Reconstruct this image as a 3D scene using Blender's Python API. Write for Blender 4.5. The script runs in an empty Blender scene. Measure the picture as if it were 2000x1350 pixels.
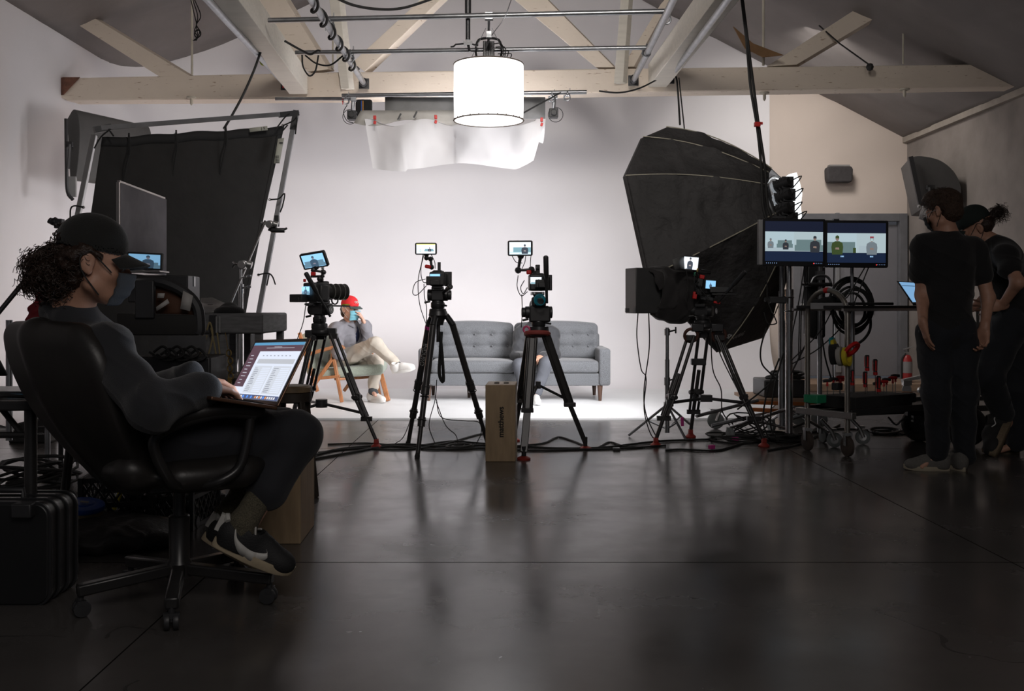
import bpy, bmesh, math, random
import numpy as np
from mathutils import Vector, Matrix, noise
random.seed(7)
C = bpy.context.scene.collection
SC = bpy.context.scene
PI = math.pi
V = Vector
# ---------------------------------------------------------------- camera, world, lights, exposure
EYE = 1.04; F = 35.0/36.0*2000.0; CX, CY = 985.0, 597.0
cam_d = bpy.data.cameras.new('camera'); cam = bpy.data.objects.new('camera', cam_d); C.objects.link(cam)
cam.location = (0, 0, EYE); cam.rotation_euler = (PI/2, 0, 0)
cam_d.lens = 35; cam_d.sensor_width = 36
cam_d.shift_x = (1000-CX)/2000.0; cam_d.shift_y = -(675-CY)/2000.0
cam_d.dof.use_dof = False
cam_d.clip_start = 0.05
SC.camera = cam
SC.view_settings.view_transform = 'Standard'; SC.view_settings.look = 'None'
SC.view_settings.gamma = 1.0; SC.view_settings.exposure = 0.45
SC.view_settings.use_curve_mapping = False
SC.cycles.use_denoising = True
try: SC.cycles.denoiser = 'OPENIMAGEDENOISE'
except Exception: pass
SC.cycles.max_bounces = 8; SC.cycles.diffuse_bounces = 4; SC.cycles.glossy_bounces = 4
SC.cycles.transmission_bounces = 6; SC.cycles.transparent_max_bounces = 6
SC.cycles.sample_clamp_indirect = 8.0; SC.cycles.caustics_reflective = False; SC.cycles.caustics_refractive = False

w = bpy.data.worlds.new('world'); SC.world = w; w.use_nodes = True
w.node_tree.nodes['Background'].inputs[0].default_value = (0.85, 0.88, 1.0, 1)
w.node_tree.nodes['Background'].inputs[1].default_value = 0.035

def P(px, py, d):
    return V(((px-CX)/F*d, d, EYE-(py-CY)/F*d))
def G(px, py, z=0.0):
    d = (EYE-z)*F/(py-CY); return P(px, py, d)

def light(name, kind, loc, power, col=(1, 1, 1), target=None, size=1.0, size_y=None, spread=None, shape='DISK', rad=0.1, angle=1.2):
    l = bpy.data.lights.new(name, kind); l.energy = power; l.color = col
    if kind == 'AREA':
        l.shape = shape; l.size = size
        if size_y: l.size_y = size_y
        if spread: l.spread = spread
    elif kind in ('POINT', 'SPOT'):
        l.shadow_soft_size = rad
        if kind == 'SPOT': l.spot_size = angle; l.spot_blend = 0.6
    o = bpy.data.objects.new(name, l); C.objects.link(o); o.location = loc
    if target is not None:
        o.rotation_euler = (V(target)-V(loc)).to_track_quat('-Z', 'Y').to_euler()
    return o
# the set lamps: the octagonal softbox keys the sofa, the sheeted overhead frame and lantern light the sweep
SB_C = P(1370, 460, 8.5); SB_N = V((-0.68, 0.68, -0.27)).normalized()
light('softbox_lamp', 'AREA', SB_C+SB_N*0.06, 52, (1.0, 0.985, 1.0), SB_C+SB_N*2, size=1.6, spread=1.75)
light('overhead_lamp', 'AREA', P(900, 212, 10.15), 40, (1.0, 0.985, 1.0), P(900, 212, 10.15)+V((0.1, 0.35, -2)), size=1.7, size_y=0.6, shape='RECTANGLE')
light('softbox_spill', 'POINT', P(1535, 392, 8.0), 4, (0.95, 0.98, 1.0), rad=0.08)
light('warm_floor_lamp', 'POINT', V((-2.55, 10.2, 0.85)), 6, (1.0, 0.55, 0.25), rad=0.15)
# unseen area light added behind the camera as dim overall fill
light('rear_fill', 'AREA', (1.0, -1.5, 3.6), 42, (1.0, 0.93, 0.88), (0.3, 4, 0.5), size=2.5)
light('roof_beam_fill', 'AREA', (0.0, 3.0, 4.4), 27, (1.0, 0.94, 0.87), (-0.6, 10.4, 3.5), size=1.0, spread=1.5)  # added fill, out of view overhead, brightens the faces of the roof timbers
light('gable_wall_fill', 'AREA', (3.3, 10.95, 3.9), 19, (1.0, 0.95, 0.90), (4.2, 13.0, 1.7), size=0.8, spread=2.4)  # extra light with no visible fixture, added to lift the cream gable wall

# ---------------------------------------------------------------- materials
MATS = {}
def mat(name, col, rough=0.6, metal=0.0, var=0.12, vs=8.0, bump=0.0, bs=60.0, emit=None, es=0.0, trans=0.0, sheen=0.0, alpha=1.0, stretch=None, spec=0.5, coat=0.0):
    if name in MATS: return MATS[name]
    m = bpy.data.materials.new(name); m.use_nodes = True
    nt = m.node_tree; n = nt.nodes; L = nt.links
    b = n['Principled BSDF']
    tc = n.new('ShaderNodeTexCoord'); mp = n.new('ShaderNodeMapping'); L.new(tc.outputs['Object'], mp.inputs[0])
    if stretch: mp.inputs['Scale'].default_value = stretch
    nz = n.new('ShaderNodeTexNoise'); nz.inputs['Scale'].default_value = vs; nz.inputs['Detail'].default_value = 5
    L.new(mp.outputs[0], nz.inputs['Vector'])
    r = n.new('ShaderNodeValToRGB')
    c0 = [max(0, c*(1-var)) for c in col]; c1 = [min(1, c*(1+var)) for c in col]
    r.color_ramp.elements[0].color = (*c0, 1); r.color_ramp.elements[1].color = (*c1, 1)
    r.color_ramp.elements[0].position = 0.3; r.color_ramp.elements[1].position = 0.7
    L.new(nz.outputs['Fac'], r.inputs[0]); L.new(r.outputs[0], b.inputs['Base Color'])
    b.inputs['Roughness'].default_value = rough; b.inputs['Metallic'].default_value = metal
    b.inputs['Specular IOR Level'].default_value = spec
    if coat: b.inputs['Coat Weight'].default_value = coat
    if sheen: b.inputs['Sheen Weight'].default_value = sheen
    if emit: b.inputs['Emission Color'].default_value = (*emit, 1); b.inputs['Emission Strength'].default_value = es
    if trans: b.inputs['Transmission Weight'].default_value = trans
    if alpha < 1: b.inputs['Alpha'].default_value = alpha
    if bump:
        n2 = n.new('ShaderNodeTexNoise'); n2.inputs['Scale'].default_value = bs; n2.inputs['Detail'].default_value = 4
        L.new(mp.outputs[0], n2.inputs['Vector'])
        bp = n.new('ShaderNodeBump'); bp.inputs['Strength'].default_value = bump; bp.inputs['Distance'].default_value = 0.02
        L.new(n2.outputs['Fac'], bp.inputs['Height']); L.new(bp.outputs[0], b.inputs['Normal'])
    MATS[name] = m; return m

BLK = mat('black_plastic', (0.028, 0.028, 0.030), 0.45)
BLKR = mat('black_rubber', (0.018, 0.018, 0.018), 0.7)
BLKM = mat('black_anodised', (0.055, 0.055, 0.058), 0.38, 0.6)
GRYM = mat('grey_magnesium', (0.05, 0.05, 0.053), 0.45, 0.5)
CHR = mat('chrome', (0.55, 0.55, 0.56), 0.22, 1.0, var=0.05)
STL = mat('galvanised_steel', (0.36, 0.37, 0.39), 0.35, 0.9, var=0.15, vs=14)
ALU = mat('aluminium', (0.5, 0.5, 0.5), 0.32, 0.9, var=0.08)
RED = mat('red_plastic', (0.6, 0.015, 0.015), 0.4)
REDF = mat('tripod_red_rubber', (0.35, 0.03, 0.02), 0.6)
WHT = mat('white_plastic', (0.75, 0.75, 0.74), 0.5)
YEL = mat('yellow_tape', (0.75, 0.6, 0.03), 0.5)
BLUE = mat('blue_plastic', (0.01, 0.07, 0.35), 0.4)
TEAL = mat('teal_plastic', (0.01, 0.28, 0.34), 0.45)
GRN = mat('green_plastic', (0.02, 0.3, 0.14), 0.5)
CARB = mat('carbon_tube', (0.045, 0.043, 0.044), 0.32, 0.2, vs=200)
DKFAB = mat('black_fabric', (0.013, 0.013, 0.014), 0.9, bump=0.25, bs=25, sheen=0.1)
SKIN = mat('skin', (0.50, 0.27, 0.185), 0.5, vs=20, var=0.1, bump=0.05, bs=180)
WOODP = mat('birch_plywood', (0.42, 0.30, 0.18), 0.55, vs=6, var=0.14, stretch=(6, 6, 1), bump=0.04)
WALN = mat('teak_wood', (0.36, 0.15, 0.062), 0.45, vs=9, var=0.25, stretch=(6, 6, 1))
ROPE = mat('tan_rope', (0.30, 0.24, 0.12), 0.9)
GLS = mat('dark_glass', (0.01, 0.01, 0.012), 0.08)

# ---------------------------------------------------------------- mesh helpers
class MB:
    def __init__(s): s.v = []; s.f = []; s.mi = []; s.cur = 0
    def add(s, vs, fs):
        o = len(s.v); s.v += [V(v) for v in vs]
        for f in fs: s.f.append([i+o for i in f]); s.mi.append(s.cur)
        return s
    def mat(s, i): s.cur = i; return s
    def box(s, c, size, M=None):
        hx, hy, hz = size[0]/2, size[1]/2, size[2]/2; c = V(c)
        vs = [V((x*hx, y*hy, z*hz)) for z in (-1, 1) for y in (-1, 1) for x in (-1, 1)]
        if M is not None: vs = [M @ v for v in vs]
        return s.add([v+c for v in vs], [(0, 2, 3, 1), (4, 5, 7, 6), (0, 1, 5, 4), (2, 6, 7, 3), (0, 4, 6, 2), (1, 3, 7, 5)])
    def rbox(s, c, size, r, M=None, n=4):      # rounded in its own XZ outline, extruded along Y
        hx, hz = size[0]/2, size[2]/2; pts = []
        for (sx, sz, a0) in ((1, 1, 0), (-1, 1, PI/2), (-1, -1, PI), (1, -1, 1.5*PI)):
            for k in range(n+1):
                a = a0+k/n*PI/2; pts.append((sx*(hx-r)+r*math.cos(a), sz*(hz-r)+r*math.sin(a)))
        return s.prism(pts, V(c), V((1, 0, 0)), V((0, 0, 1)), V((0, -size[1]/2, 0)), V((0, size[1]/2, 0)), M)
    def prism(s, pts, c, ax, ay, e0, e1, M=None):
        n = len(pts); vs = []
        for e in (e0, e1):
            for (x, y) in pts:
                p = ax*x+ay*y+e
                if M is not None: p = M @ p
                vs.append(c+p)
        fs = [tuple(range(n-1, -1, -1)), tuple(range(n, 2*n))]+[(i, (i+1) % n, n+(i+1) % n, n+i) for i in range(n)]
        return s.add(vs, fs)
    def beam(s, p0, p1, wd, h, up=V((0, 0, 1))):
        p0 = V(p0); p1 = V(p1); d = (p1-p0); d.normalize()
        sd = d.cross(up)
        if sd.length < 1e-4: sd = d.cross(V((0, 1, 0)))
        sd.normalize(); u = sd.cross(d).normalized()
        vs = []
        for p in (p0, p1):
            for (a, b) in ((-1, -1), (1, -1), (1, 1), (-1, 1)): vs.append(p+sd*a*wd/2+u*b*h/2)
        return s.add(vs, [(3, 2, 1, 0), (4, 5, 6, 7), (0, 1, 5, 4), (1, 2, 6, 5), (2, 3, 7, 6), (3, 0, 4, 7)])
    def tube(s, pts, r, n=8, cap=True, closed=False):
        pts = [V(p) for p in pts]; m = len(pts)
        rs = r if isinstance(r, (list, tuple)) else [r]*m
        t0 = (pts[1]-pts[0]).normalized()
        u = t0.cross(V((0, 0, 1)))
        if u.length < 0.05: u = t0.cross(V((0, 1, 0)))
        u.normalize(); vs = []
        for i in range(m):
            if closed: t = pts[(i+1) % m]-pts[i-1]
            else: t = pts[min(i+1, m-1)]-pts[max(i-1, 0)]
            if t.length < 1e-9: t = t0
            t = t.normalized(); u = (u-t*u.dot(t))
            if u.length < 1e-6: u = t.orthogonal()
            u.normalize(); b = t.cross(u)
            for k in range(n):
                a = 2*PI*k/n; vs.append(pts[i]+(u*math.cos(a)+b*math.sin(a))*rs[i])
        fs = []
        for i in range(m if closed else m-1):
            j = (i+1) % m
            for k in range(n): fs.append((i*n+k, i*n+(k+1) % n, j*n+(k+1) % n, j*n+k))
        if cap and not closed: fs.append(tuple(range(n-1, -1, -1))); fs.append(tuple(range((m-1)*n, m*n)))
        return s.add(vs, fs)
    def cyl(s, p0, p1, r, n=16, r1=None): return s.tube([p0, p1], [r, r if r1 is None else r1], n)
    def lathe(s, prof, c, ax=V((0, 0, 1)), n=24, cap=True):
        ax = V(ax).normalized(); u = ax.orthogonal().normalized(); b = ax.cross(u); c = V(c); vs = []; m = len(prof)
        for (r, z) in prof:
            for k in range(n):
                a = 2*PI*k/n; vs.append(c+ax*z+(u*math.cos(a)+b*math.sin(a))*max(r, 1e-4))
        fs = [(i*n+k, i*n+(k+1) % n, (i+1)*n+(k+1) % n, (i+1)*n+k) for i in range(m-1) for k in range(n)]
        if cap: fs.append(tuple(range(n-1, -1, -1))); fs.append(tuple(range((m-1)*n, m*n)))
        return s.add(vs, fs)
    def ball(s, c, r, n=12, M=None):
        c = V(c); rr = V(r) if hasattr(r, '__len__') else V((r, r, r)); vs = []; m = max(4, n//2)
        for i in range(m+1):
            th = PI*i/m
            for k in range(n):
                a = 2*PI*k/n; p = V((math.sin(th)*math.cos(a)*rr.x, math.sin(th)*math.sin(a)*rr.y, math.cos(th)*rr.z))
                if M is not None: p = M @ p
                vs.append(c+p)
        return s.add(vs, [(i*n+k, (i+1)*n+k, (i+1)*n+(k+1) % n, i*n+(k+1) % n) for i in range(m) for k in range(n)])
    def torus(s, c, R, r, ax=V((0, 0, 1)), n=28, m=8, sq=1.0):
        ax = V(ax).normalized(); u = ax.orthogonal().normalized(); b = ax.cross(u)
        return s.tube([V(c)+(u*math.cos(2*PI*k/n)+b*math.sin(2*PI*k/n)*sq)*R for k in range(n)], r, m, closed=True)
    def grid(s, fn, nu, nv):
        vs = [fn(i/nu, j/nv) for j in range(nv+1) for i in range(nu+1)]
        return s.add(vs, [(j*(nu+1)+i, j*(nu+1)+i+1, (j+1)*(nu+1)+i+1, (j+1)*(nu+1)+i) for j in range(nv) for i in range(nu)])
    def build(s, name, mats, parent=None, smooth=True, bevel=0, sub=0, solid=0, label=None, cat=None, group=None, kind=None, ang=40, weld=0):
        me = bpy.data.meshes.new(name)
        me.from_pydata([tuple(v) for v in s.v], [], s.f); 
        if not isinstance(mats, (list, tuple)): mats = [mats]
        for m in mats: me.materials.append(m)
        me.polygons.foreach_set('material_index', s.mi)
        bm = bmesh.new(); bm.from_mesh(me)
        if weld: bmesh.ops.remove_doubles(bm, verts=bm.verts, dist=weld)
        bmesh.ops.recalc_face_normals(bm, faces=bm.faces)
        bm.to_mesh(me); bm.free()
        if smooth:
            me.polygons.foreach_set('use_smooth', [True]*len(me.polygons)); me.set_sharp_from_angle(angle=math.radians(ang))
        o = bpy.data.objects.new(name, me); C.objects.link(o)
        if parent is not None:
            o.parent = parent; o.matrix_parent_inverse = WM[parent.name].inverted()
            WM[o.name] = Matrix.Identity(4)
        else: WM[o.name] = Matrix.Identity(4)
        if solid: md = o.modifiers.new('s', 'SOLIDIFY'); md.thickness = solid; md.offset = 0
        if bevel: md = o.modifiers.new('b', 'BEVEL'); md.width = bevel; md.segments = 2; md.limit_method = 'ANGLE'; md.angle_limit = 0.6
        if sub: md = o.modifiers.new('u', 'SUBSURF'); md.levels = sub; md.render_levels = sub
        tag(o, label, cat, group, kind)
        return o
WM = {}
def tag(o, label=None, cat=None, group=None, kind=None):
    if label: o['label'] = label
    if cat: o['category'] = cat
    if group: o['group'] = group
    if kind: o['kind'] = kind
    return o
def thing(name, label, cat, loc=(0, 0, 0), group=None):
    o = bpy.data.objects.new(name, None); C.objects.link(o); o.location = loc; o.empty_display_size = 0.1
    WM[o.name] = Matrix.Translation(V(loc)); return tag(o, label, cat, group)
def dup(o, off, label=None, group=None, parent=None, rot=None):
    c = o.copy(); C.objects.link(c)
    if parent is None:
        M = o.matrix_basis.copy()
        c.matrix_basis = Matrix.Translation(V(off)) @ M if rot is None else Matrix.Translation(V(off)) @ rot @ M
        if label: c['label'] = label
        if group: c['group'] = group
    else: c.parent = parent
    for ch in o.children: dup(ch, off, parent=c)
    return c
def spl(pts, n=8):     # catmull-rom
    pts = [V(p) for p in pts]; q = [pts[0]*2-pts[1]]+pts+[pts[-1]*2-pts[-2]]; out = []
    for i in range(1, len(q)-2):
        for k in range(n):
            t = k/n; a, b, c, d = q[i-1], q[i], q[i+1], q[i+2]
            out.append(0.5*((2*b)+(c-a)*t+(2*a-5*b+4*c-d)*t*t+(3*b-a-3*c+d)*t*t*t))
    out.append(q[-2]); return out
def cable(name, pts, r, m, label, cat='cable', group=None, parent=None, n=8, sides=6):
    b = MB(); b.tube(spl(pts, n), r, sides)
    return b.build(name, m, parent, label=label, cat=None if parent else cat, group=group)

# ---------------------------------------------------------------- implicit surfaces for bodies and clothing
def _prim_d(pr, X, Y, Z):
    if pr[0] == 'c':
        _, a, b, r0, r1, fl = pr
        x, y, z = X-a[0], Y-a[1], Z-a[2]; bx, by, bz = b[0]-a[0], b[1]-a[1], b[2]-a[2]; sc = 1.0
        if fl is not None:
            n, sq = fl; k = 1/sq-1; dt = x*n[0]+y*n[1]+z*n[2]; x = x+dt*n[0]*k; y = y+dt*n[1]*k; z = z+dt*n[2]*k
            bt = bx*n[0]+by*n[1]+bz*n[2]; bx += bt*n[0]*k; by += bt*n[1]*k; bz += bt*n[2]*k; sc = min(1, sq)**0.5
        L2 = max(bx*bx+by*by+bz*bz, 1e-9); t = np.clip((x*bx+y*by+z*bz)/L2, 0, 1)
        x = x-bx*t; y = y-by*t; z = z-bz*t
        return (np.sqrt(x*x+y*y+z*z)-(r0+(r1-r0)*t))*sc
    _, c, r, M = pr
    x, y, z = X-c[0], Y-c[1], Z-c[2]
    if M is not None:
        Mi = M.transposed(); x, y, z = (Mi[0][0]*x+Mi[0][1]*y+Mi[0][2]*z, Mi[1][0]*x+Mi[1][1]*y+Mi[1][2]*z, Mi[2][0]*x+Mi[2][1]*y+Mi[2][2]*z)
    k0 = np.sqrt((x/r[0])**2+(y/r[1])**2+(z/r[2])**2); k1 = np.sqrt((x/r[0]**2)**2+(y/r[1]**2)**2+(z/r[2]**2)**2)
    return k0*(k0-1)/np.maximum(k1, 1e-6)
def cap(a, b, r0, r1=None, fl=None, k=None, op=1): return (('c', tuple(a), tuple(b), r0, r0 if r1 is None else r1, fl), k, op)
def ell(c, r, M=None, k=None, op=1): return (('e', tuple(c), tuple(r), M), k, op)
def sdf_mesh(prims, h, k=0.02, fold=None):
    lo = np.array([1e9]*3); hi = -lo; bb = []
    for (pr, kk, op) in prims:
        if pr[0] == 'c':
            R = max(pr[3], pr[4])*(max(1, pr[5][1]) if pr[5] else 1); a = np.array(pr[1]); b = np.array(pr[2]); l = np.minimum(a, b)-R; u = np.maximum(a, b)+R
        else: R = max(pr[2]); l = np.array(pr[1])-R; u = np.array(pr[1])+R
        bb.append((l, u))
        if op > 0: lo = np.minimum(lo, l); hi = np.maximum(hi, u)
    mg = 4*h+0.01; lo -= mg; hi += mg; N = np.ceil((hi-lo)/h).astype(int)+1
    D = np.full(N, 0.5, np.float32); ax = [lo[i]+h*np.arange(N[i], dtype=np.float64) for i in range(3)]
    for (pr, kk, op), (l, u) in zip(prims, bb):
        kk = k if kk is None else kk; pad = kk+3*h+0.012
        i0 = np.maximum(0, np.floor((l-pad-lo)/h).astype(int)); i1 = np.minimum(N, np.ceil((u+pad-lo)/h).astype(int)+1)
        if (i1 <= i0).any(): continue
        sl = tuple(slice(i0[q], i1[q]) for q in range(3))
        X = ax[0][sl[0]][:, None, None]; Y = ax[1][sl[1]][None, :, None]; Z = ax[2][sl[2]][None, None, :]
        d = _prim_d(pr, X, Y, Z).astype(np.float32)+np.float32(0)*D[sl]; A = D[sl]
        if op > 0: hh = np.maximum(kk-np.abs(A-d), 0)/max(kk, 1e-6); D[sl] = np.minimum(A, d)-hh*hh*kk*0.25
        else: d = -d; hh = np.maximum(kk-np.abs(A-d), 0)/max(kk, 1e-6); D[sl] = np.maximum(A, d)+hh*hh*kk*0.25
    if fold is not None:
        X, Y, Z = ax[0][:, None, None], ax[1][None, :, None], ax[2][None, None, :]
        D = D+(fold(X, Y, Z)).astype(np.float32)
    ins = D < 0; n0, n1, n2 = N
    cm = np.zeros((n0-1, n1-1, n2-1), np.int8)
    for dx in (0, 1):
        for dy in (0, 1):
            for dz in (0, 1): cm += ins[dx:n0-1+dx, dy:n1-1+dy, dz:n2-1+dz]
    act = (cm > 0) & (cm < 8); idx = np.argwhere(act); ids = np.full(act.shape, -1, np.int64); ids[act] = np.arange(len(idx))
    acc = np.zeros((len(idx), 3)); cnt = np.zeros(len(idx))
    cs = [(0, 0, 0), (1, 0, 0), (0, 1, 0), (1, 1, 0), (0, 0, 1), (1, 0, 1), (0, 1, 1), (1, 1, 1)]
    cv = [D[idx[:, 0]+c[0], idx[:, 1]+c[1], idx[:, 2]+c[2]] for c in cs]
    for a in range(8):
        for b in range(a+1, 8):
            if sum(abs(cs[a][q]-cs[b][q]) for q in range(3)) != 1: continue
            m = (cv[a] < 0) != (cv[b] < 0); t = np.where(m, cv[a]/np.where(m, cv[a]-cv[b], 1), 0)
            for q in range(3): acc[:, q] += np.where(m, cs[a][q]+t*(cs[b][q]-cs[a][q]), 0)
            cnt += m
    vs = lo+(idx+acc/cnt[:, None])*h; fs = []
    for q in range(3):
        r_, s_ = [(1, 2), (2, 0), (0, 1)][q]
        sa = [slice(None)]*3; sb = [slice(None)]*3; sa[q] = slice(0, -1); sb[q] = slice(1, None)
        A, B = ins[tuple(sa)], ins[tuple(sb)]; e = np.argwhere(A != B); fl = A[tuple(e.T)]
        lim = [N[0]-1, N[1]-1, N[2]-1]; ok = (e[:, r_] > 0) & (e[:, s_] > 0) & (e[:, r_] < lim[r_]) & (e[:, s_] < lim[s_]); e = e[ok]; fl = fl[ok]
        def I(dr, ds):
            f = e.copy(); f[:, r_] -= dr; f[:, s_] -= ds; return ids[tuple(f.T)]
        quad = np.stack([I(1, 1), I(0, 1), I(0, 0), I(1, 0)], 1); quad[~fl] = quad[~fl][:, ::-1]; fs.append(quad)
    return vs, np.concatenate(fs)
def sdf_obj(name, prims, h, m, parent=None, k=0.02, fold=None, label=None, cat=None):
    vs, fs = sdf_mesh(prims, h, k, fold)
    me = bpy.data.meshes.new(name); me.vertices.add(len(vs)); me.vertices.foreach_set('co', vs.astype(np.float32).ravel())
    me.loops.add(fs.size); me.loops.foreach_set('vertex_index', fs.astype(np.int32).ravel())
    me.polygons.add(len(fs)); me.polygons.foreach_set('loop_start', np.arange(0, fs.size, 4, dtype=np.int32))
    try: me.polygons.foreach_set('loop_total', np.full(len(fs), 4, np.int32))
    except Exception: pass
    me.update(calc_edges=True); me.validate()
    me.polygons.foreach_set('use_smooth', [True]*len(me.polygons))
    for mm in (m if isinstance(m, (list, tuple)) else [m]): me.materials.append(mm)
    o = bpy.data.objects.new(name, me); C.objects.link(o); WM[o.name] = Matrix.Identity(4)
    if parent is not None: o.parent = parent; o.matrix_parent_inverse = WM[parent.name].inverted()
    return tag(o, label, cat)
def folds(amp, fx, seed=0.0, dirn=(0.4, 0.3, 1.0)):
    def f(X, Y, Z):
        a = np.sin(X*fx*0.7+3*np.sin(Z*fx*0.31+seed)+seed)+np.sin((X*dirn[0]+Y*dirn[1]+Z*dirn[2])*fx+2.2*np.sin(Y*fx*0.4+X*fx*0.23+seed*2))
        b = np.sin((Z*0.6-X*0.8+Y*0.3)*fx*1.7+1.7*np.sin(X*fx*0.5)+seed)
        c = 1-np.abs(np.sin((X*dirn[1]-Y*dirn[0]+Z*0.9)*fx*0.8+1.9*np.sin(X*fx*0.3+Z*fx*0.2)+1.3*np.sin(Y*fx*0.6)+seed*3))
        return (a*0.28+b*0.2-(c**4)*0.45)*amp
    return f
# ================================================================ the setting
def floor_mat():
    m = bpy.data.materials.new('polished_concrete'); m.use_nodes = True; nt = m.node_tree; n = nt.nodes; L = nt.links; b = n['Principled BSDF']
    tc = n.new('ShaderNodeTexCoord'); sp = n.new('ShaderNodeSeparateXYZ'); L.new(tc.outputs['Object'], sp.inputs[0])
    def nz(s, d=6, rg=0.6):
        q = n.new('ShaderNodeTexNoise'); q.inputs['Scale'].default_value = s; q.inputs['Detail'].default_value = d; q.inputs['Roughness'].default_value = rg; L.new(tc.outputs['Object'], q.inputs['Vector']); return q.outputs['Fac']
    def ramp(i, a, b_, pa, pb):
        r = n.new('ShaderNodeValToRGB'); r.color_ramp.elements[0].position = pa; r.color_ramp.elements[1].position = pb
        r.color_ramp.elements[0].color = (*a, 1); r.color_ramp.elements[1].color = (*b_, 1); L.new(i, r.inputs[0]); return r.outputs[0]
    def mth(op, a, b_=None):
        q = n.new('ShaderNodeMath'); q.operation = op
        for k, x in enumerate((a, b_)):
            if x is None: continue
            if isinstance(x, (int, float)): q.inputs[k].default_value = x
            else: L.new(x, q.inputs[k])
        return q.outputs[0]
    def line(sock, off, per, wd):
        a = mth('SUBTRACT', sock, off); a = mth('DIVIDE', a, per); a = mth('SUBTRACT', a, mth('ROUND', a)); a = mth('ABSOLUTE', a); return mth('LESS_THAN', a, wd/per)
    ln = mth('MAXIMUM', line(sp.outputs[0], -1.146, 3.2, 0.0028), line(sp.outputs[1], 4.03, 3.2, 0.0042))
    c = ramp(nz(1.3), (0.062, 0.057, 0.054), (0.105, 0.097, 0.092), 0.25, 0.8)
    mx = n.new('ShaderNodeMix'); mx.data_type = 'RGBA'; mx.inputs[6].default_value = (0, 0, 0, 1); L.new(c, mx.inputs[6]); mx.inputs[7].default_value = (0.012, 0.011, 0.01, 1); L.new(ln, mx.inputs[0])
    # hairline cracks and trowel marks
    vo = n.new('ShaderNodeTexVoronoi'); vo.feature = 'DISTANCE_TO_EDGE'; vo.inputs['Scale'].default_value = 0.45
    mpn = n.new('ShaderNodeTexNoise'); mpn.inputs['Scale'].default_value = 2.5; L.new(tc.outputs['Object'], mpn.inputs['Vector'])
    ad = n.new('ShaderNodeVectorMath'); ad.operation = 'ADD'; L.new(tc.outputs['Object'], ad.inputs[0]); L.new(mpn.outputs['Color'], ad.inputs[1]); L.new(ad.outputs[0], vo.inputs['Vector'])
    cr = mth('MULTIPLY', mth('LESS_THAN', vo.outputs['Distance'], 0.0035), mth('GREATER_THAN', nz(1.1, 2), 0.55))
    mx2 = n.new('ShaderNodeMix'); mx2.data_type = 'RGBA'; L.new(mx.outputs[2], mx2.inputs[6]); mx2.inputs[7].default_value = (0.04, 0.037, 0.035, 1); L.new(mth('MULTIPLY', cr, 0.6), mx2.inputs[0])
    L.new(mx2.outputs[2], b.inputs['Base Color'])
    L.new(ramp(nz(1.6, 5, 0.6), (0.15,)*3, (0.31,)*3, 0.3, 0.7), b.inputs['Roughness'])
    bp = n.new('ShaderNodeBump'); L.new(mth('MULTIPLY', mth('SUBTRACT', 1.0, ln), 0.34), b.inputs['Specular IOR Level']); bp.inputs['Strength'].default_value = 0.018; bp.inputs['Distance'].default_value = 0.01
    L.new(mth('SUBTRACT', mth('ADD', nz(7, 4), mth('MULTIPLY', nz(60, 3), 0.15)), ln), bp.inputs['Height']); L.new(bp.outputs[0], b.inputs['Normal'])
    return m
XL, XR, YB = -4.75, 5.26, 13.0
CYW = mat('cyclorama_paint', (0.80, 0.78, 0.80), 0.75, vs=1.5, var=0.015)
CYF = mat('cyclorama_floor_paint', (0.78, 0.79, 0.80), 0.45, vs=3, var=0.03)
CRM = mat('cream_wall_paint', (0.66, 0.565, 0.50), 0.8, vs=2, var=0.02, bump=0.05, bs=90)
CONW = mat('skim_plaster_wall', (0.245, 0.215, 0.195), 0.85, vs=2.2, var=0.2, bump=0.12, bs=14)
WHB = mat('whitewashed_timber', (0.66, 0.62, 0.55), 0.7, vs=3, var=0.06, stretch=(1, 6, 12), bump=0.15, bs=20)
def timber_mat():
    m = mat('peeling_white_timber', (0.74, 0.645, 0.545), 0.75, vs=2.2, var=0.05, bump=0.1, bs=18)
    nt = m.node_tree; n = nt.nodes; L = nt.links; b = n['Principled BSDF']; src = b.inputs['Base Color'].links[0].from_socket
    tc = n.new('ShaderNodeTexCoord'); mp = n.new('ShaderNodeMapping'); mp.inputs['Scale'].default_value = (7, 7, 40); L.new(tc.outputs['Object'], mp.inputs[0])
    q = n.new('ShaderNodeTexNoise'); q.inputs['Scale'].default_value = 1.6; q.inputs['Detail'].default_value = 3; L.new(mp.outputs[0], q.inputs['Vector'])
    r = n.new('ShaderNodeValToRGB'); r.color_ramp.elements[0].position = 0.66; r.color_ramp.elements[1].position = 0.72; L.new(q.outputs['Fac'], r.inputs[0])
    mx = n.new('ShaderNodeMix'); mx.data_type = 'RGBA'; L.new(src, mx.inputs[6]); mx.inputs[7].default_value = (0.38, 0.27, 0.19, 1); L.new(r.outputs[0], mx.inputs[0]); L.new(mx.outputs[2], b.inputs['Base Color'])
    return m
TIM = timber_mat()
DRP = mat('grey_insulation_sheet', (0.19, 0.17, 0.163), 0.85, vs=1.2, var=0.15, bump=0.3, bs=5)
def S(b, name, m, **k): return b.build(name, m, kind='structure', **k)
b = MB(); b.box((0.3, 5.0, -0.1), (10.3, 17, 0.2)); S(b, 'floor', floor_mat(), smooth=False)
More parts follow.
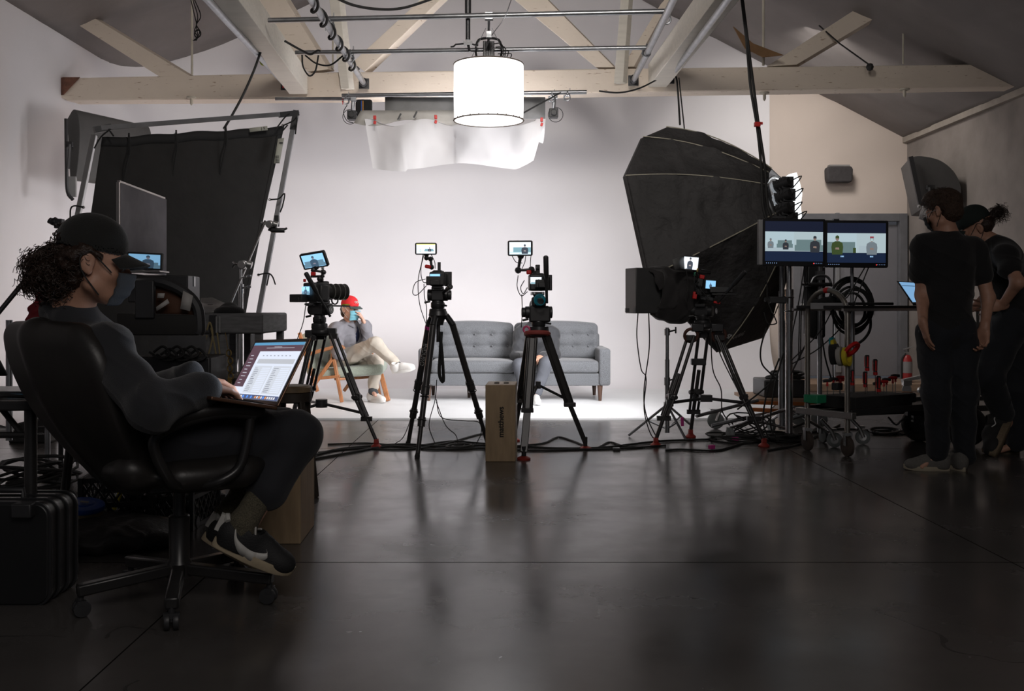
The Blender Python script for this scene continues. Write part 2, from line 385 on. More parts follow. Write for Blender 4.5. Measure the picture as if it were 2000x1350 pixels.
# painted sweep: floor pad, cove and upright, one surface
def cyc():
    b = MB(); R = 0.75; rc = 1.3; zt = 6.3; YW = 12.985; xl = XL+0.012; xr = 3.46
    prof = [(3.9, 0.0)]+[(R-R*math.sin(a), R-R*math.cos(a)) for a in [PI/2*k/10 for k in range(11)]]+[(0.0, 2.0), (0.0, zt)]
    path = [((xl, 8.3), (1, 0)), ((xl, YW-rc), (1, 0))]
    for k in range(1, 10):
        a = PI/2*k/9; path.append(((xl+rc-rc*math.cos(a), YW-rc+rc*math.sin(a)), (math.cos(a), -math.sin(a))))
    path.append(((xr, YW), (0, -1))); n = len(prof); vs = []
    for (p, nn) in path:
        for (o, z) in prof:
            oo = min(o, YW-9.08) if o > R else o
            if o > R and not (nn == (0, -1)): oo = R+0.02
            vs.append((p[0]+nn[0]*oo, max(9.07, p[1]+nn[1]*oo) if o > R else p[1]+nn[1]*oo, z+0.012))
    # upright and cove only from index 1
    b.add(vs, [(i*n+j, (i+1)*n+j, (i+1)*n+j+1, i*n+j+1) for i in range(len(path)-1) for j in range(1, n-1)])
    return b
b = cyc(); S(b, 'wall_back', CYW, ang=60)
b = MB(); b.prism([(XL+0.02, 8.3), (-3.3, 8.3), (-3.05, 9.07), (2.36, 9.07), (3.5, 12.3), (3.55, 12.97), (XL+0.02, 12.95)], V((0, 0, 0)), V((1, 0, 0)), V((0, 1, 0)), V((0, 0, 0)), V((0, 0, 0.015))); S(b, 'floor_sweep', CYF, smooth=False)
# gable wall with doorway, cream
b = MB(); zc = 6.4
b.box(((3.46+3.60)/2, 13.05, 3.2), (0.14, 0.1, 6.4)); b.box(((XL+3.46)/2, 13.1, 3.2), (3.46-XL, 0.1, 6.4))
dl, dr, dt = 3.75, P(1768, 420, 13.0).x, P(1500, 418, 13).z
b.box(((3.60+dl)/2, 13.05, 3.2), (abs(dl-3.60)+0.001, 0.1, 6.4)); b.box(((dl+dr)/2, 13.05, (dt+6.4)/2), (dr-dl, 0.1, 6.4-dt)); b.box(((dr+XR+0.1)/2, 13.05, 3.2), (XR-dr+0.1, 0.1, 6.4))
S(b, 'wall_gable', CRM, smooth=False)
b = MB(); b.box((XL-0.05, 6.2, 2.1), (0.1, 13.8, 4.2)); S(b, 'wall_left', CYW, smooth=False)
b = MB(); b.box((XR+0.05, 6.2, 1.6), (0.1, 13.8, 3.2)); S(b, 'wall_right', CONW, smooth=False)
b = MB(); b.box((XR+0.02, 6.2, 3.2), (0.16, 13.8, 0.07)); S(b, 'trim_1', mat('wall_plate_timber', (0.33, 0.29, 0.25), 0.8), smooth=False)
# sloping ceilings of sagging sheet
zL, zR, xM, zM = 3.94, 3.2, -0.2, 6.08
def slope(x0, z0, x1, z1, sd, tear):
    random.seed(sd)
    def fn(u, v):
        x = x0+(x1-x0)*u; y = 0.2+12.85*v; z = z0+(z1-z0)*u
        s = math.sin(v*PI*8)**2; sg = 0.06*s*math.sin(u*PI)
        sg += 0.05*noise.noise(V((x*1.2, y*2.2, sd)))+0.03*noise.noise(V((x*0.6+y*1.5, y*4-x*2, sd+4)))
        return V((x, y, z-max(0, sg)*(0 if u in (0, 1) else 1)))
    b = MB(); b.grid(fn, 40, 120); return b
S(slope(XL, zL, xM, zM, 1, 0), 'ceiling_left', DRP, solid=0.01, ang=80)
S(slope(XR+0.03, zR-0.0, xM, zM, 2, 0), 'ceiling_right', DRP, solid=0.01, ang=80)
# door leaf and frame
DRG = mat('grey_door_paint', (0.20, 0.195, 0.21), 0.55, vs=3, var=0.04)
DRF = mat('grey_frame_paint', (0.15, 0.15, 0.16), 0.5)
d = thing('door_1', None, None, ((dl+dr)/2, 13.0, 0.08)); d['kind'] = 'structure'
b = MB(); b.box(((dl+dr)/2, 13.03, (0.08+dt-0.1)/2), (dr-dl-0.2, 0.05, dt-0.26)); b.build('leaf', DRG, d, smooth=False, bevel=0.004)
b = MB()
for xx in (dl+0.05, dr-0.05): b.box((xx, 12.98, (0.08+dt)/2), (0.1, 0.12, dt-0.08)); b.box((xx+(0.03 if xx < 4 else -0.03), 12.96, (0.08+dt)/2), (0.02, 0.04, dt-0.18))
b.box(((dl+dr)/2, 12.98, dt-0.05), (dr-dl-0.2, 0.118, 0.098)); b.box(((dl+dr)/2, 12.955, dt-0.09), (dr-dl-0.17, 0.04, 0.02)); b.build('frame', DRF, d, smooth=False, bevel=0.004)
b = MB(); b.box((4.3, 12.97, 1.03), (1.0, 0.05, 0.07)); b.build('push_bar', ALU, d, bevel=0.01)
b = MB(); pv = P(1637, 560, 12.95); b.box((pv.x, 12.985, 1.25), (0.05, 0.05, 2.0)); b.box((pv.x, 12.95, 0.25), (0.08, 0.03, 0.16)); b.build('edge_bolt', mat('dull_steel', (0.3, 0.3, 0.31), 0.5, 0.5), d, bevel=0.004)
# low plywood landing along the gable wall
b = MB(); b.box(((3.64+XR)/2, 12.52, 0.045), (XR-3.64, 0.92, 0.09)); S(b, 'trim_2', mat('landing_plywood', (0.30, 0.20, 0.135), 0.7, vs=5, stretch=(1, 6, 6)), smooth=False, bevel=0.004)

# ---------------------------------------------------------------- roof timbers
def tr(px, py):          # point on the truss plane (turned a little towards the camera on the right)
    t = (px-118)/(2000-118); dd = 10.65+(10.08-10.65)*t; return P(px, py, dd)
b = MB()
def chord(b, pts, dep=0.14):   # polygon in the picture plane of the truss, given its own thickness
    w0 = [tr(*p) for p in pts]; n = len(w0); off = V((0.05, dep, 0))
    b.add(w0+[p+off for p in w0], [tuple(range(n-1, -1, -1)), tuple(range(n, 2*n))]+[(i, (i+1) % n, n+(i+1) % n, n+i) for i in range(n)]); return b
chord(b, [(118, 158), (118, 190), (130, 196), (640, 193), (1200, 181), (2010, 169), (2010, 166), (1900, 126), (1400, 132), (660, 141), (300, 149), (152, 152)], 0.22)
b.build('roof_beam', TIM, kind='structure', smooth=False, bevel=0.006)
def brace(pts, dep=0.1, y=0.0, m=TIM):
    b = MB(); chord(b, pts, dep); o = b.build('roof_brace', m, kind='structure', smooth=False, bevel=0.004); o.location = (0, y, 0); return o
brace([(148, 46), (182, 34), (372, 149), (310, 149)])
brace([(495, 0), (540, -30), (642, 135), (600, 140)])
brace([(845, 10), (880, -30), (700, 141), (690, 122)], y=0.02) if False else brace([(820, 0), (880, -20), (712, 140), (688, 122)])
brace([(1005, 0), (1060, -10), (1200, 131), (1163, 131)])
brace([(1290, 8), (1325, -30), (1238, 130), (1215, 131)])
brace([(1497, 130), (1556, 126), (1717, 30), (1680, 12)], 0.1)
brace([(644, -5), (664, -5), (684, 176), (668, 177)], 0.06, -0.08, WHB)
brace([(1211, -5), (1227, -5), (1215, 164), (1197, 166)], 0.06, -0.08, WHB)
def rafter(p0, p1, wd, h):
    b = MB(); b.beam(p0, p1, wd, h); return b.build('roof_strut', WHB, kind='structure', smooth=False, bevel=0.006)
rafter(P(583, 162, 10.45), P(420, -60, 7.2), 0.19, 0.24)
rafter(P(1284, 148, 10.3), P(1450, -70, 7.2), 0.19, 0.24)
# ridge rods
for (px, y0, y1, r) in ((375, -20, 147, 0.012), (1491, -20, 128, 0.014), (1764, 55, 125, 0.010), (650, 60, 133, 0.01)):
    b = MB(); b.cyl(tr(px, y0), tr(px, y1), r, 8); b.build('roof_tie_rod', mat('cream_rod_paint', (0.5, 0.46, 0.38), 0.6), kind='structure')
for (px, py) in ((375, 190), (1492, 181), (1765, 174)):
    b = MB(); p = tr(px, py)+V((0, -0.02, 0)); b.lathe([(0.05, 0.0), (0.05, -0.015), (0.016, -0.02), (0.016, -0.07), (0.004, -0.09)], p, n=10)
    b.build('rod_nut', mat('cream_rod_paint', (0.5, 0.46, 0.38), 0.6), kind='structure')
b = MB(); p = tr(121, 155); 
chord(b, [(117, 152), (150, 152), (118, 186)], -0.03); b.build('beam_bracket', mat('rusty_plate', (0.16, 0.07, 0.045), 0.8, vs=20, var=0.4), kind='structure', smooth=False)
# torn strip of timber showing behind the sheet
b = MB(); b.add([P(1432, 52, 10.0), P(1470, 85, 10.0), P(1530, 108, 10.0), P(1490, 112, 10.0), P(1455, 95, 10.0)], [(0, 1, 2, 3, 4)])
b.build('trim_3', mat('old_brown_board', (0.20, 0.11, 0.05), 0.8), kind='structure', solid=0.02, smooth=False)
# ================================================================ people
class Rig: pass
def frame_of(fwd, up=V((0, 0, 1))):
    f = V(fwd).normalized(); r = f.cross(up).normalized(); u = r.cross(f).normalized(); return f, r, u
def HM(f, r, u): return Matrix(((r.x, f.x, u.x), (r.y, f.y, u.y), (r.z, f.z, u.z)))
def head_prims(c, f, r, u, s=1.0, hair=0.0):
    M = HM(f, r, u); L = lambda x, y, z: V(c)+(r*x+f*y+u*z)*s; R = lambda a, b, cc: (a*s, b*s, cc*s)
    p = [ell(L(0, -0.018, 0.035), R(0.074, 0.094, 0.086), M, 0.01), ell(L(0, 0.030, -0.03), R(0.060, 0.062, 0.080), M, 0.03),
         ell(L(0, 0.058, -0.088), R(0.030, 0.028, 0.024), M, 0.03), cap(L(-0.052, 0.01, -0.066), L(-0.015, 0.066, -0.088), 0.018*s, 0.014*s, k=0.03), cap(L(0.052, 0.01, -0.066), L(0.015, 0.066, -0.088), 0.018*s, 0.014*s, k=0.03),
         cap(L(-0.032, 0.078, 0.022), L(0.032, 0.078, 0.022), 0.013*s, k=0.015), cap(L(0, 0.086, 0.012), L(0, 0.113, -0.026), 0.008*s, 0.012*s, k=0.012),
         ell(L(0.011, 0.100, -0.030), R(0.010, 0.012, 0.008), M, 0.008), ell(L(-0.011, 0.100, -0.030), R(0.010, 0.012, 0.008), M, 0.008),
         ell(L(0.036, 0.058, -0.022), R(0.024, 0.022, 0.020), M, 0.02), ell(L(-0.036, 0.058, -0.022), R(0.024, 0.022, 0.020), M, 0.02),
         ell(L(0.031, 0.090, 0.003), R(0.016, 0.012, 0.009), M, 0.01, -1), ell(L(-0.031, 0.090, 0.003), R(0.016, 0.012, 0.009), M, 0.01, -1),
         ell(L(0.031, 0.078, 0.003), R(0.0155, 0.0135, 0.0125), M, 0.004), ell(L(-0.031, 0.078, 0.003), R(0.0155, 0.0135, 0.0125), M, 0.004),
         ell(L(0, 0.090, -0.056), R(0.024, 0.010, 0.008), M, 0.008), ell(L(0, 0.087, -0.068), R(0.019, 0.010, 0.007), M, 0.008)]
    for sx in (-1, 1):
        e = M @ Matrix.Rotation(sx*0.35, 3, 'Z')
        p += [ell(L(sx*0.080, -0.008, 0.0), R(0.010, 0.021, 0.033), e, 0.006), ell(L(sx*0.090, -0.001, 0.004), R(0.007, 0.011, 0.018), e, 0.004, -1), ell(L(sx*0.078, 0.0, -0.026), R(0.009, 0.011, 0.012), M, 0.006)]
    return p
def eyes(c, f, r, u, s, par, open_=True):
    M = HM(f, r, u)
    for sx in (-1, 1):
        b = MB(); b.mat(0).ball(V(c)+(r*sx*0.031+f*0.0835+u*0.0015)*s, 0.0105*s, 12); b.mat(1).ball(V(c)+(r*sx*0.031+f*0.0905+u*0.0010)*s, 0.0050*s, 10)
        b.build('eye', [mat('eye_white', (0.7, 0.68, 0.66), 0.2), mat('eye_iris', (0.03, 0.018, 0.01), 0.15)], par)
def hand_prims(wr, d, n, th, curl=(0.5, 0.6, 0.7, 0.8), tcurl=0.5, spread=0.12, s=1.0, thumb_out=0.8):
    """wr wrist; d finger direction; n palm normal (fingers bend towards it); th +1/-1: thumb side = th * (d x n)"""
    d = V(d).normalized(); n = V(n); n = (n-d*n.dot(d)).normalized(); t = d.cross(n)*th; p = []
    wr = V(wr)
    p.append(cap(wr-d*0.02*s, wr+d*0.03*s, 0.026*s, 0.028*s, (tuple(n), 0.72), 0.02))
    for q, (o, L) in enumerate(((0.028, 0.088), (0.010, 0.092), (-0.009, 0.086), (-0.026, 0.078))):
        p.append(cap(wr+d*0.028*s+t*o*0.75*s, wr+d*L*s+t*o*s, 0.0165*s, 0.0125*s, (tuple(n), 0.8), 0.012))
    p.append(cap(wr+d*0.02*s+t*0.018*s+n*0.006*s, wr+d*0.05*s+t*0.03*s+n*0.01*s, 0.019*s, 0.015*s, None, 0.015))
    for q, (o, L, l) in enumerate(((0.029, 0.090, (0.040, 0.024, 0.020)), (0.010, 0.094, (0.044, 0.028, 0.021)), (-0.010, 0.088, (0.041, 0.026, 0.020)), (-0.027, 0.079, (0.032, 0.020, 0.018)))):
        b = wr+d*L*s+t*o*s; a = -spread*(q-1.5); dd = (d*math.cos(a)+t*math.sin(a)).normalized(); ang = 0
        for j in range(3):
            ang += curl[q]*(0.75, 1.0, 0.65)[j]; v = dd*math.cos(ang)+n*math.sin(ang); e = b+v*l[j]*s
            p.append(cap(b, e, (0.0092, 0.0084, 0.0077)[j]*s, (0.0084, 0.0077, 0.0066)[j]*s, None, 0.004)); b = e
    b = wr+d*0.030*s+t*0.026*s+n*0.006*s; v = (d*0.75+t*thumb_out+n*0.25).normalized(); e = b+v*0.042*s; p.append(cap(b, e, 0.0135*s, 0.0105*s, None, 0.012)); b = e
    v = (v+(n*0.9-t*0.5)*tcurl).normalized(); e = b+v*0.030*s; p.append(cap(b, e, 0.0100*s, 0.0092*s, None, 0.004)); b = e
    v = (v+(n*0.6-t*0.6)*tcurl).normalized(); e = b+v*0.024*s; p.append(cap(b, e, 0.0092*s, 0.0075*s, None, 0.004))
    return p
def body_prims(J, s=1.0):
    p = []
    A = lambda a, b, r0, r1, fl=None, k=0.03: p.append(cap(a, b, r0*s, r1*s, fl, k))
    f = J.tf; A(J.neck, J.hd-J.hu*0.03*s, 0.060, 0.055); A(J.chest, J.neck, 0.085, 0.06, None, 0.05)
    A(J.pel, J.waist, 0.135, 0.118, (tuple(f), 0.78), 0.06); A(J.waist, J.chest, 0.120, 0.145, (tuple(f), 0.75), 0.06)
    A(J.sh[0], J.sh[1], 0.058, 0.058, None, 0.06)
    for i in (0, 1):
        A(J.sh[i], J.el[i], 0.052, 0.038, None, 0.04); A(J.el[i], J.wr[i], 0.039, 0.026)
        A(J.hip[i], J.kn[i], 0.088, 0.058, None, 0.05); A(J.kn[i], J.an[i], 0.056, 0.036); A(J.an[i], J.toe[i], 0.030, 0.018, None, 0.02)
    p += J.heads; p += J.hands; return p
def shirt_prims(J, s=1.0, sleeve=1.0, g=0.012, hem=0.0, sg=0.012):
    p = []; A = lambda a, b, r0, r1, fl=None, k=0.04: p.append(cap(a, b, (r0)*s+g, (r1)*s+g, fl, k)); f = J.tf
    A(J.pel+J.up*hem, J.waist, 0.140, 0.122, (tuple(f), 0.80), 0.06); A(J.waist, J.chest, 0.124, 0.150, (tuple(f), 0.78), 0.06)
    A(J.sh[0], J.sh[1], 0.060, 0.060, None, 0.08); A(J.chest, J.neck-J.up*0.03*s, 0.10, 0.066, None, 0.06)
    for i in (0, 1):
        if sleeve >= 1:
            A(J.sh[i], J.el[i], 0.056, 0.048, None, 0.05); w = J.el[i].lerp(J.wr[i], min(1, sleeve-1) if sleeve > 1 else 0.94); A(J.el[i], w, 0.048, 0.034, None, 0.03)
        else: A(J.sh[i], J.sh[i].lerp(J.el[i], sleeve), 0.056, 0.054+sg, None, 0.025)
    return p
def trouser_prims(J, s=1.0, g=0.012, hem=(0.9, 0.9), kr=0.062, ar=0.048, hr=0.09):
    p = []; A = lambda a, b, r0, r1, fl=None, k=0.04: p.append(cap(a, b, r0*s+g, r1*s+g, fl, k)); f = J.tf
    A(J.pel, J.pel+J.up*0.06*s, 0.138, 0.128, (tuple(f), 0.8), 0.05)
    for i in (0, 1): A(J.hip[i], J.kn[i], hr, kr, None, 0.05); A(J.kn[i], J.kn[i].lerp(J.an[i], hem[i]), kr, ar, None, 0.03)
    return p
def shoe(name, heel, toe, up, mats, par, L=0.30, W=0.105, sole=0.03, h=0.075, extra=None, ox=0.24, orad=0.034):
    """heel and toe are ground contact points of the sole"""
    heel = V(heel); toe = V(toe); f = (toe-heel); L = f.length; f.normalize(); up = V(up); up = (up-f*up.dot(f)).normalized(); r = f.cross(up)
    root = None; W = W*L/0.30; k = L/0.30
    def outline(sc, n=28):
        pts = []
        for i in range(n):
            a = 2*PI*i/n; x = math.cos(a); y = math.sin(a)
            wx = 0.86+0.16*math.cos((x*0.5-0.28)*PI); pts.append(((0.5+0.5*x)*L, y*W*0.5*sc*wx*(1-0.12*(x < -0.4))))
        return pts
    b = MB(); o = outline(1.0); n = len(o); vs = []
    for (z, e) in ((0, 0.94), (0.004, 1.0), (sole*k, 1.0), (sole*k, 0.9)):
        for (x, y) in o:
            lift = 0.010*max(0, (x/L-0.75)/0.25)**2*k
            vs.append(heel+f*(L/2+(x-L/2)*(0.985 if e < 1 else 1))+r*y*e+up*(z+lift))
    b.add(vs, [tuple(range(n-1, -1, -1)), tuple(range(3*n, 4*n))]+[(q*n+i, q*n+(i+1) % n, (q+1)*n+(i+1) % n, (q+1)*n+i) for q in range(3) for i in range(n)])
    so = b.build('sole', mats[1], par, ang=50)
    Q = lambda x, y, z: heel+f*x*L+r*y*W+up*(sole*k*0.8+z*k)
    M = HM(f, r, up)
    pr = [ell(Q(0.78, 0, 0.012), (W*0.46, L*0.21, 0.044*k), M, 0.02), ell(Q(0.5, 0, 0.02), (W*0.42, L*0.27, 0.064*k), M, 0.03), ell(Q(0.17, 0, 0.026), (W*0.37, L*0.155, 0.074*k), M, 0.03), cap(Q(ox-0.04, 0, 0.02), Q(ox-0.01, 0, h-0.008), (orad+0.003)*k, (orad+0.004)*k, None, 0.03), cap(Q(0.13, 0, 0.045), Q(ox, 0, 0.045), 0.034*k, 0.034*k, None, 0.03),
          ell(Q(0.4, 0, -0.055), (W*1.0, L*0.9, 0.05*k), M, 0.004, -1), cap(Q(ox, 0, h-0.01), Q(ox, 0, h+0.08), orad*k, (orad+0.002)*k, None, 0.004, -1) ]
    uo = sdf_obj('upper', pr, 0.004, mats[0], par, 0.02)
    b = MB()
    for q in range(5):
        x = 0.42+q*0.055; z = 0.067-0.009*q; b.tube([Q(x, -0.22, z-0.010), Q(x+0.01, 0, z+0.004), Q(x, 0.22, z-0.010)], 0.0028*k, 5)
    b.build('laces', mats[2], par)
    if extra:
        from mathutils.bvhtree import BVHTree
        Q.bvh = BVHTree.FromPolygons([v.co for v in uo.data.vertices], [tuple(p_.vertices) for p_ in uo.data.polygons]); extra(Q, k, par, f, r, up, W, L)
def cap_hat(c, f, r, u, s, m, par, brim_m=None, back=False, tilt=0.0, name='cap', flat=False, peak=0.075):
    M = HM(f, r, u); L = lambda x, y, z: V(c)+(r*x+f*y+u*z)*s
    sdf_obj(name, [ell(L(0, -0.012, 0.052), (0.083*s, 0.104*s, 0.090*s), M, 0.01), ell(L(0, 0, -0.055), (0.3*s, 0.3*s, 0.085*s), M, 0.003, -1), ell(L(0, -0.012, 0.040), (0.078*s, 0.099*s, 0.088*s), M, 0.003, -1)], 0.004, m, par, 0.01)
    b = MB()
    def fn(i, j):
        a = (i-0.5)*2.3; rr = 0.094+peak*j; x = math.sin(a)*(0.080+0.006*j)*(1-0.0*j); y = 0.045+math.cos(a)*(0.045+peak*j*1.0)
        return L(x, y, 0.034-(0 if flat else 0.030*(x/0.08)**2)-0.018*j+0.004)
    b.grid(fn, 16, 6); b.build('brim', brim_m or m, par, solid=0.004)
def mask(c, f, r, u, s, m, par, lower=0.0):
    L = lambda x, y, z: V(c)+(r*x+f*y+u*z)*s; b = MB()
    def fn(i, j):
        a = (i-0.5)*2.1; t = j; y = 0.028+math.cos(a*0.95)*(0.086-0.030*t*t+0.008*math.sin(t*PI)); x = math.sin(a)*(0.079-0.016*t); z = -0.012-0.092*t+0.012*math.cos(a)*(1-t)-0.006*abs(a)*(t)
        pl = 0.0018*math.sin(t*PI*7); return L(x, y+pl+0.006, z-lower)
    b.grid(fn, 20, 22); return b.build('face_mask', m, par, solid=0.0016)
def straps(c, f, r, u, s, m, par, lower=0.0):
    L = lambda x, y, z: V(c)+(r*x+f*y+u*z)*s
    for sx in (-1, 1):
        b = MB(); b.tube(spl([L(sx*0.071, 0.062, -0.016-lower), L(sx*0.080, 0.025, 0.012), L(sx*0.084, -0.004, 0.034), L(sx*0.090, -0.028, 0.01), L(sx*0.082, -0.016, -0.03), L(sx*0.072, 0.018, -0.066), L(sx*0.060, 0.040, -0.088-lower)], 4), 0.0022*s, 5); b.build('ear_loop', m, par)

def rig(hd, hf, hu, neck, chest, waist, pel, sh, el, wr, hip, kn, an, toe, hands, hs=1.0, tf=None, up=V((0, 0, 1))):
    J = Rig(); J.hd = V(hd); J.hf, J.hr, J.hu = frame_of(hf, hu); J.neck, J.chest, J.waist, J.pel = V(neck), V(chest), V(waist), V(pel)
    J.sh, J.el, J.wr, J.hip, J.kn, J.an, J.toe = sh, el, wr, hip, kn, an, toe; J.tf = V(tf).normalized(); J.up = V(up)
    J.heads = head_prims(J.hd, J.hf, J.hr, J.hu, hs); J.hands = hands; J.hs = hs; return J
def curls(c, R, n, rr, seed, par, m, h=None, r0=0.0028, ln=0.06, name='curls', keep=None):
    random.seed(seed); b = MB()
    for i in range(n):
        th = random.uniform(0, 2*PI); ph = math.acos(random.uniform(-1, 1)); dv = V((math.sin(ph)*math.cos(th), math.sin(ph)*math.sin(th), math.cos(ph)))
        p = V(c)+V((dv.x*R[0], dv.y*R[1], dv.z*R[2]))*random.uniform(0.75, 1.0)
        if keep and not keep(p): continue
        o = dv.orthogonal().normalized(); q = dv.cross(o); a0 = random.uniform(0, 6); l = ln*random.uniform(0.5, 1.1); w = rr*random.uniform(0.6, 1.2); g = V((0, 0, -1))
        tan = (dv*0.5+V((random.uniform(-1, 1), random.uniform(-1, 1), random.uniform(-1.2, 0.6)))*0.7).normalized()
        pts = []
        for k in range(22):
            t = k/21; pts.append(p+tan*l*t+g*l*0.4*t*t+(o*math.cos(a0+t*13)+q*math.sin(a0+t*13))*w)
        b.tube(pts, r0, 3, cap=False)
    return b.build(name, m, par)

# ---------------------------------------------------------------- foreground: person with laptop in swivel chair
HAIRB = mat('dark_brown_hair', (0.028, 0.014, 0.009), 0.45, var=0.3, vs=60, bump=0.4, bs=120)
CA = math.radians(33); CC = V((-1.143, 3.50, 0)); cf = V((math.cos(CA), math.sin(CA), 0)); cs = V((-math.sin(CA), math.cos(CA), 0)); cz = V((0, 0, 1))
def CL(a, s, z): return CC+cf*a+cs*s+cz*z           # chair frame: forward, sideways (far +), up
ch = thing('office_chair', 'large black swivel office chair holding the person with the laptop', 'chair', CC)
for k, an in enumerate((-4, 68, 140, 212, 284)):
    a = math.radians(an); dv = V((math.cos(a), math.sin(a), 0)); tip = CC+dv*0.335
    b = MB(); b.beam(CC+dv*0.02+cz*0.118, tip+cz*0.088, 0.045, 0.04); g = b.build('leg', mat('chair_base_nylon', (0.02, 0.019, 0.019), 0.32), ch, bevel=0.007)
    b = MB(); b.cyl(tip-dv*0.012+cz*0.03, tip-dv*0.012+cz*0.08, 0.011, 10); sd = dv.cross(cz)
    for q in (-1, 1): b.lathe([(0.010, -0.009), (0.027, -0.008), (0.029, 0), (0.027, 0.008), (0.010, 0.009)], tip-dv*0.015+sd*q*0.014+cz*0.029, sd, 20)
    b.box(tip-dv*0.01+cz*0.048, (0.022, 0.05, 0.018), Matrix.Rotation(a, 3, 'Z')); b.build('caster', BLK, g)
b = MB(); b.lathe([(0.045, 0.09), (0.042, 0.14), (0.034, 0.15), (0.036, 0.30), (0.031, 0.305)], CC, n=24); b.build('column_cover', mat('chair_base_nylon', (0.02, 0.019, 0.019), 0.32), ch)
b = MB(); b.cyl(CC+cz*0.29, CC+cz*0.43, 0.021); b.build('gas_lift', BLKM, ch)
b = MB(); b.box(CC+cz*0.425, (0.26, 0.2, 0.05), Matrix.Rotation(CA, 3, 'Z')); b.build('tilt_mechanism', BLKM, ch, bevel=0.01)
CHF = mat('chair_black_vinyl', (0.020, 0.018, 0.017), 0.42, bump=0.03, bs=140)
seatM = HM(cf, cs*-1, cz)
sdf_obj('seat', [ell(CL(0.01, 0, 0.475), (0.27, 0.26, 0.06), seatM), ell(CL(0.17, 0, 0.485), (0.25, 0.12, 0.055), seatM), cap(CL(-0.2, -0.17, 0.5), CL(-0.2, 0.17, 0.5), 0.06, k=0.06), cap(CL(-0.05, -0.22, 0.47), CL(0.15, -0.22, 0.47), 0.045, k=0.05), cap(CL(-0.05, 0.22, 0.47), CL(0.15, 0.22, 0.47), 0.045, k=0.05)], 0.008, CHF, ch, 0.05)
bk = []; BS = V((-math.sin(math.radians(50)), math.cos(math.radians(50)), 0)); BN = V((BS.y, -BS.x, 0))
def BL(t, w_): c_ = V((-1.30, 3.40, 0)).lerp(V((-1.535, 3.28, 0)), t)+BS*w_+BN*(0.6*w_*w_-0.05*math.sin(t*PI)); return V((c_.x, c_.y, 0.46+0.49*t))
for i in range(23):           # reclined back, wide at the shoulders, pinched at the lumbar
    t = i/22; z = 0.46+0.49*t; a = -0.20-0.31*t-0.05*math.sin(t*PI); wd = 0.16+0.13*math.sin(min(1, t*1.15)*PI*0.5)-0.05*max(0, (t-0.8)/0.2)**2
    wd -= 0.025; bk.append(cap(BL(t, -wd), BL(t, 0), 0.034, 0.04, None, 0.04)); bk.append(cap(BL(t, 0), BL(t, wd), 0.04, 0.034, None, 0.04))
bk.append(cap(CL(-0.19, -0.15, 0.47), CL(-0.19, 0.15, 0.47), 0.05, k=0.05))
sdf_obj('backrest', bk, 0.008, CHF, ch, 0.04)
for q, nm in ((-1, 'near'), (1, 'far')):
    b = MB(); w = 0.30*q; ZD = -0.045
    path = spl([CL(-0.05, w*0.75, 0.44), CL(-0.10, w*0.95, 0.47), CL(-0.15, w, 0.56), CL(-0.155, w, 0.62), CL(-0.08, w, 0.66), CL(0.06, w, 0.685), CL(0.17, w, 0.67)], 6)
    b.tube(path, [0.018]*len(path), 10); b.tube(spl([CL(0.155, w, 0.67), CL(0.145, w, 0.60), CL(0.115, w, 0.50), CL(0.04, w*0.95, 0.455), CL(-0.02, w*0.7, 0.44)], 6), 0.016, 10)
    a0 = b.build('armrest', mat('chair_base_nylon', (0.02, 0.019, 0.019), 0.32), ch)
    b = MB(); b.tube(spl([CL(-0.15, w, 0.635), CL(-0.07, w, 0.68), CL(0.07, w, 0.70), CL(0.2, w, 0.683)], 6), [0.012]+[0.026]*17+[0.014], 10); b.build('arm_pad', CHF, a0)

pr = thing('person', 'person in black cap and dark grey sweatshirt typing on a laptop in the swivel chair', 'person', (-1.1, 3.4, 0))
hc = P(186, 515, 3.33); hfwd = (cf*math.cos(0.42)-cz*math.sin(0.42)); 
hfwd = (V((0.97, 0.22, 0))*math.cos(0.22)-cz*math.sin(0.22))
shN, shF = P(205, 682, 3.22), P(118, 668, 3.60)
elN, elF = P(298, 800, 3.08), P(262, 775, 3.60)
wrN, wrF = P(402, 757, 3.26), P(378, 738, 3.42)
pel = CL(-0.08, 0, 0.60); hipN, hipF = CL(-0.04, -0.10, 0.60), CL(-0.04, 0.10, 0.60)
knN, knF = P(578, 850, 3.58), P(545, 842, 3.86)
anN, anF = P(474, 1040, 3.42), P(447, 1020, 3.70)
hd_ = V((1, 0.18, -0.18))
hands = hand_prims(wrN, P(442, 765, 3.34)-wrN, V((0.1, 0, -1)), 1, (0.42, 0.46, 0.46, 0.45), 0.35, 0.10, 1.04) + hand_prims(wrF, P(432, 748, 3.48)-wrF, V((0.15, 0, -1)), -1, (0.48, 0.52, 0.52, 0.55), 0.35, 0.12, 1.04)
J = rig(hc, hfwd, cz+hfwd*0.0, P(138, 612, 3.38), P(176, 715, 3.48), P(240, 800, 3.52), pel, [shN, shF], [elN, elF], [wrN, wrF], [hipN, hipF], [knN, knF], [anN, anF], [P(506, 1082, 3.43), P(472, 1066, 3.70)], hands, 1.08, tf=(P(165, 700, 3.37)-P(140, 700, 3.37)).normalized()*0.8+cf*0.7, up=(P(140, 612, 3.34)-pel).normalized())
sdf_obj('body', body_prims(J, 1.0), 0.0045, SKIN, pr, 0.02)
SWT = mat('charcoal_sweatshirt', (0.019, 0.020, 0.024), 0.85, bump=0.2, bs=300, sheen=0.25)
sp = shirt_prims(J, 1.0, 1.0, 0.020, -0.02)
sp.append(cap(P(106, 604, 3.38), P(152, 610, 3.36), 0.046, 0.056, None, 0.03))
for (a, b_, t) in ((elN, wrN, 0.80), (elN, wrN, 0.88), (elN, wrN, 0.96), (elF, wrF, 0.9)):
    q = a.lerp(b_, t); dv = (b_-a).normalized(); sp.append(cap(q-dv*0.004, q+dv*0.004, 0.048, 0.048, None, 0.02))
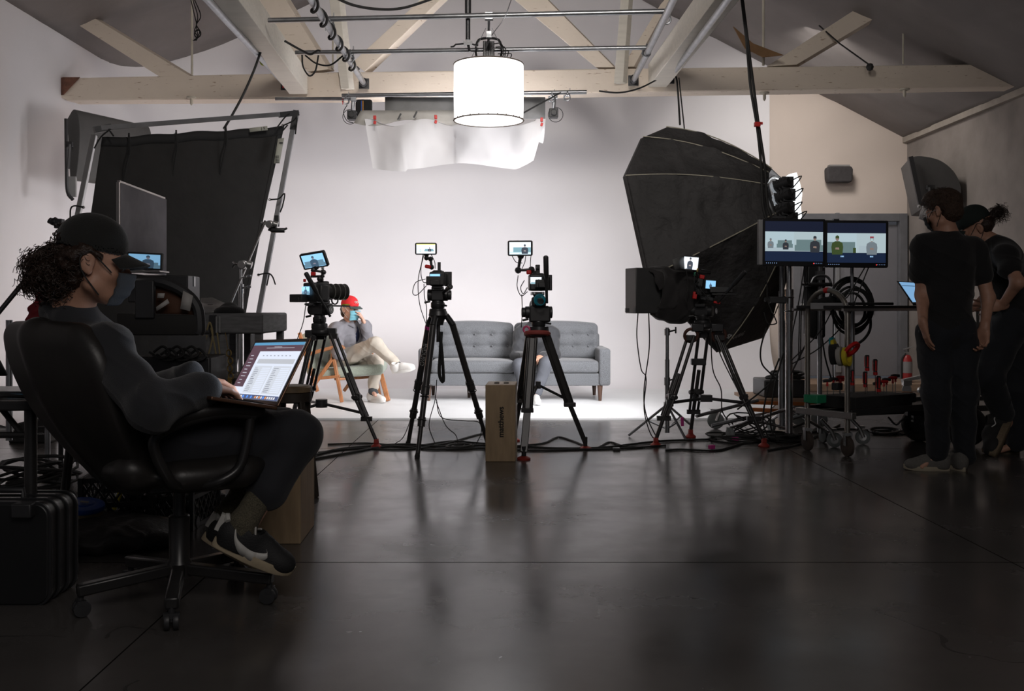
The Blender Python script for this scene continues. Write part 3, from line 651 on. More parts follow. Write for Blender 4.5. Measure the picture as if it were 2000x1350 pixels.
sp.append(cap(hc-J.hu*0.05-J.hf*0.02, hc+J.hu*0.1+J.hf*0.0, 0.088, 0.09, None, 0.012, -1))
sdf_obj('sweatshirt', sp, 0.0055, SWT, pr, 0.03, folds(0.012, 30, 1.3))
TRD = mat('black_trousers', (0.014, 0.015, 0.020), 0.85, bump=0.15, bs=260, sheen=0.15)
sdf_obj('trousers', trouser_prims(J, 1.05, 0.012, (0.56, 0.5), 0.070, 0.060, 0.10), 0.006, TRD, pr, 0.04, folds(0.009, 26, 0.4))
SOK = mat('speckled_wool_sock', (0.10, 0.088, 0.060), 0.95, vs=260, var=0.55, bump=0.5, bs=300)
for (k, a, t) in ((knN, anN, 1), (knF, anF, 2)):
    q = k.lerp(a, 0.45); sdf_obj('sock', [cap(q, a+cz*0.03, 0.052, 0.044), cap(a+cz*0.03, a-cz*0.01, 0.042, 0.036), cap(a-cz*0.01, a+V((0.04, 0, -0.05)), 0.034, 0.026)], 0.005, SOK, pr, 0.03, folds(0.0018, 90, 1))
SHB = mat('shoe_black_suede', (0.014, 0.014, 0.015), 0.7, bump=0.2, bs=200); SHS = mat('cream_shoe_sole', (0.46, 0.38, 0.26), 0.6, vs=30); SHW = mat('shoe_white_leather', (0.5, 0.49, 0.46), 0.5)
def sneaker(Q, k, par, f, r, up, W, L):
    for sd in (-1, 1):
        b = MB(); 
        def at(x, z):            # ride on the side of the upper
            y = max(ry*math.sqrt(max(0.0, 1-((x-cx)/rx)**2-((z-cz_)/rz)**2)) for (cx, cz_, rx, ry, rz) in ((0.78, 0.012, 0.21, 0.46, 0.044), (0.5, 0.02, 0.27, 0.42, 0.064), (0.17, 0.026, 0.155, 0.37, 0.074)))+0.065
            h_ = Q.bvh.ray_cast(Q(x, sd*1.5, z), r*-sd)[0]
            return (h_ if h_ is not None else Q(x, sd*y, z))+r*sd*0.0025
        top = [(0.16, 0.072), (0.22, 0.045), (0.32, 0.032), (0.42, 0.024), (0.52, 0.026), (0.60, 0.036), (0.575, 0.045)]
        bot = [(0.155, 0.066), (0.20, 0.034), (0.30, 0.002), (0.42, -0.010), (0.545, -0.004), (0.625, 0.020), (0.58, 0.045)]
        vs = [at(*p) for p in top]+[at(*p) for p in bot]; n = len(top)
        top = [tuple(p_)[:2] for p_ in spl([V((*p_, 0)) for p_ in top], 6)]; bot = [tuple(p_)[:2] for p_ in spl([V((*p_, 0)) for p_ in bot], 6)]; vs = [at(*p) for p in top]+[at(*p) for p in bot]; n = len(top)
        b.add(vs, [(i, i+1, n+i+1, n+i) for i in range(n-1)]); b.build('side_flash', SHW, par, solid=0.003)
    b = MB(); b.tube(spl([Q(0.05, 0.20, 0.078), Q(0.02, 0, 0.088), Q(0.05, -0.20, 0.078)], 5), 0.011*k, 6); b.tube(spl([Q(0.05, -0.2, 0.080), Q(0.2, -0.30, 0.058), Q(0.38, -0.26, 0.075), Q(0.44, -0.1, 0.088)], 5), 0.004, 5)
    b.box(Q(0.035, 0, 0.06), (0.05*k, 0.022*k, 0.06*k), HM(r, f, up)); b.build('collar', SHW, par, bevel=0.004)
    b = MB(); b.prism([(-0.03, 0), (0.03, 0), (0.026, 0.05), (-0.026, 0.05)], Q(0.40, 0, 0.06), r*k, (up*0.75+f*-0.35)*k, f*0, f*0.008); b.build('tongue', SHW, par, bevel=0.003)
for (h, t) in ((P(412, 1064, 3.40), P(568, 1128, 3.47)), (P(392, 1052, 3.66), P(520, 1118, 3.74))):
    sh = MB(); e = bpy.data.objects.new('shoe', None); C.objects.link(e); e.parent = pr; e.matrix_parent_inverse = WM[pr.name].inverted(); WM[e.name] = Matrix.Identity(4)
    shoe('shoe', h, t, V((0.25, -0.05, 1)), [SHB, SHS, BLKR], e, extra=sneaker, sole=0.032, ox=0.35, orad=0.042)
eyes(hc, J.hf, J.hr, J.hu, 1.08, pr)
CAPM = mat('black_cap_cotton', (0.012, 0.012, 0.011), 0.9, bump=0.2, bs=250, sheen=0.2)
cap_hat(hc+J.hu*0.010-J.hf*0.010, J.hf, J.hr, (J.hu*1.0).normalized(), 1.10, CAPM, pr)
mask(hc-J.hu*0.006, J.hf, J.hr, J.hu, 1.10, mat('slate_cloth_mask', (0.045, 0.050, 0.058), 0.85, bump=0.2, bs=200), pr)
straps(hc, J.hf, J.hr, J.hu, 1.12, BLKR, pr)
hb = P(112, 528, 3.34)
M_ = HM(J.hf, J.hr, J.hu); Lh = lambda x, y, z: hc+(J.hr*x+J.hf*y+J.hu*z)*1.08
sdf_obj('hair', [ell(hb+V((-0.01, 0, 0)), (0.085, 0.085, 0.080), None, 0.03), ell(Lh(0, -0.055, 0.0), (0.088, 0.070, 0.075), M_, 0.03), cap(Lh(-0.075, -0.05, 0.0), Lh(-0.079, -0.028, 0.035), 0.022, 0.02), cap(Lh(0.075, -0.05, 0.0), Lh(0.079, -0.028, 0.035), 0.024, 0.022, None, 0.02), cap(Lh(0.079, -0.025, 0.03), Lh(0.076, 0.022, 0.025), 0.016, 0.008, None, 0.01), cap(Lh(-0.079, -0.025, 0.03), Lh(-0.076, 0.022, 0.025), 0.016, 0.008, None, 0.01), ell(Lh(0, -0.04, -0.055), (0.06, 0.05, 0.04), M_, 0.03), ell(hc+(J.hr*0.08+J.hf*0.05-J.hu*0.02)*1.12, (0.03, 0.03, 0.03), None, 0.004, -1)], 0.005, HAIRB, pr, 0.03, folds(0.010, 120, 0.3))
curls(hb+V((-0.005, 0, -0.002)), (0.110, 0.105, 0.095), 900, 0.010, 3, pr, HAIRB, r0=0.0011, ln=0.036)
curls(Lh(0, -0.045, 0.0), (0.10, 0.085, 0.08), 500, 0.008, 5, pr, HAIRB, r0=0.0011, ln=0.028, keep=lambda p: (p-hc).dot(J.hf) < 0.03 and (p-hc).dot(J.hu) < 0.06 and (p-hc).dot(J.hf) < -0.01 or ((p-hc).dot(J.hu) > 0.02 and (p-hc).dot(J.hu) < 0.05 and (p-hc).dot(J.hf) < 0.055))
curls(Lh(0, -0.07, 0.075), (0.07, 0.05, 0.045), 60, 0.009, 9, pr, HAIRB, r0=0.002, ln=0.04, keep=lambda p: (p-hc).dot(J.hf) < -0.07)

# laptop on the lap; screen polygon solved from its own plane
def laptop(name, label, hinge_l, hinge_r, base_dir, lid_dir, m, screen, depth=0.225, lid=0.225, group=None):
    hl, hr_ = V(hinge_l), V(hinge_r); w = (hr_-hl).length; x = (hr_-hl).normalized(); t = thing(name, label, 'laptop', (hl+hr_)/2, group)
    bd = V(base_dir); bd = (bd-x*bd.dot(x)).normalized(); nb = x.cross(bd); nb = nb if nb.z > 0 else -nb
    ld = V(lid_dir); ld = (ld-x*ld.dot(x)).normalized(); nl = x.cross(ld); nl = nl if nl.dot(bd) > 0 else -nl
    c = (hl+hr_)/2
    R = lambda a, b_, n: Matrix(((a.x, b_.x, n.x), (a.y, b_.y, n.y), (a.z, b_.z, n.z)))
    b = MB(); b.box(c+bd*depth/2-nb*0.006, (w, depth, 0.012), R(x, bd, nb)); base = b.build('base', m, t, bevel=0.004, smooth=False)
    b = MB(); b.box(c+bd*depth*0.35+nb*0.0015, (w*0.86, depth*0.42, 0.003), R(x, bd, nb)); 
    kb = b.build('keyboard', mat('keyboard_black', (0.015, 0.015, 0.016), 0.5), base)
    b = MB()
    for j in range(5):
        for i in range(13): b.box(c+bd*depth*(0.19+0.08*j)+x*w*(-0.39+0.065*i)+nb*0.004, (w*0.055, depth*0.068, 0.003), R(x, bd, nb))
    b.build('keys', mat('key_black', (0.02, 0.02, 0.022), 0.5), base, smooth=False)
    b = MB(); b.box(c+ld*lid/2, (w, lid, 0.007), R(x, ld, nl)); ldo = b.build('lid', m, t, bevel=0.003, smooth=False)
    b = MB(); b.box(c+ld*lid/2+nl*0.0040, (w*0.985, lid*0.97, 0.001), R(x, ld, nl)); b.build('bezel', mat('laptop_bezel', (0.035, 0.022, 0.018), 0.3), ldo)
    o = c+nl*0.0052+ld*lid*0.06; screen(lambda u, v, e=0: o+x*w*0.93*(u-0.5)+ld*lid*0.88*v+nl*(0.0002+e), ldo)
    return t
def em(name, col, s): 
    return mat('screen_'+name, tuple(c*0.05 for c in col), 0.35, var=0.02, emit=col, es=s)
def panel(b, S_, u0, v0, u1, v1, i, e=0):
    b.mat(i).add([S_(u0, v0, e), S_(u1, v0, e), S_(u1, v1, e), S_(u0, v1, e)], [(0, 1, 2, 3)])
def doc_screen(S_, par):
    ms = [em('doc_white', (0.80, 0.86, 1.0), 0.72), em('doc_grey', (0.55, 0.57, 0.62), 0.72), em('doc_panel', (0.68, 0.72, 0.80), 0.72), em('purple', (0.10, 0.055, 0.075), 0.8), em('blue_bar', (0.10, 0.30, 0.50), 0.8), em('dock', (0.06, 0.08, 0.16), 1.0), em('ink', (0.14, 0.15, 0.2), 0.7), em('orange', (0.9, 0.35, 0.1), 0.7), em('green', (0.15, 0.6, 0.2), 0.7), em('icon_blue', (0.1, 0.3, 0.9), 0.8), em('icon_white', (0.8, 0.8, 0.85), 0.7)]
    b = MB(); panel(b, S_, 0, 0, 1, 1, 0); e = 0.0003
    panel(b, S_, 0, 0.20, 0.20, 0.95, 3, e); panel(b, S_, 0, 0.84, 1, 0.95, 3, e); panel(b, S_, 0, 0.95, 1, 1, 4, e); panel(b, S_, 0, 0, 1, 0.075, 5, e)
    panel(b, S_, 0.25, 0.62, 0.97, 0.70, 1, e); panel(b, S_, 0.25, 0.10, 0.60, 0.58, 2, e); panel(b, S_, 0.63, 0.10, 0.97, 0.58, 2, e)
    random.seed(5)
    for i in range(14):
        v = 0.13+i*0.031; panel(b, S_, 0.27, v, 0.27+random.uniform(0.05, 0.1), v+0.008, 6, 2*e); panel(b, S_, 0.65, v, 0.65+random.uniform(0.05, 0.1), v+0.008, 6, 2*e); panel(b, S_, 0.41, v-0.004, 0.58, v+0.014, 0, 2*e); panel(b, S_, 0.78, v-0.004, 0.95, v+0.014, 0, 2*e)
    for i in range(9): panel(b, S_, 0.05, 0.26+i*0.062, 0.05+random.uniform(0.05, 0.09), 0.27+i*0.062, 2, 2*e)
    for i in range(8): panel(b, S_, 0.30+i*0.075, 0.755, 0.33+i*0.075, 0.765, 6, 2*e)
    panel(b, S_, 0.30, 0.895, 0.85, 0.902, 1, 2*e); panel(b, S_, 0.45, 0.915, 0.6, 0.922, 1, 2*e)
    cy = [10, 7, 8, 10, 8, 10, 9, 5, 9, 5, 9, 5, 7, 10, 7, 10, 9, 7, 10, 10, 10, 10]
    for i, k in enumerate(cy): panel(b, S_, 0.05+i*0.041, 0.018, 0.078+i*0.041, 0.058, k, 2*e)
    b.build('screen', ms, par, smooth=False)
LB = mat('bronze_laptop_shell', (0.16, 0.085, 0.055), 0.4, 0.7)
hl, hr_ = P(441, 784, 3.66), P(543, 794, 3.30)
laptop('laptop', 'open laptop showing a form, resting on the lap of the person in the swivel chair', hl, hr_, P(375, 772, 3.35)-P(441, 784, 3.60), P(508, 656, 3.74)-hl, LB, doc_screen, 0.23, 0.255)
light('laptop_screen_glow', 'AREA', P(515, 728, 3.50), 0.5, (0.75, 0.85, 1.0), P(200, 560, 3.3), size=0.25, size_y=0.2, shape='RECTANGLE')
# ================================================================ the set: sofa, armchair, sitters
def P2(px, py, d): return P(px, py, d)
SOFA = mat('grey_sofa_tweed', (0.115, 0.12, 0.13), 0.9, vs=150, var=0.3, bump=0.2, bs=250, sheen=0.2)
sx0, sx1 = P(818, 700, 10.75).x, P(1191, 700, 10.75).x; sc_ = (sx0+sx1)/2; SW = sx1-sx0; sy = 10.65   # front face y
sf = thing('sofa', 'grey button-tufted three-seat sofa on tapered wooden legs standing on the white sweep', 'sofa', (sc_, sy+0.4, 0.015))
def cush(name, lo, hi, par, m, r=0.03, amp=0.0, tilt=0.0, h=0.012, tuft=None, lean=0.0):
    lo, hi = V(lo), V(hi); c = (lo+hi)/2; s2 = (hi-lo)/2; b = MB(); n = 14
    faces = []
    def pt(u, v, w_):
        p = V((u, v, w_)); q = V((u*s2.x, v*s2.y, w_*s2.z)); m_ = V((max(0, abs(q.x)-(s2.x-r)), max(0, abs(q.y)-(s2.y-r)), max(0, abs(q.z)-(s2.z-r))))
        if m_.length > r:
            k = r/m_.length
            q = V(tuple(math.copysign(min(abs(q[i]), s2[i]-r)+m_[i]*k, q[i]) for i in range(3)))
        q.z += amp*(1-u*u)*(1-v*v)*(1 if w_ > 0 else 0); q.y -= amp*(1-u*u)*(1-w_*w_)*(1 if v < 0 else 0)*0.6
        if tuft and v < -0.99:
            for (tx, tz) in tuft:
                d2 = ((q.x-tx)**2+(q.z-tz)**2); q.y += 0.028*math.exp(-d2/0.0016)+0.010*math.exp(-abs(q.z-tz)/0.012)*math.exp(-d2/0.03)
        q.y += lean*(q.z+s2.z); return c+q
    cc = lambda t: math.copysign(1-(1-abs(t))**1.6, t)
    for (a, bx, cx, sg) in ((0, 1, 2, 1), (0, 1, 2, -1), (1, 2, 0, 1), (1, 2, 0, -1), (2, 0, 1, 1), (2, 0, 1, -1)):
        nn = 40 if tuft and a == 1 and sg < 0 else n
        def fn(i, j):
            q = [0, 0, 0]; q[a] = sg; q[bx] = cc(i*2-1); q[cx] = cc(j*2-1); return pt(*q)
        b.grid(fn, nn if not tuft else 40, nn if not tuft else 40)
    return b.build(name, m, par, ang=70, weld=0.0008)
AW = 0.125; ix0, ix1 = sx0+AW+0.0, sx1-AW; mid = (ix0+ix1)/2; zt = 0.015
cush('armrest', (sx0, sy, zt+0.165), (sx0+AW, sy+0.82, zt+0.565), sf, SOFA, 0.03); cush('armrest', (sx1-AW, sy, zt+0.165), (sx1, sy+0.82, zt+0.565), sf, SOFA, 0.03)
cush('base', (ix0+0.001, sy+0.01, zt+0.165), (ix1-0.001, sy+0.80, zt+0.30), sf, SOFA, 0.012)
cush('back_frame', (sx0+0.06, sy+0.62, zt+0.25), (sx1-0.06, sy+0.80, zt+0.72), sf, SOFA, 0.04)
for (a, b_) in ((ix0, mid), (mid, ix1)):
    cush('seat_cushion', (a+0.003, sy-0.01, zt+0.30), (b_-0.003, sy+0.62, zt+0.435), sf, SOFA, 0.035, 0.012)
    w_ = b_-a; tf_ = [(w_*(q-0.5), zz) for q in (0.1, 0.31, 0.52, 0.73, 0.92) for zz in (-0.055, 0.075)]
    bc = cush('back_cushion', (a-0.04 if a == ix0 else a+0.003, sy+0.46, zt+0.43), (b_-0.003 if a == ix0 else b_+0.04, sy+0.66, zt+0.825), sf, SOFA, 0.05, 0.03, tuft=tf_, lean=0.16)
    for (tx, tz) in tf_:
        b = MB(); b.ball(((a+b_)/2+tx, sy+0.455+0.16*(tz+0.197)+0.006, zt+0.43+0.197+tz), (0.011, 0.008, 0.011), 8); b.build('button', SOFA, bc)
for x in (sx0+0.11, sx1-0.11):
    for (y, dy) in ((sy+0.06, -0.015), (sy+0.74, 0.02)):
        b = MB(); b.lathe([(0.017, 0.0), (0.030, 0.168)], (x, y, zt), n=14); b.build('leg', mat('dark_walnut_leg', (0.07, 0.035, 0.022), 0.4), sf)
for x in (mid,):
    b = MB(); b.lathe([(0.017, 0.0), (0.028, 0.168)], (x-0.5, sy+0.45, zt), n=12); b.build('leg', mat('dark_walnut_leg', (0.07, 0.035, 0.022), 0.4), sf)

# sitter on the sofa, mostly behind the third camera
D0 = 10.9
ps = thing('person', 'person in dark jacket and grey jeans on the sofa, head hidden behind a camera', 'person', (P(1047, 700, D0).x, 11.0, 0))
def W(px, py, d): return P(px, py, d)
sh = [W(1078, 652, 11.0), W(1018, 652, 11.0)]; el = [W(1082, 695, 10.85), W(1010, 697, 10.85)]; wr = [W(1058, 697, 10.62), W(1030, 700, 10.62)]
hip = [W(1058, 708, 11.0), W(1036, 708, 11.0)]; kn = [W(1067, 710, 10.48), W(1014, 714, 10.48)]; an = [W(1046, 772, 10.42), W(1026, 772, 10.45)]; toe = [W(1049, 783, 10.25), W(1022, 783, 10.28)]
hand = hand_prims(wr[0], W(1043, 700, 10.5)-wr[0], V((0, 0.3, -1)), 1, (0.9,)*4, 0.4)+hand_prims(wr[1], W(1045, 702, 10.52)-wr[1], V((0, 0.3, -1)), -1, (0.9,)*4, 0.4)
JD = rig(W(1048, 606, 10.85), V((-0.1, -1, -0.1)), cz, W(1048, 632, 10.95), W(1048, 660, 10.98), W(1047, 690, 11.02), W(1047, 706, 11.05), sh, el, wr, hip, kn, an, toe, hand, 1.0, tf=(0, -1, 0))
sdf_obj('body', body_prims(JD), 0.007, SKIN, ps, 0.02)
sdf_obj('jacket', shirt_prims(JD, 1.0, 1, 0.022, -0.02), 0.008, mat('black_jacket', (0.022, 0.023, 0.027), 0.8, sheen=0.2), ps, 0.03, folds(0.011, 38, 2))
sdf_obj('jeans', trouser_prims(JD, 0.95, 0.012, (0.9, 0.9)), 0.008, mat('grey_jeans', (0.075, 0.08, 0.095), 0.85), ps, 0.03, folds(0.004, 40, 1))
sdf_obj('hair', [ell(JD.hd+JD.hu*0.045-JD.hf*0.02, (0.082, 0.098, 0.088), HM(JD.hf, JD.hr, JD.hu)), ell(JD.hd+JD.hf*0.09-JD.hu*0.03, (0.09, 0.075, 0.085), HM(JD.hf, JD.hr, JD.hu), 0.01, -1)], 0.006, mat('black_cap_cotton', (0.012, 0.012, 0.011), 0.9), ps)
eyes(JD.hd, JD.hf, JD.hr, JD.hu, 1.0, ps)
for (a, t) in zip(an, toe):
    e = bpy.data.objects.new('shoe', None); C.objects.link(e); e.parent = ps; e.matrix_parent_inverse = WM[ps.name].inverted(); WM[e.name] = Matrix.Identity(4)
    dv = V((t.x-a.x, t.y-a.y, 0)).normalized(); h0 = V((a.x, a.y, 0.016))-dv*0.06
    shoe('shoe', h0, h0+dv*0.28, cz, [mat('white_canvas', (0.6, 0.6, 0.58), 0.7), WHT, WHT], e)

# armchair with sloping teak frame
ac = thing('armchair', 'teak armchair with pale green cushions at the left of the sofa, a person in it', 'chair', (P(670, 700, 10.9).x, 10.9, 0.015))
SAGE = mat('sage_green_cushion', (0.30, 0.34, 0.285), 0.85, vs=100, var=0.12, bump=0.15, bs=200, sheen=0.2)
def aq(px, py, d): return P(px, py, d)
# near side frame at d~10.45, far side ~11.05 ; facing right
def bar(name, a, b_, w_=0.05, h_=0.03): 
    b = MB(); b.beam(a, b_, w_, h_, V((0, 1, 0))); return b.build(name, WALN, ac, bevel=0.006)
dn, df = 10.45, 11.10
for (dd, ox, oy) in ((dn, 0, 0), (df, 74, -11)):
    k = dn/dd
    q = lambda px, py: P(px+ox, py+oy, dd)
    bar('rear_post', q(585, 650) if dd == dn else q(590, 652), q(612, 762) if dd != dn else q(620, 765), 0.035, 0.055)
    bar('leg', q(650, 690), q(668, 786), 0.035, 0.048)          # front raked leg of the A frame
    bar('leg', q(664, 680), q(598, 775), 0.035, 0.048)
    b = MB(); b.tube(spl([q(598, 694), q(630, 684), q(664, 677), q(672, 682)], 4), [0.02]*13, 8); b.build('armrest', WALN, ac)
    b = MB(); b.beam(q(606, 741), q(664, 735), 0.03, 0.05, V((0, 1, 0))); b.build('side_rail', WALN, ac, bevel=0.005)
bar('leg', P(744, 730, 10.75), P(758, 783, 10.62), 0.05, 0.04)
bar('front_rail', P(655, 741, 10.45), P(748, 735, 10.85), 0.025, 0.05)
b = MB(); M_ = frame_of((0.93, 0.37, 0)); SM = HM(*M_)
# seat cushion: prism from four ground-plan corners
def slab(name, pts, th, m, par, bev=0.03):
    b = MB(); n = len(pts); u = (V(pts[1])-V(pts[0])).cross(V(pts[3])-V(pts[0])).normalized(); u = u if u.z > 0 else -u
    b.add([V(p)+u*th/2 for p in pts]+[V(p)-u*th/2 for p in pts], [tuple(range(n)), tuple(range(2*n-1, n-1, -1))]+[(i, (i+1) % n, n+(i+1) % n, n+i) for i in range(n)])
    o = b.build(name, m, par); md = o.modifiers.new('b', 'BEVEL'); md.width = bev; md.segments = 4; return o
slab('seat_cushion', [P(610, 733, 10.45), P(748, 722, 10.50), P(757, 712, 11.0), P(640, 722, 11.05)], 0.11, SAGE, ac, 0.035)
slab('back_cushion', [P(607, 735, 10.50), P(650, 722, 11.05), P(637, 640, 11.20), P(592, 652, 10.60)], 0.11, SAGE, ac, 0.045)
# sitter in red cap
pc = thing('person', 'person in red cap, blue face mask and grey shirt sitting cross-legged in the armchair', 'person', (P(690, 700, 10.8).x, 10.8, 0))
fw = V((0.80, -0.55, 0)).normalized(); sdv = fw.cross(cz)      # his right = towards camera-left
hdC = P(684, 604, 10.72); HF = V((0.72, -0.66, -0.12))
sh = [P(655, 645, 10.62), P(712, 640, 10.95)]; el = [P(660, 690, 10.46), P(718, 668, 10.70)]; wr = [P(686, 702, 10.74), P(713, 634, 10.68)]
hip = [P(663, 705, 10.68), P(676, 704, 10.85)]; kn = [P(733, 672, 10.42), P(736, 706, 10.62)]; an = [P(776, 714, 10.35), P(728, 764, 10.55)]; toe = [P(795, 722, 10.3), P(733, 772, 10.48)]
hand = hand_prims(wr[1], P(703, 611, 10.64)-wr[1], V((-1, -0.1, -0.3)), -1, (0.25, 0.25, 0.3, 0.35), 0.3, 0.08, 1.05, 1.0)+hand_prims(wr[0], P(700, 706, 10.8)-wr[0], V((0.3, 0.3, -1)), -1, (0.5,)*4)
JC = rig(hdC, HF, cz, P(683, 628, 10.78), P(681, 657, 10.80), P(672, 688, 10.82), P(667, 703, 10.82), sh, el, wr, hip, kn, an, toe, hand, 1.0, tf=fw)
sdf_obj('body', body_prims(JC), 0.0055, mat('skin_light', (0.56, 0.33, 0.25), 0.5), pc, 0.02)
GSH = mat('grey_work_shirt', (0.19, 0.185, 0.205), 0.85, bump=0.1, bs=200, sheen=0.15)
sp = shirt_prims(JC, 1.0, 1, 0.016, -0.02); fC = JC.tf
sp.append(ell(JC.chest+fC*0.165+cz*0.0+JC.hr*0.0, (0.030, 0.055, 0.19), HM(fC, fC.cross(cz), cz), 0.004, -1))
sp.append(cap(JC.hd-cz*0.06+JC.hf*0.01, JC.hd+cz*0.1, 0.09, 0.09, None, 0.01, -1))
sdf_obj('shirt', sp, 0.006, GSH, pc, 0.03, folds(0.012, 40, 0.7))
sdf_obj('undershirt', [cap(JC.pel+cz*0.05, JC.waist, 0.132, 0.125, (tuple(fC), 0.8)), cap(JC.waist, JC.chest+cz*0.04, 0.128, 0.135, (tuple(fC), 0.82)), ell(JC.chest+fC*0.07+cz*0.03, (0.07, 0.07, 0.12), HM(fC, fC.cross(cz), cz))], 0.007, mat('navy_tshirt', (0.016, 0.022, 0.06), 0.85), pc, 0.04)
b = MB()
for sg in (-1, 1):
    b = MB(); o = JC.neck+cz*0.01; r_ = fC.cross(cz)*sg
    b.add([o+r_*0.075-cz*0.0, o+fC*0.085+r_*0.03-cz*0.005, o+fC*0.125+r_*0.055-cz*0.075, o+fC*0.06+r_*0.095-cz*0.05], [(0, 1, 2, 3)]); b.build('collar', GSH, pc, solid=0.006)
TAN = mat('stone_chinos', (0.50, 0.45, 0.385), 0.85, bump=0.1, bs=160)
sdf_obj('trousers', trouser_prims(JC, 0.98, 0.012, (0.86, 0.84), 0.062, 0.046), 0.006, TAN, pc, 0.035, folds(0.009, 40, 0.2))
for (k, a) in zip(kn, an): sdf_obj('sock', [cap(k.lerp(a, 0.72), a, 0.044, 0.043), cap(a, a+(0, 0, 0) if False else a+V((0.03, -0.02, -0.02)), 0.042, 0.036)], 0.006, mat('charcoal_sock', (0.05, 0.055, 0.06), 0.9), pc, 0.02)
WSH = mat('white_shoe_leather', (0.72, 0.70, 0.67), 0.5); YLC = mat('mustard_laces', (0.5, 0.33, 0.04), 0.8)
for (h, t, u, lc) in ((P(766, 716, 10.30)+V((0.0, 0, -0.07)), P(812, 722, 10.22), V((-0.2, -0.3, 1)), WSH), (P(719, 789, 10.62), P(752, 793, 10.44), cz, YLC)):
    e = bpy.data.objects.new('shoe', None); C.objects.link(e); e.parent = pc; e.matrix_parent_inverse = WM[pc.name].inverted(); WM[e.name] = Matrix.Identity(4)
    if lc is YLC: h.z = 0.016; t.z = 0.016
    shoe('shoe', h, t, u, [WSH, WSH, lc], e, sole=0.034)
eyes(JC.hd, JC.hf, JC.hr, JC.hu, 1.0, pc)
RCAP = mat('red_cap_cotton', (0.62, 0.016, 0.022), 0.8)
cap_hat(JC.hd, JC.hf, JC.hr, JC.hu, 1.04, RCAP, pc, mat('cap_green_underbrim', (0.05, 0.075, 0.07), 0.8), flat=True, peak=0.07)
b = MB(); o = JC.hd+JC.hf*0.098+JC.hu*0.088; b.torus(o-JC.hr*0.012, 0.011, 0.0022, JC.hf+JC.hu*0.5, 12, 5); b.torus(o+JC.hr*0.012, 0.011, 0.0022, JC.hf+JC.hu*0.5, 12, 5); b.build('cap_emblem', WHT, pc)
mask(JC.hd, JC.hf, JC.hr, JC.hu, 1.04, mat('surgical_mask_blue', (0.20, 0.52, 0.64), 0.7), pc); straps(JC.hd, JC.hf, JC.hr, JC.hu, 1.02, WHT, pc)
M_ = HM(JC.hf, JC.hr, JC.hu); Lh = lambda x, y, z: JC.hd+JC.hr*x+JC.hf*y+JC.hu*z
sdf_obj('hair', [ell(Lh(0, -0.05, 0.0), (0.083, 0.066, 0.07), M_), ell(Lh(0, -0.085, -0.055), (0.05, 0.035, 0.05), M_), cap(Lh(-0.078, -0.02, 0.03), Lh(-0.076, 0.015, 0.015), 0.012, 0.006), cap(Lh(0.078, -0.02, 0.03), Lh(0.076, 0.015, 0.015), 0.012, 0.006)], 0.005, mat('grey_brown_hair', (0.06, 0.042, 0.034), 0.6, bump=0.3, bs=150), pc, 0.02, folds(0.004, 130, 0.3))
for sg in (-1, 1):
    b = MB(); b.tube(spl([Lh(sg*0.018, 0.100, 0.022), Lh(sg*0.034, 0.094, 0.030), Lh(sg*0.052, 0.076, 0.024)], 4), 0.0035, 5); b.build('eyebrow', mat('brow_hair', (0.05, 0.03, 0.022), 0.7), pc)

# ================================================================ two people standing at the monitors
TEE = mat('black_tshirt', (0.011, 0.011, 0.012), 0.9, bump=0.15, bs=220, sheen=0.15); JNS = mat('black_jeans', (0.011, 0.013, 0.018), 0.85, bump=0.15, bs=220, sheen=0.1)
pa = thing('person', 'person standing with back turned, black t-shirt, bare head, grey trainers', 'person', (P(1845, 900, 6.3).x, 6.3, 0))
dA = 6.28; q = lambda px, py, d=0: P(px, py, dA+d)
sh = [q(1800, 483), q(1905, 487, 0.02)]; el = [q(1801, 577, 0.02), q(1930, 582, -0.02)]; wr = [q(1803, 633, -0.14), q(1923, 641, -0.10)]
hip = [q(1824, 655), q(1877, 655)]; kn = [q(1829, 768, -0.05), q(1882, 768, -0.02)]; an = [q(1831, 890), q(1884, 892, 0.02)]; toe = [q(1800, 912, -0.02), q(1882, 912, 0.12)]
hand = hand_prims(wr[0], V((0.30, 0.12, -1)), V((1, 0, 0)), -1, (0.2,)*4, 0.3, 0.03, 1.0, 0.3)+hand_prims(wr[1], V((-0.06, 0.05, -1)), V((-0.8, -0.45, 0)), 1, (0.7, 0.8, 0.85, 0.9), 0.7, 0.02, 1.04, 0.3)
JA = rig(q(1842, 413, -0.0), V((-0.62, 0.72, -0.32)), cz, q(1850, 463), q(1853, 515), q(1852, 590), q(1851, 640), sh, el, wr, hip, kn, an, toe, hand, 1.02, tf=(-0.2, 1, 0))
sdf_obj('body', body_prims(JA, 1.02), 0.0055, SKIN, pa, 0.02)
sp = shirt_prims(JA, 1.05, 0.52, 0.010, -0.03, 0.006); sp[2] = cap(sh[0]+V((0.02, 0, 0.01)), sh[1]-V((0.02, 0, -0.01)), 0.072, 0.072, None, 0.08)
sp.append(cap(q(1850, 462), q(1850, 470), 0.062, 0.10, None, 0.03)); sp.append(cap(JA.hd-V((0, 0, 0.06)), JA.hd, 0.075, 0.1, None, 0.008, -1))
sdf_obj('tshirt', sp, 0.006, TEE, pa, 0.04, folds(0.013, 24, 1.9))
sdf_obj('trousers', trouser_prims(JA, 1.02, 0.012, (0.97, 0.97), 0.070, 0.052, 0.098), 0.006, JNS, pa, 0.04, folds(0.009, 28, 2.4))
GTR = mat('grey_knit_trainer', (0.13, 0.125, 0.115), 0.8, vs=120, bump=0.3, bs=200); CRS = mat('cream_trainer_sole', (0.42, 0.37, 0.28), 0.6)
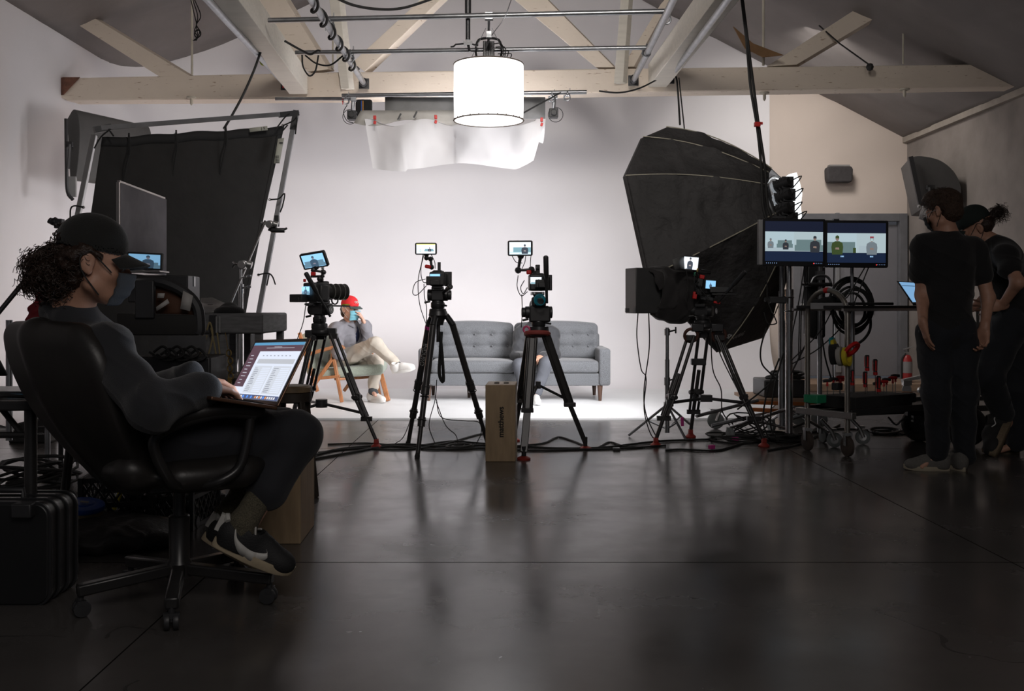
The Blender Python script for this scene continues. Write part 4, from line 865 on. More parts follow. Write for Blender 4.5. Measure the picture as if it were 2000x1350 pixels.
for (h, t) in ((P(1856, 917, 6.26), P(1776, 917, 6.26)), (P(1885, 914, 6.22), P(1884, 905, 6.48))):
    h.z = 0.0; t.z = 0.0
    e = bpy.data.objects.new('shoe', None); C.objects.link(e); e.parent = pa; e.matrix_parent_inverse = WM[pa.name].inverted(); WM[e.name] = Matrix.Identity(4)
    if abs(h.x-t.x) > 0.2: t = h+V((-0.275, 0.05, 0))
    else: t = h+V((-0.03, 0.28, 0))
    shoe('shoe', h, t, cz, [GTR, CRS, GTR], e, sole=0.03, h=0.085)
HRB = mat('brown_hair', (0.05, 0.027, 0.016), 0.6, var=0.35, vs=70, bump=0.6, bs=150)
M_ = HM(JA.hf, JA.hr, JA.hu); Lh = lambda x, y, z: JA.hd+(JA.hr*x+JA.hf*y+JA.hu*z)*1.02
hp = [ell(Lh(0, -0.03, 0.045), (0.090, 0.105, 0.092), M_), ell(Lh(0, -0.055, -0.03), (0.078, 0.06, 0.06), M_), ell(Lh(0, 0.03, 0.105), (0.07, 0.07, 0.045), M_)]
hp += [ell(Lh(0, 0.105, -0.03), (0.11, 0.075, 0.085), M_, 0.01, -1), ell(Lh(-0.085, 0.012, -0.02), (0.03, 0.04, 0.045), M_, 0.01, -1), ell(Lh(0.085, 0.012, -0.02), (0.03, 0.04, 0.045), M_, 0.01, -1)]
sdf_obj('hair', hp, 0.004, HRB, pa, 0.03, folds(0.0035, 170, 0.5))
curls(Lh(0, -0.01, 0.06), (0.090, 0.11, 0.088), 900, 0.003, 11, pr if False else pa, HRB, r0=0.0011, ln=0.035, keep=lambda p: (p-JA.hd).dot(JA.hu) > 0.02 or (p-JA.hd).dot(JA.hf) < -0.04)
straps(JA.hd, JA.hf, JA.hr, JA.hu, 1.02, BLKR, pa); mask(JA.hd, JA.hf, JA.hr, JA.hu, 1.04, mat('black_mask', (0.015, 0.015, 0.016), 0.8), pa)
eyes(JA.hd, JA.hf, JA.hr, JA.hu, 1.0, pa)
b = MB()
for sg in (-1, 1): b.torus(Lh(sg*0.033, 0.112, 0.0), 0.023, 0.0018, JA.hf, 20, 5, 0.8); b.tube([Lh(sg*0.056, 0.11, 0.004), Lh(sg*0.082, 0.06, 0.008), Lh(sg*0.084, -0.005, 0.004)], 0.002, 5)
b.tube([Lh(-0.01, 0.114, 0.004), Lh(0.01, 0.114, 0.004)], 0.002, 5)
b.build('eyeglasses', mat('clear_glasses_frame', (0.45, 0.42, 0.42), 0.2), pa)

pb = thing('person', 'person bending forward in black t-shirt and black cap, hair tied back, hand on hip', 'person', (P(1965, 880, 6.9).x, 6.9, 0))
dB = 6.75; q = lambda px, py, d=0: P(px, py, dB+d)
sh = [q(1963, 500, -0.20), q(1950, 492, 0.22)]; el = [q(1988, 552, -0.34), q(1930, 575, 0.35)]; wr = [q(1957, 597, -0.20), q(1903, 600, 0.30)]
hip = [q(1972, 640, -0.09), q(1966, 640, 0.09)]; kn = [q(1930, 735, -0.16), q(1985, 760, 0.10)]; an = [q(1966, 825, -0.02), q(1984, 868, 0.16)]; toe = [q(1952, 862, -0.10), q(1955, 880, 0.16)]
hand = hand_prims(wr[0], V((-0.95, 0.15, -0.1)), V((0, 0.9, 0.0)), -1, (0.25, 0.3, 0.3, 0.35), 0.3, 0.22, 1.0, 0.9)+hand_prims(wr[1], V((-0.6, 0.1, -0.5)), V((0, -0.3, -1)), 1)
JB = rig(q(1908, 446, 0.03), V((-0.85, 0.30, -0.50)), V((-0.3, 0, 1)), q(1938, 478), q(1955, 515), q(1972, 590), q(1970, 630), sh, el, wr, hip, kn, an, toe, hand, 1.0, tf=(-0.9, 0.35, 0.15))
sdf_obj('body', body_prims(JB), 0.0055, SKIN, pb, 0.02)
sp = shirt_prims(JB, 1.05, 0.45, 0.012, -0.03, 0.008); sp.append(cap(JB.neck+V((-0.01, 0, -0.0)), JB.neck+V((0.03, 0, -0.05)), 0.064, 0.10)); sp.append(cap(JB.hd, JB.neck+V((-0.03, 0, 0.03)), 0.095, 0.06, None, 0.008, -1))
sdf_obj('tshirt', sp, 0.006, TEE, pb, 0.04, folds(0.013, 26, 0.9))
sdf_obj('trousers', trouser_prims(JB, 1.02, 0.014, (0.80, 0.96), 0.075, 0.056, 0.10), 0.006, JNS, pb, 0.04, folds(0.011, 26, 3.4))
BSH = mat('black_canvas_shoe', (0.016, 0.016, 0.016), 0.8); 
def vstripe(Q, k, par, f, r, up, W, L):
    for sd in (-1, 1):
        b = MB(); b.tube(spl([Q(0.08, sd*0.40, 0.028), Q(0.25, sd*0.42, 0.050), Q(0.4, sd*0.46, 0.035), Q(0.5, sd*0.44, 0.045)], 4), 0.0035, 5); b.build('side_stripe', WHT, par)
for (h, t, u) in ((P(1978, 822, 6.72), P(1948, 892, 6.46), V((-1, 0.35, 0.1))), (P(1992, 886, 7.0), P(1918, 884, 7.0), cz)):
    if u is cz: h.z = t.z = 0.0
    e = bpy.data.objects.new('shoe', None); C.objects.link(e); e.parent = pb; e.matrix_parent_inverse = WM[pb.name].inverted(); WM[e.name] = Matrix.Identity(4)
    shoe('shoe', h, t, u, [BSH, mat('tan_gum_sole', (0.23, 0.175, 0.11), 0.7, vs=60, bump=0.6, bs=220), BLKR], e, sole=0.03, extra=vstripe)
cap_hat(JB.hd+JB.hu*0.01+JB.hf*0.01, JB.hf, JB.hr, JB.hu, 1.10, mat('dark_green_cap', (0.012, 0.02, 0.018), 0.85), pb)
straps(JB.hd, JB.hf, JB.hr, JB.hu, 1.0, BLKR, pb); mask(JB.hd, JB.hf, JB.hr, JB.hu, 1.02, mat('black_mask', (0.015, 0.015, 0.016), 0.8), pb); eyes(JB.hd, JB.hf, JB.hr, JB.hu, 1.0, pb)
M_ = HM(JB.hf, JB.hr, JB.hu); Lh = lambda x, y, z: JB.hd+JB.hr*x+JB.hf*y+JB.hu*z
sdf_obj('hair', [ell(Lh(0, -0.05, 0.0), (0.083, 0.066, 0.065), M_), cap(Lh(0, -0.09, 0.02), Lh(0, -0.16, 0.04), 0.03, 0.028), ell(Lh(0, -0.17, 0.03), (0.03, 0.035, 0.03), M_)], 0.005, HAIRB, pb, 0.02, folds(0.004, 130, 0.3))
curls(Lh(0, -0.17, 0.035), (0.04, 0.045, 0.04), 220, 0.006, 21, pb, HAIRB, r0=0.0012, ln=0.05)
# ================================================================ overhead rigging
def pipe(p0, p1, r, label, m=STL, name='rigging_pipe', group=None):
    b = MB(); b.cyl(p0, p1, r, 14); return b.build(name, m, label=label, cat='pipe', group=group)
pA = pipe(P(524, 40, 8.3), P(1305, 22, 8.0), 0.021, 'upper horizontal steel pipe crossing in front of the roof timbers')
pB = pipe(P(577, 103, 9.1), P(1262, 93, 8.85), 0.020, 'lower horizontal steel pipe passing behind the lantern top')
pipe(P(538, 193, 9.7), P(690, 193, 9.65), 0.018, 'short bright pipe under the beam, left of the hanging muslin')
pC = pipe(P(668, 187, 9.55), P(1146, 180, 9.4), 0.020, 'steel pipe carrying the muslin sheet under the beam')
def longpipe(px0, py0, d0, px1, py1, d1, label):
    a, b_ = P(px0, py0, d0), P(px1, py1, d1); o = pipe(a, b_, 0.028, label)
    fl = MB(); y = V((0, -0.012, 0)); fl.box(b_+V((0, 0.035, 0)), (0.105, 0.02, 0.105)); fl.cyl(b_+V((0, 0.03, 0)), b_+V((0, -0.03, 0.01)), 0.042, 16)
    for u in (-1, 1):
        for v in (-1, 1): fl.cyl(b_+V((u*0.04, 0.03, v*0.04)), b_+V((u*0.04, 0.015, v*0.04)), 0.008, 8)
    fl.build('wall_flange', BLKM, o, bevel=0.002); return o
lp1 = longpipe(385, -22, 6.9, 557, 165, 10.38, 'grey pipe bolted to the beam left of the big white strut')
lp2 = longpipe(590, -30, 6.8, 710, 162, 10.32, 'grey pipe wrapped in black cable, left of centre, bolted to the beam')
lp3 = longpipe(1328, -25, 6.8, 1238, 156, 10.16, 'grey clamped pipe bolted to the beam beside the right white strut')
lp4 = longpipe(1440, -25, 6.8, 1308, 152, 10.14, 'grey pipe bolted to the beam on the outer side of the right strut')
b = MB(); b.torus(P(515, 121, 9.5), 0.030, 0.008, P(557, 165, 10.38)-P(385, -22, 6.9), 16, 6); b.build('tape_ring', mat('lime_tape', (0.5, 0.6, 0.05), 0.5), lp1)
b = MB(); a0, a1 = P(590, -30, 6.8), P(710, 162, 10.32); dv = (a1-a0).normalized(); u = dv.orthogonal().normalized(); v_ = dv.cross(u)
pts = [a0+(a1-a0)*(0.1+0.72*t/140)+(u*math.cos(t*0.27)+v_*math.sin(t*0.27))*0.040-V((0, 0, 0.012)) for t in range(141)]
b.tube(pts, 0.011, 6); b.build('spiralling_cable', BLKR, label='black cable wound around the left-centre grey pipe', cat='cable')
def clamp(p, label, s=1.0, red=False):
    t = thing('grid_clamp', label, 'clamp', p, 'grid clamps')
    b = MB(); b.torus(p, 0.033*s, 0.010*s, (1, 0, 0), 16, 6); b.torus(p-V((0, 0.0, 0.055*s)), 0.038*s, 0.010*s, (0, 1, 0.3), 16, 6); b.box(p-V((0, 0, 0.028*s)), (0.035*s, 0.05*s, 0.02*s)); b.build('jaw', STL, t)
    b = MB(); b.cyl(p+V((0.035*s, 0, 0.075*s)), p+V((0.035*s, 0, -0.05*s)), 0.005*s, 8); b.cyl(p+V((0.035*s, 0, 0.03*s)), p+V((0.035*s, 0, 0.042*s)), 0.012*s, 8); b.build('bolt', STL, t)
    b = MB(); b.cyl(p+V((-0.045*s, 0, -0.02*s)), p+V((-0.045*s, 0, -0.10*s)), 0.005*s, 8); b.cyl(p+V((-0.045*s, 0, -0.055*s)), p+V((-0.045*s, 0, -0.067*s)), 0.012*s, 8); b.build('lower_bolt', RED if red else STL, t)
for (px, py, d_, l) in ((645, 40, 8.26, 'clamp joining the upper pipe to the cable-wrapped pipe'), (684, 104, 9.06, 'clamp joining the lower pipe to the cable-wrapped pipe'), (1302, 27, 8.02, 'clamp joining the upper pipe to the right grey pipe'), (1263, 93, 8.86, 'clamp joining the lower pipe to the right grey pipe'),
                       (676, 190, 9.53, 'clamp at the left end of the muslin pipe'), (1078, 185, 9.42, 'clamp above the small fixture right of the muslin'), (1108, 183, 9.41, 'last clamp on the right end of the muslin pipe')):
    clamp(P(px, py, d_), l, 0.85 if d_ < 9.3 else 0.7, px == 676)
for i, (a, c_) in enumerate((((555, 150), (553, 172)), ((562, 154), (566, 172)))):
    b = MB(); b.tube([P(a[0]-6, a[1]-10, 10.2), P(a[0], a[1], 10.2), P(c_[0], c_[1], 10.25)], 0.009, 6); b.build('spring_clamp', RED, label='red handled spring clamp on the pipe end at the beam', cat='clamp', group='red spring clamps at the beam')
# ---------- lantern
LZ = 8.8; lc = P(954.5, 180, LZ); LR = 68.5/F*LZ
ztop, zbot = P(954, 127, LZ).z, P(954, 236, LZ).z
LT = thing('lantern_light', 'glowing white drum lantern hanging above the set', 'lamp', (lc.x, LZ, ztop))
drum = mat('lantern_silk', (0.9, 0.9, 0.9), 0.8, emit=(1.0, 0.985, 0.975), es=1.25)
n = 48; b = MB(); vs = []
for z, r in ((ztop, LR*0.99), ((ztop+zbot)/2, LR), (zbot, LR*0.985)):
    for k in range(n): a = 2*PI*k/n; vs.append((lc.x+r*math.cos(a), LZ+r*math.sin(a), z))
b.add(vs, [(i*n+k, i*n+(k+1) % n, (i+1)*n+(k+1) % n, (i+1)*n+k) for i in range(2) for k in range(n)]); b.build('shade', drum, LT)
b = MB(); b.lathe([(0.001, 0.0), (LR*0.98, 0.0)], (lc.x, LZ, zbot+0.003), n=48, cap=False); b.build('diffuser', drum, LT)
b = MB(); b.lathe([(0.10, 0.022), (LR*0.6, 0.014), (LR*0.985, 0.0)], (lc.x, LZ, ztop), n=48, cap=False); b.build('top_cover', mat('lantern_top_cloth', (0.55, 0.55, 0.56), 0.8), LT, solid=0.004)
for z in (ztop, zbot):
    b = MB(); b.torus((lc.x, LZ, z), LR*0.992, 0.006, n=48, m=6); rg = b.build('hoop', mat('hoop_tape', (0.16, 0.13, 0.11), 0.8), LT)
b = MB()
for k in range(24):
    a = 2*PI*k/24; b.box((lc.x+LR*0.998*math.cos(a), LZ+LR*0.998*math.sin(a), zbot+0.004), (0.010, 0.010, 0.012))
b.build('snap_row', mat('hoop_tape', (0.16, 0.13, 0.11), 0.8), LT, kind='stuff')
hb_ = P(956, 100, LZ)
b = MB(); b.lathe([(0.13, 0.0), (0.13, 0.03), (0.05, 0.035)], (lc.x, LZ, ztop+0.01), n=20); b.box((lc.x, LZ, ztop+0.12), (0.10, 0.09, 0.16)); 
for k in range(7): b.box((lc.x-0.045+0.015*k, LZ-0.05, ztop+0.12), (0.005, 0.02, 0.15))
b.build('lamp_head', BLKM, LT, bevel=0.003)
for sx in (-1, 1):
    b = MB(); b.tube(spl([(lc.x+sx*0.10, LZ, ztop+0.04), (lc.x+sx*0.115, LZ, ztop+0.13), (lc.x+sx*0.09, LZ, ztop+0.22), (lc.x, LZ, ztop+0.24)], 4), 0.011, 6); b.build('yoke', BLK, LT)
for k in range(4):
    b = MB(); s0 = V((lc.x+0.05+0.01*k, LZ-0.03, ztop+0.18-0.03*k)); b.tube(spl([s0, s0+V((0.06+0.02*k, 0, 0.0)), s0+V((0.085, 0, -0.07)), s0+V((0.06, 0, -0.15+0.02*k))], 5), 0.0045, 5); b.build('power_lead', BLKR, LT)
b = MB(); b.cyl((lc.x-0.004, LZ, ztop+0.2), P(955, 30, 8.35), 0.012, 10); b.box(P(955, 68, 8.5), (0.05, 0.05, 0.06)); b.box(P(955, 32, 8.3), (0.07, 0.06, 0.06)); b.build('hanger_spigot', STL, LT, bevel=0.003)
for sx in (-1, 1):
    b = MB(); b.cyl((lc.x+sx*0.17, LZ, ztop+0.03), P(955+sx*6, 55, 8.4), 0.0025, 5); b.build('safety_wire', STL, LT)
# arm hanging on a black strap, left of the lantern
t = thing('telescopic_hanger', 'black telescopic hanger with a thin cranked arm, just left of the lantern top', 'rigging', P(914, 80, 8.2))
b = MB(); b.cyl(P(914, -10, 8.2), P(914, 30, 8.2), 0.026, 12); b.cyl(P(914, 30, 8.2), P(914, 78, 8.2), 0.019, 12); b.build('sleeve', BLKM, t)
b = MB(); b.tube([P(880, 92, 8.2), P(886, 91, 8.2), P(890, 87, 8.2), P(914, 85, 8.2), P(934, 89, 8.2)], 0.008, 6); b.box(P(914, 85, 8.2), (0.07, 0.03, 0.03)); b.tube([P(914, 85, 8.2), P(917, 101, 8.2)], 0.012, 6); b.build('crank', BLKM, t)
# loose cables overhead
cable('rigging_cable', [P(648, -8, 7.5), P(690, 10, 7.6), P(740, 18, 7.7), P(790, 15, 7.8), P(855, -6, 7.9)], 0.011, BLKR, 'black cable sagging across the top of the picture near the centre')
cable('rigging_cable', [P(1000, -5, 7.8), P(985, 35, 8.0), P(960, 70, 8.6), P(948, 100, 8.75)], 0.004, STL, 'thin cable running down to the lantern head')
cable('rigging_cable', [P(556, 80, 8.9), P(588, 98, 9.0), P(606, 106, 9.05), P(620, 99, 9.0), P(626, 100, 9.0)], 0.010, BLKR, 'black cable lying over the left end of the lower pipe')
cable('rigging_cable', [P(590, 107, 9.0), P(592, 130, 9.0), P(604, 148, 9.0), P(616, 138, 9.0), P(622, 108, 9.0)], 0.008, BLKR, 'black cable loop hanging by the white strut')
cable('rigging_cable', [P(596, 108, 9.0), P(618, 124, 9.0), P(645, 127, 9.0), P(671, 108, 9.0)], 0.008, BLKR, 'black cable hanging between the strut and the wrapped pipe')
cable('rigging_cable', [P(511, 96, 8.9), P(495, 140, 8.9), P(475, 185, 8.85), P(455, 222, 8.8), P(437, 252, 8.8)], 0.011, BLKR, 'black cable slanting from the roof down to the black flag')
cable('rigging_cable', [P(1170, 178, 9.9), P(1210, 181, 9.9), P(1250, 172, 9.95), P(1290, 152, 10.05), P(1308, 146, 10.1), P(1320, 150, 10.05), P(1324, 180, 9.8), P(1328, 243, 8.6)], 0.009, BLKR, 'black cable looping under the beam down to the big softbox')
for i, dx in enumerate((0, 6)):
    cable('power_cable', [P(1447+dx*0.3, -15, 7.9), P(1458+dx*0.4, 80, 7.9), P(1466+dx, 170, 7.85), P(1479+dx*0.6, 250, 7.8), P(1487+dx*1.2, 330, 7.7), P(1490+dx*1.6, 400, 7.62), P(1500+dx*2, 436, 7.6)], 0.011, BLKR, 'pair of long black cables dropping from the roof to the monitors', group='cables dropping to the monitors')
b = MB(); b.box(P(1479, 243, 7.76), (0.045, 0.04, 0.035)); b.box(P(1486, 241, 7.76), (0.03, 0.015, 0.02)); b.build('cable_tie', RED, label='red strap tying the hanging cables together', cat='strap', bevel=0.004)
b = MB(); 
for k in range(3): b.tube(spl([P(372+3*k, -5, 7.9), P(380+6*k, 30, 7.9), P(384, 48, 7.9), P(380+5*k, 60, 7.9), P(386, 72, 7.9), P(383-3*k, 80, 7.9)], 5), 0.004, 5)
b.torus(P(386, 66, 7.9), 0.03, 0.006, (0.4, 1, 0), 12, 5); b.build('safety_cable', BLKR, label='tangled safety cable hanging from the roof at upper left', cat='cable')
b = MB(); b.ball(P(1699, 131, 10.0), (0.04, 0.04, 0.04), 8); b.tube([P(1700, 128, 10.0), P(1640, 85, 10.0), P(1600, 50, 10.3)], 0.008, 5); b.build('cable_end', BLKR, label='small dark cable box on the beam at the right', cat='cable')
# fluorescent strip seen behind the strut and bulb
b = MB(); b.cyl(P(594, 112, 10.9), P(611, 141, 10.9), 0.02, 10); b.build('strip_lamp', mat('tube_glow', (0.9, 0.9, 0.9), 0.5, emit=(0.95, 1, 1), es=1.5), label='bright strip lamp glimpsed behind the left white strut', cat='lamp')
b = MB(); b.ball(P(1308, 129, 10.6), 0.026, 12); b.build('bulb', mat('bulb_glow', (0.9, 0.9, 0.9), 0.5, emit=(1, 1, 1), es=4), label='small bright bulb above the beam beside the right pipe', cat='lamp')

# ---------- muslin on its frame
MUS = bpy.data.materials.new('white_muslin'); MUS.use_nodes = True
nt = MUS.node_tree; n_ = nt.nodes; out = n_['Material Output']; n_.remove(n_['Principled BSDF'])
df_, tl_, mx_ = n_.new('ShaderNodeBsdfDiffuse'), n_.new('ShaderNodeBsdfTranslucent'), n_.new('ShaderNodeMixShader')
for q_ in (df_, tl_): q_.inputs[0].default_value = (0.86, 0.85, 0.86, 1)
mx_.inputs[0].default_value = 0.3; nt.links.new(df_.outputs[0], mx_.inputs[1]); nt.links.new(tl_.outputs[0], mx_.inputs[2]); nt.links.new(mx_.outputs[0], out.inputs[0])
mu = thing('muslin_sheet', 'translucent white muslin sheet clipped up under the beam behind the lantern', 'diffusion', P(890, 240, 9.5))
b = MB()
def fn(i, j):
    px = 712+(1066-712)*i; k = abs(math.sin(i*PI*2.6+0.3)); top = 232+14*math.sin(i*PI*3)**2*(1 if 0.05 < i < 0.95 else 0)
    bot = 325+6*math.sin(i*9)-(14*max(0, i-0.85)/0.15 if i > 0.85 else 0)+(4 if i < 0.2 else 0)
    px2 = px+(10*(1-i)*j*1.6 if i < 0.5 else -24*j*max(0, (i-0.8)/0.2)); 
    return P(px2, top+(bot-top)*j, 9.35+0.022*math.sin(i*17+j*2)+0.05*noise.noise(V((i*5, j*1.2, 3)))+0.006*noise.noise(V((i*18, j*4, 5)))+0.10*j)
b.grid(fn, 120, 30); b.build('front_drop', MUS, mu)
b = MB()
def fn(i, j):
    y = 9.36+1.15*j; p = fn0(i); return V((p.x, y, p.z-0.10*math.sin(j*PI)*1.2+0.05*math.sin(i*PI*5)*math.sin(j*PI)))
def fn0(i): return P(712+(1066-712)*i, 232+14*math.sin(i*PI*3)**2*(1 if 0.05 < i < 0.95 else 0), 9.35)
b.grid(fn, 40, 12); b.build('sling', MUS, mu)
b = MB()
def fn(i, j): return P(752+(1065-752)*i, 190+(232-190)*j, 9.62+0.0*j)
b.grid(fn, 12, 3); b.build('backing_panel', mat('grey_lamp_skirt', (0.20, 0.20, 0.20), 0.8), mu, solid=0.01)
b = MB(); b.grid(lambda i, j: P(705+(895-705)*i-14*j*(1-i), 216+(240-216)*j+6*math.sin(i*9)*j, 9.45-0.06*j), 20, 3); b.build('rolled_edge', mat('muslin_roll', (0.55, 0.53, 0.50), 0.8), mu, solid=0.006)
for (px, py) in ((732, 234), (851, 233), (1058, 238)):
    b = MB(); p = P(px, py, 9.27); b.box(p+V((0, 0, 0.02)), (0.025, 0.04, 0.035)); b.box(p-V((0, 0, 0.025)), (0.022, 0.03, 0.03), Matrix.Rotation(0.3, 3, 'Y')); b.build('gripping_clip', RED, label='red clip pinching the top edge of the muslin sheet', cat='clip', group='red clips along the muslin', bevel=0.003)
for (px, py) in ((780, 228), (811, 224)):
    b = MB(); p = P(px, py, 9.30); b.beam(p+V((-0.015, 0, -0.03)), p+V((0.015, 0, 0.03)), 0.012, 0.015); b.build('clothes_peg', BLK, label='black peg on the rolled edge of the muslin sheet', cat='clip', group='black pegs on the muslin')
for (px, py, nm) in ((688, 228, 'black fixture on a bracket at the left end of the muslin pipe'), (1081, 224, 'black fixture on a bracket at the right end of the muslin pipe')):
    t = thing('side_fixture', nm, 'fixture', P(px, py, 9.45)); c_ = P(px, py-2, 9.45)
    b = MB(); b.box(c_, (0.085, 0.10, 0.085)); b.cyl(c_+V((0, -0.05, 0)), c_+V((0, -0.075, 0)), 0.03, 16); b.build('body', BLK, t, bevel=0.006)
    b = MB(); b.cyl(c_+V((0, 0, 0.04)), c_+V((0.01, 0, 0.15)), 0.018, 10); b.box(c_+V((0.012, 0, 0.155)), (0.05, 0.05, 0.04)); b.build('bracket', STL, t, bevel=0.002)
    b = MB(); b.torus(c_+V((-0.02 if px < 900 else 0.02, 0, -0.01)), 0.07, 0.003, (0, 1, 0), 20, 4); b.build('safety_wire', BLKR, t)
t = thing('sandbag', 'black cloth bag with orange and blue stripes hung beside the left fixture', 'bag', P(708, 212, 9.55))
b = MB(); b.box(P(711, 212, 9.6), (0.16, 0.06, 0.17)); b.build('body', DKFAB, t, bevel=0.02)
for dx, cm in ((-0.01, mat('orange_mark', (0.6, 0.25, 0.03), 0.6)), (-0.025, BLUE)):
    b = MB(); b.box(P(711, 212, 9.565)+V((dx, 0, 0)), (0.008, 0.006, 0.15)); b.build('stripe', cm, t)
cable('rigging_cable', [P(690, 240, 9.4), P(678, 236, 9.4), P(671, 220, 9.4), P(678, 205, 9.4)], 0.004, BLKR, 'thin cable loop at the left fixture')
cable('rigging_cable', [P(1020, 222, 9.3), P(1045, 208, 9.3), P(1075, 192, 9.35), P(1095, 181, 9.4)], 0.008, BLKR, 'black cable rising from the muslin to the right clamp')

# ================================================================ octagonal softbox
sb = thing('softbox', 'big black octagonal softbox hanging right of the sofa, seen from behind', 'softbox', SB_C)
nS = SB_N; tS = V((nS.y, -nS.x, 0)).normalized()*-1; tS = tS if tS.x > 0 else -tS; uS = tS.cross(nS); uS = uS if uS.z > 0 else -uS
RS = 0.965; OCT = (-20, 43, 98, 122, 153, 203, 262, 302); ringc = P(1527, 392, 7.90)
SBK = mat('softbox_black_nylon', (0.042, 0.040, 0.041), 0.7, vs=3, var=0.3, bump=1.0, bs=13)
rim = [SB_C+tS*(RS*g_*math.cos(math.radians(q_)))+uS*(RS*g_*1.02*math.sin(math.radians(q_))) for q_, g_ in zip(OCT, (1, 1, 1, 1, 1.02, 1, 1.04, 1.10))]
rax = (ringc-SB_C).normalized(); ru = rax.orthogonal().normalized()
ru = (tS-rax*tS.dot(rax)).normalized(); rv = (uS-rax*uS.dot(rax)).normalized()
ring = [ringc+ru*(0.14*math.cos(a))+rv*(0.27*math.sin(a)) for a in [math.radians(q_) for q_ in OCT]]
def ribpt(k, t):
    a, b_ = ring[k % 8], rim[k % 8]; p = a.lerp(b_, t); o = (b_-SB_C).normalized(); return p+o*0.13*math.sin(t*PI)**0.9*(1-0.35*t)-rax*0.03*math.sin(t*PI)
b = MB()
def fn(i, j):
    k = int(min(7, math.floor(i*8))); f_ = i*8-k; t = j; p0, p1 = ribpt(k, t), ribpt(k+1, t); p = p0.lerp(p1, f_); c_ = ringc.lerp(SB_C, t)
    p = p-(p-c_).normalized()*0.05*math.sin(f_*PI)*math.sin(t*PI); return p+math.sin(t*PI)*(p-SB_C).normalized()*(0.03*noise.noise(p*4)+0.022*noise.noise(V((p.x*12, p.y*3, p.z*6))))
b.grid(fn, 160, 48); b.build('shell', SBK, sb, solid=0.004)
b = MB()
def fn(i, j):
    k = int(min(7, math.floor(i*8))); f_ = i*8-k; p = rim[k % 8].lerp(rim[(k+1) % 8], f_); return p+nS*(0.035*j)
b.grid(fn, 96, 2); b.build('lip', SBK, sb, solid=0.004)
b = MB(); b.add([SB_C+(p-SB_C)*0.97+nS*0.03 for p in rim], [tuple(range(8))]); b.build('front_diffuser', mat('diffuser_cloth', (0.8, 0.8, 0.8), 0.8, emit=(1, 0.98, 0.98), es=1.2), sb)
for k in range(8):
    b = MB(); b.tube([ribpt(k, t/14)+(ribpt(k, t/14)-ringc.lerp(SB_C, t/14)).normalized()*0.008 for t in range(15)], 0.005, 5); b.build('rib_piping', mat('pale_piping', (0.46, 0.43, 0.34), 0.6), sb)
# speed ring with lamp heads leaking light
t = thing('softbox_light_head', 'cluster of bright lamp heads on the speed ring at the back of the black softbox', 'lamp', ringc)
GLW = mat('lamp_head_glow', (0.9, 0.9, 0.9), 0.4, emit=(0.93, 0.97, 1), es=1.5); SILV = mat('silver_reflector', (0.5, 0.52, 0.55), 0.25, 0.9, emit=(0.6, 0.65, 0.7), es=0.25)
b = MB(); bk_ = [ringc+rax*0.17+(q_-ringc)*1.0 for q_ in ring]
for k in (6, 7, 0, 1, 2):
    pass
pl_ = lambda px, py, d_=7.85: P(px, py, d_)
b.add([pl_(1539, 348), pl_(1556, 337), pl_(1563, 360), pl_(1567, 378), pl_(1564, 400), pl_(1566, 422), pl_(1563, 438), pl_(1551, 438)]+[v+V((-0.03, 0.10, 0)) for v in (pl_(1539, 348), pl_(1556, 337), pl_(1563, 360), pl_(1567, 378), pl_(1564, 400), pl_(1566, 422), pl_(1563, 438), pl_(1551, 438))], [tuple(range(8)), tuple(range(15, 7, -1))]+[(i, (i+1) % 8, 8+(i+1) % 8, 8+i) for i in range(8)]); b.build('reflector', GLW, t)
b = MB(); b.torus(pl_(1527, 392, 7.92), 0.20, 0.012, rax, 24, 6); b.build('speed_ring', ALU, t)
for (px, py, r_) in ((1526, 362, 0.040), (1529, 386, 0.042), (1527, 412, 0.044), (1536, 430, 0.035)):
    b = MB(); c_ = pl_(px, py, 7.80); b.mat(0).cyl(c_+rax*0.08, c_-rax*0.05, r_, 14); b.mat(1).cyl(c_-rax*0.05+V((0, 0, 0.0)), c_-rax*0.07, r_*1.25, 14); b.mat(0)
    for q_ in range(4): b.box(c_+rax*(0.06-0.03*q_), (r_*2.3, 0.008, r_*2.3))
    h_ = b.build('lamp_head', [BLKM, SILV], t); 
    b = MB(); b.tube(spl([c_+rax*0.08, c_+rax*0.14+V((0.04, 0, 0.02)), c_+V((0.11, 0.02, 0.0)), c_+V((0.05, 0, -0.05))], 4), 0.005, 5); b.build('lead', BLKR, h_)
b = MB(); b.box(pl_(1524, 398, 7.88), (0.10, 0.02, 0.34)); b.build('light_panel', SILV, t)
cable('rigging_rope', [P(1326, 152, 8.8), P(1338, 264, 8.6)], 0.006, BLKR, 'thin line from the beam to the top edge of the softbox', 'rope')
# mirrored upside-down lettering on the lower face
def text_obj(txt, loc, xdir, ydir, size, m, par, name='lettering', ext=0.001, bold=0.0):
    cu = bpy.data.curves.new(name, 'FONT'); cu.body = txt; cu.size = size; cu.extrude = ext; cu.align_x = 'CENTER'; cu.align_y = 'CENTER'; cu.offset = bold
    me = bpy.data.meshes.new_from_object(bpy.data.objects.new('tmp_font', cu)); 
    x = V(xdir).normalized(); y = V(ydir); y = (y-x*y.dot(x)).normalized(); z = x.cross(y)
    for v in me.vertices: v.co = V(loc)+x*v.co.x+y*v.co.y+z*v.co.z
    me.materials.clear(); me.materials.append(m); o = bpy.data.objects.new(name, me); C.objects.link(o); WM[o.name] = Matrix.Identity(4)
    if par is not None: o.parent = par; o.matrix_parent_inverse = WM[par.name].inverted()
    return o
a_, b_ = P(1407, 655, 7.45), P(1462, 655, 7.45)
from mathutils.bvhtree import BVHTree
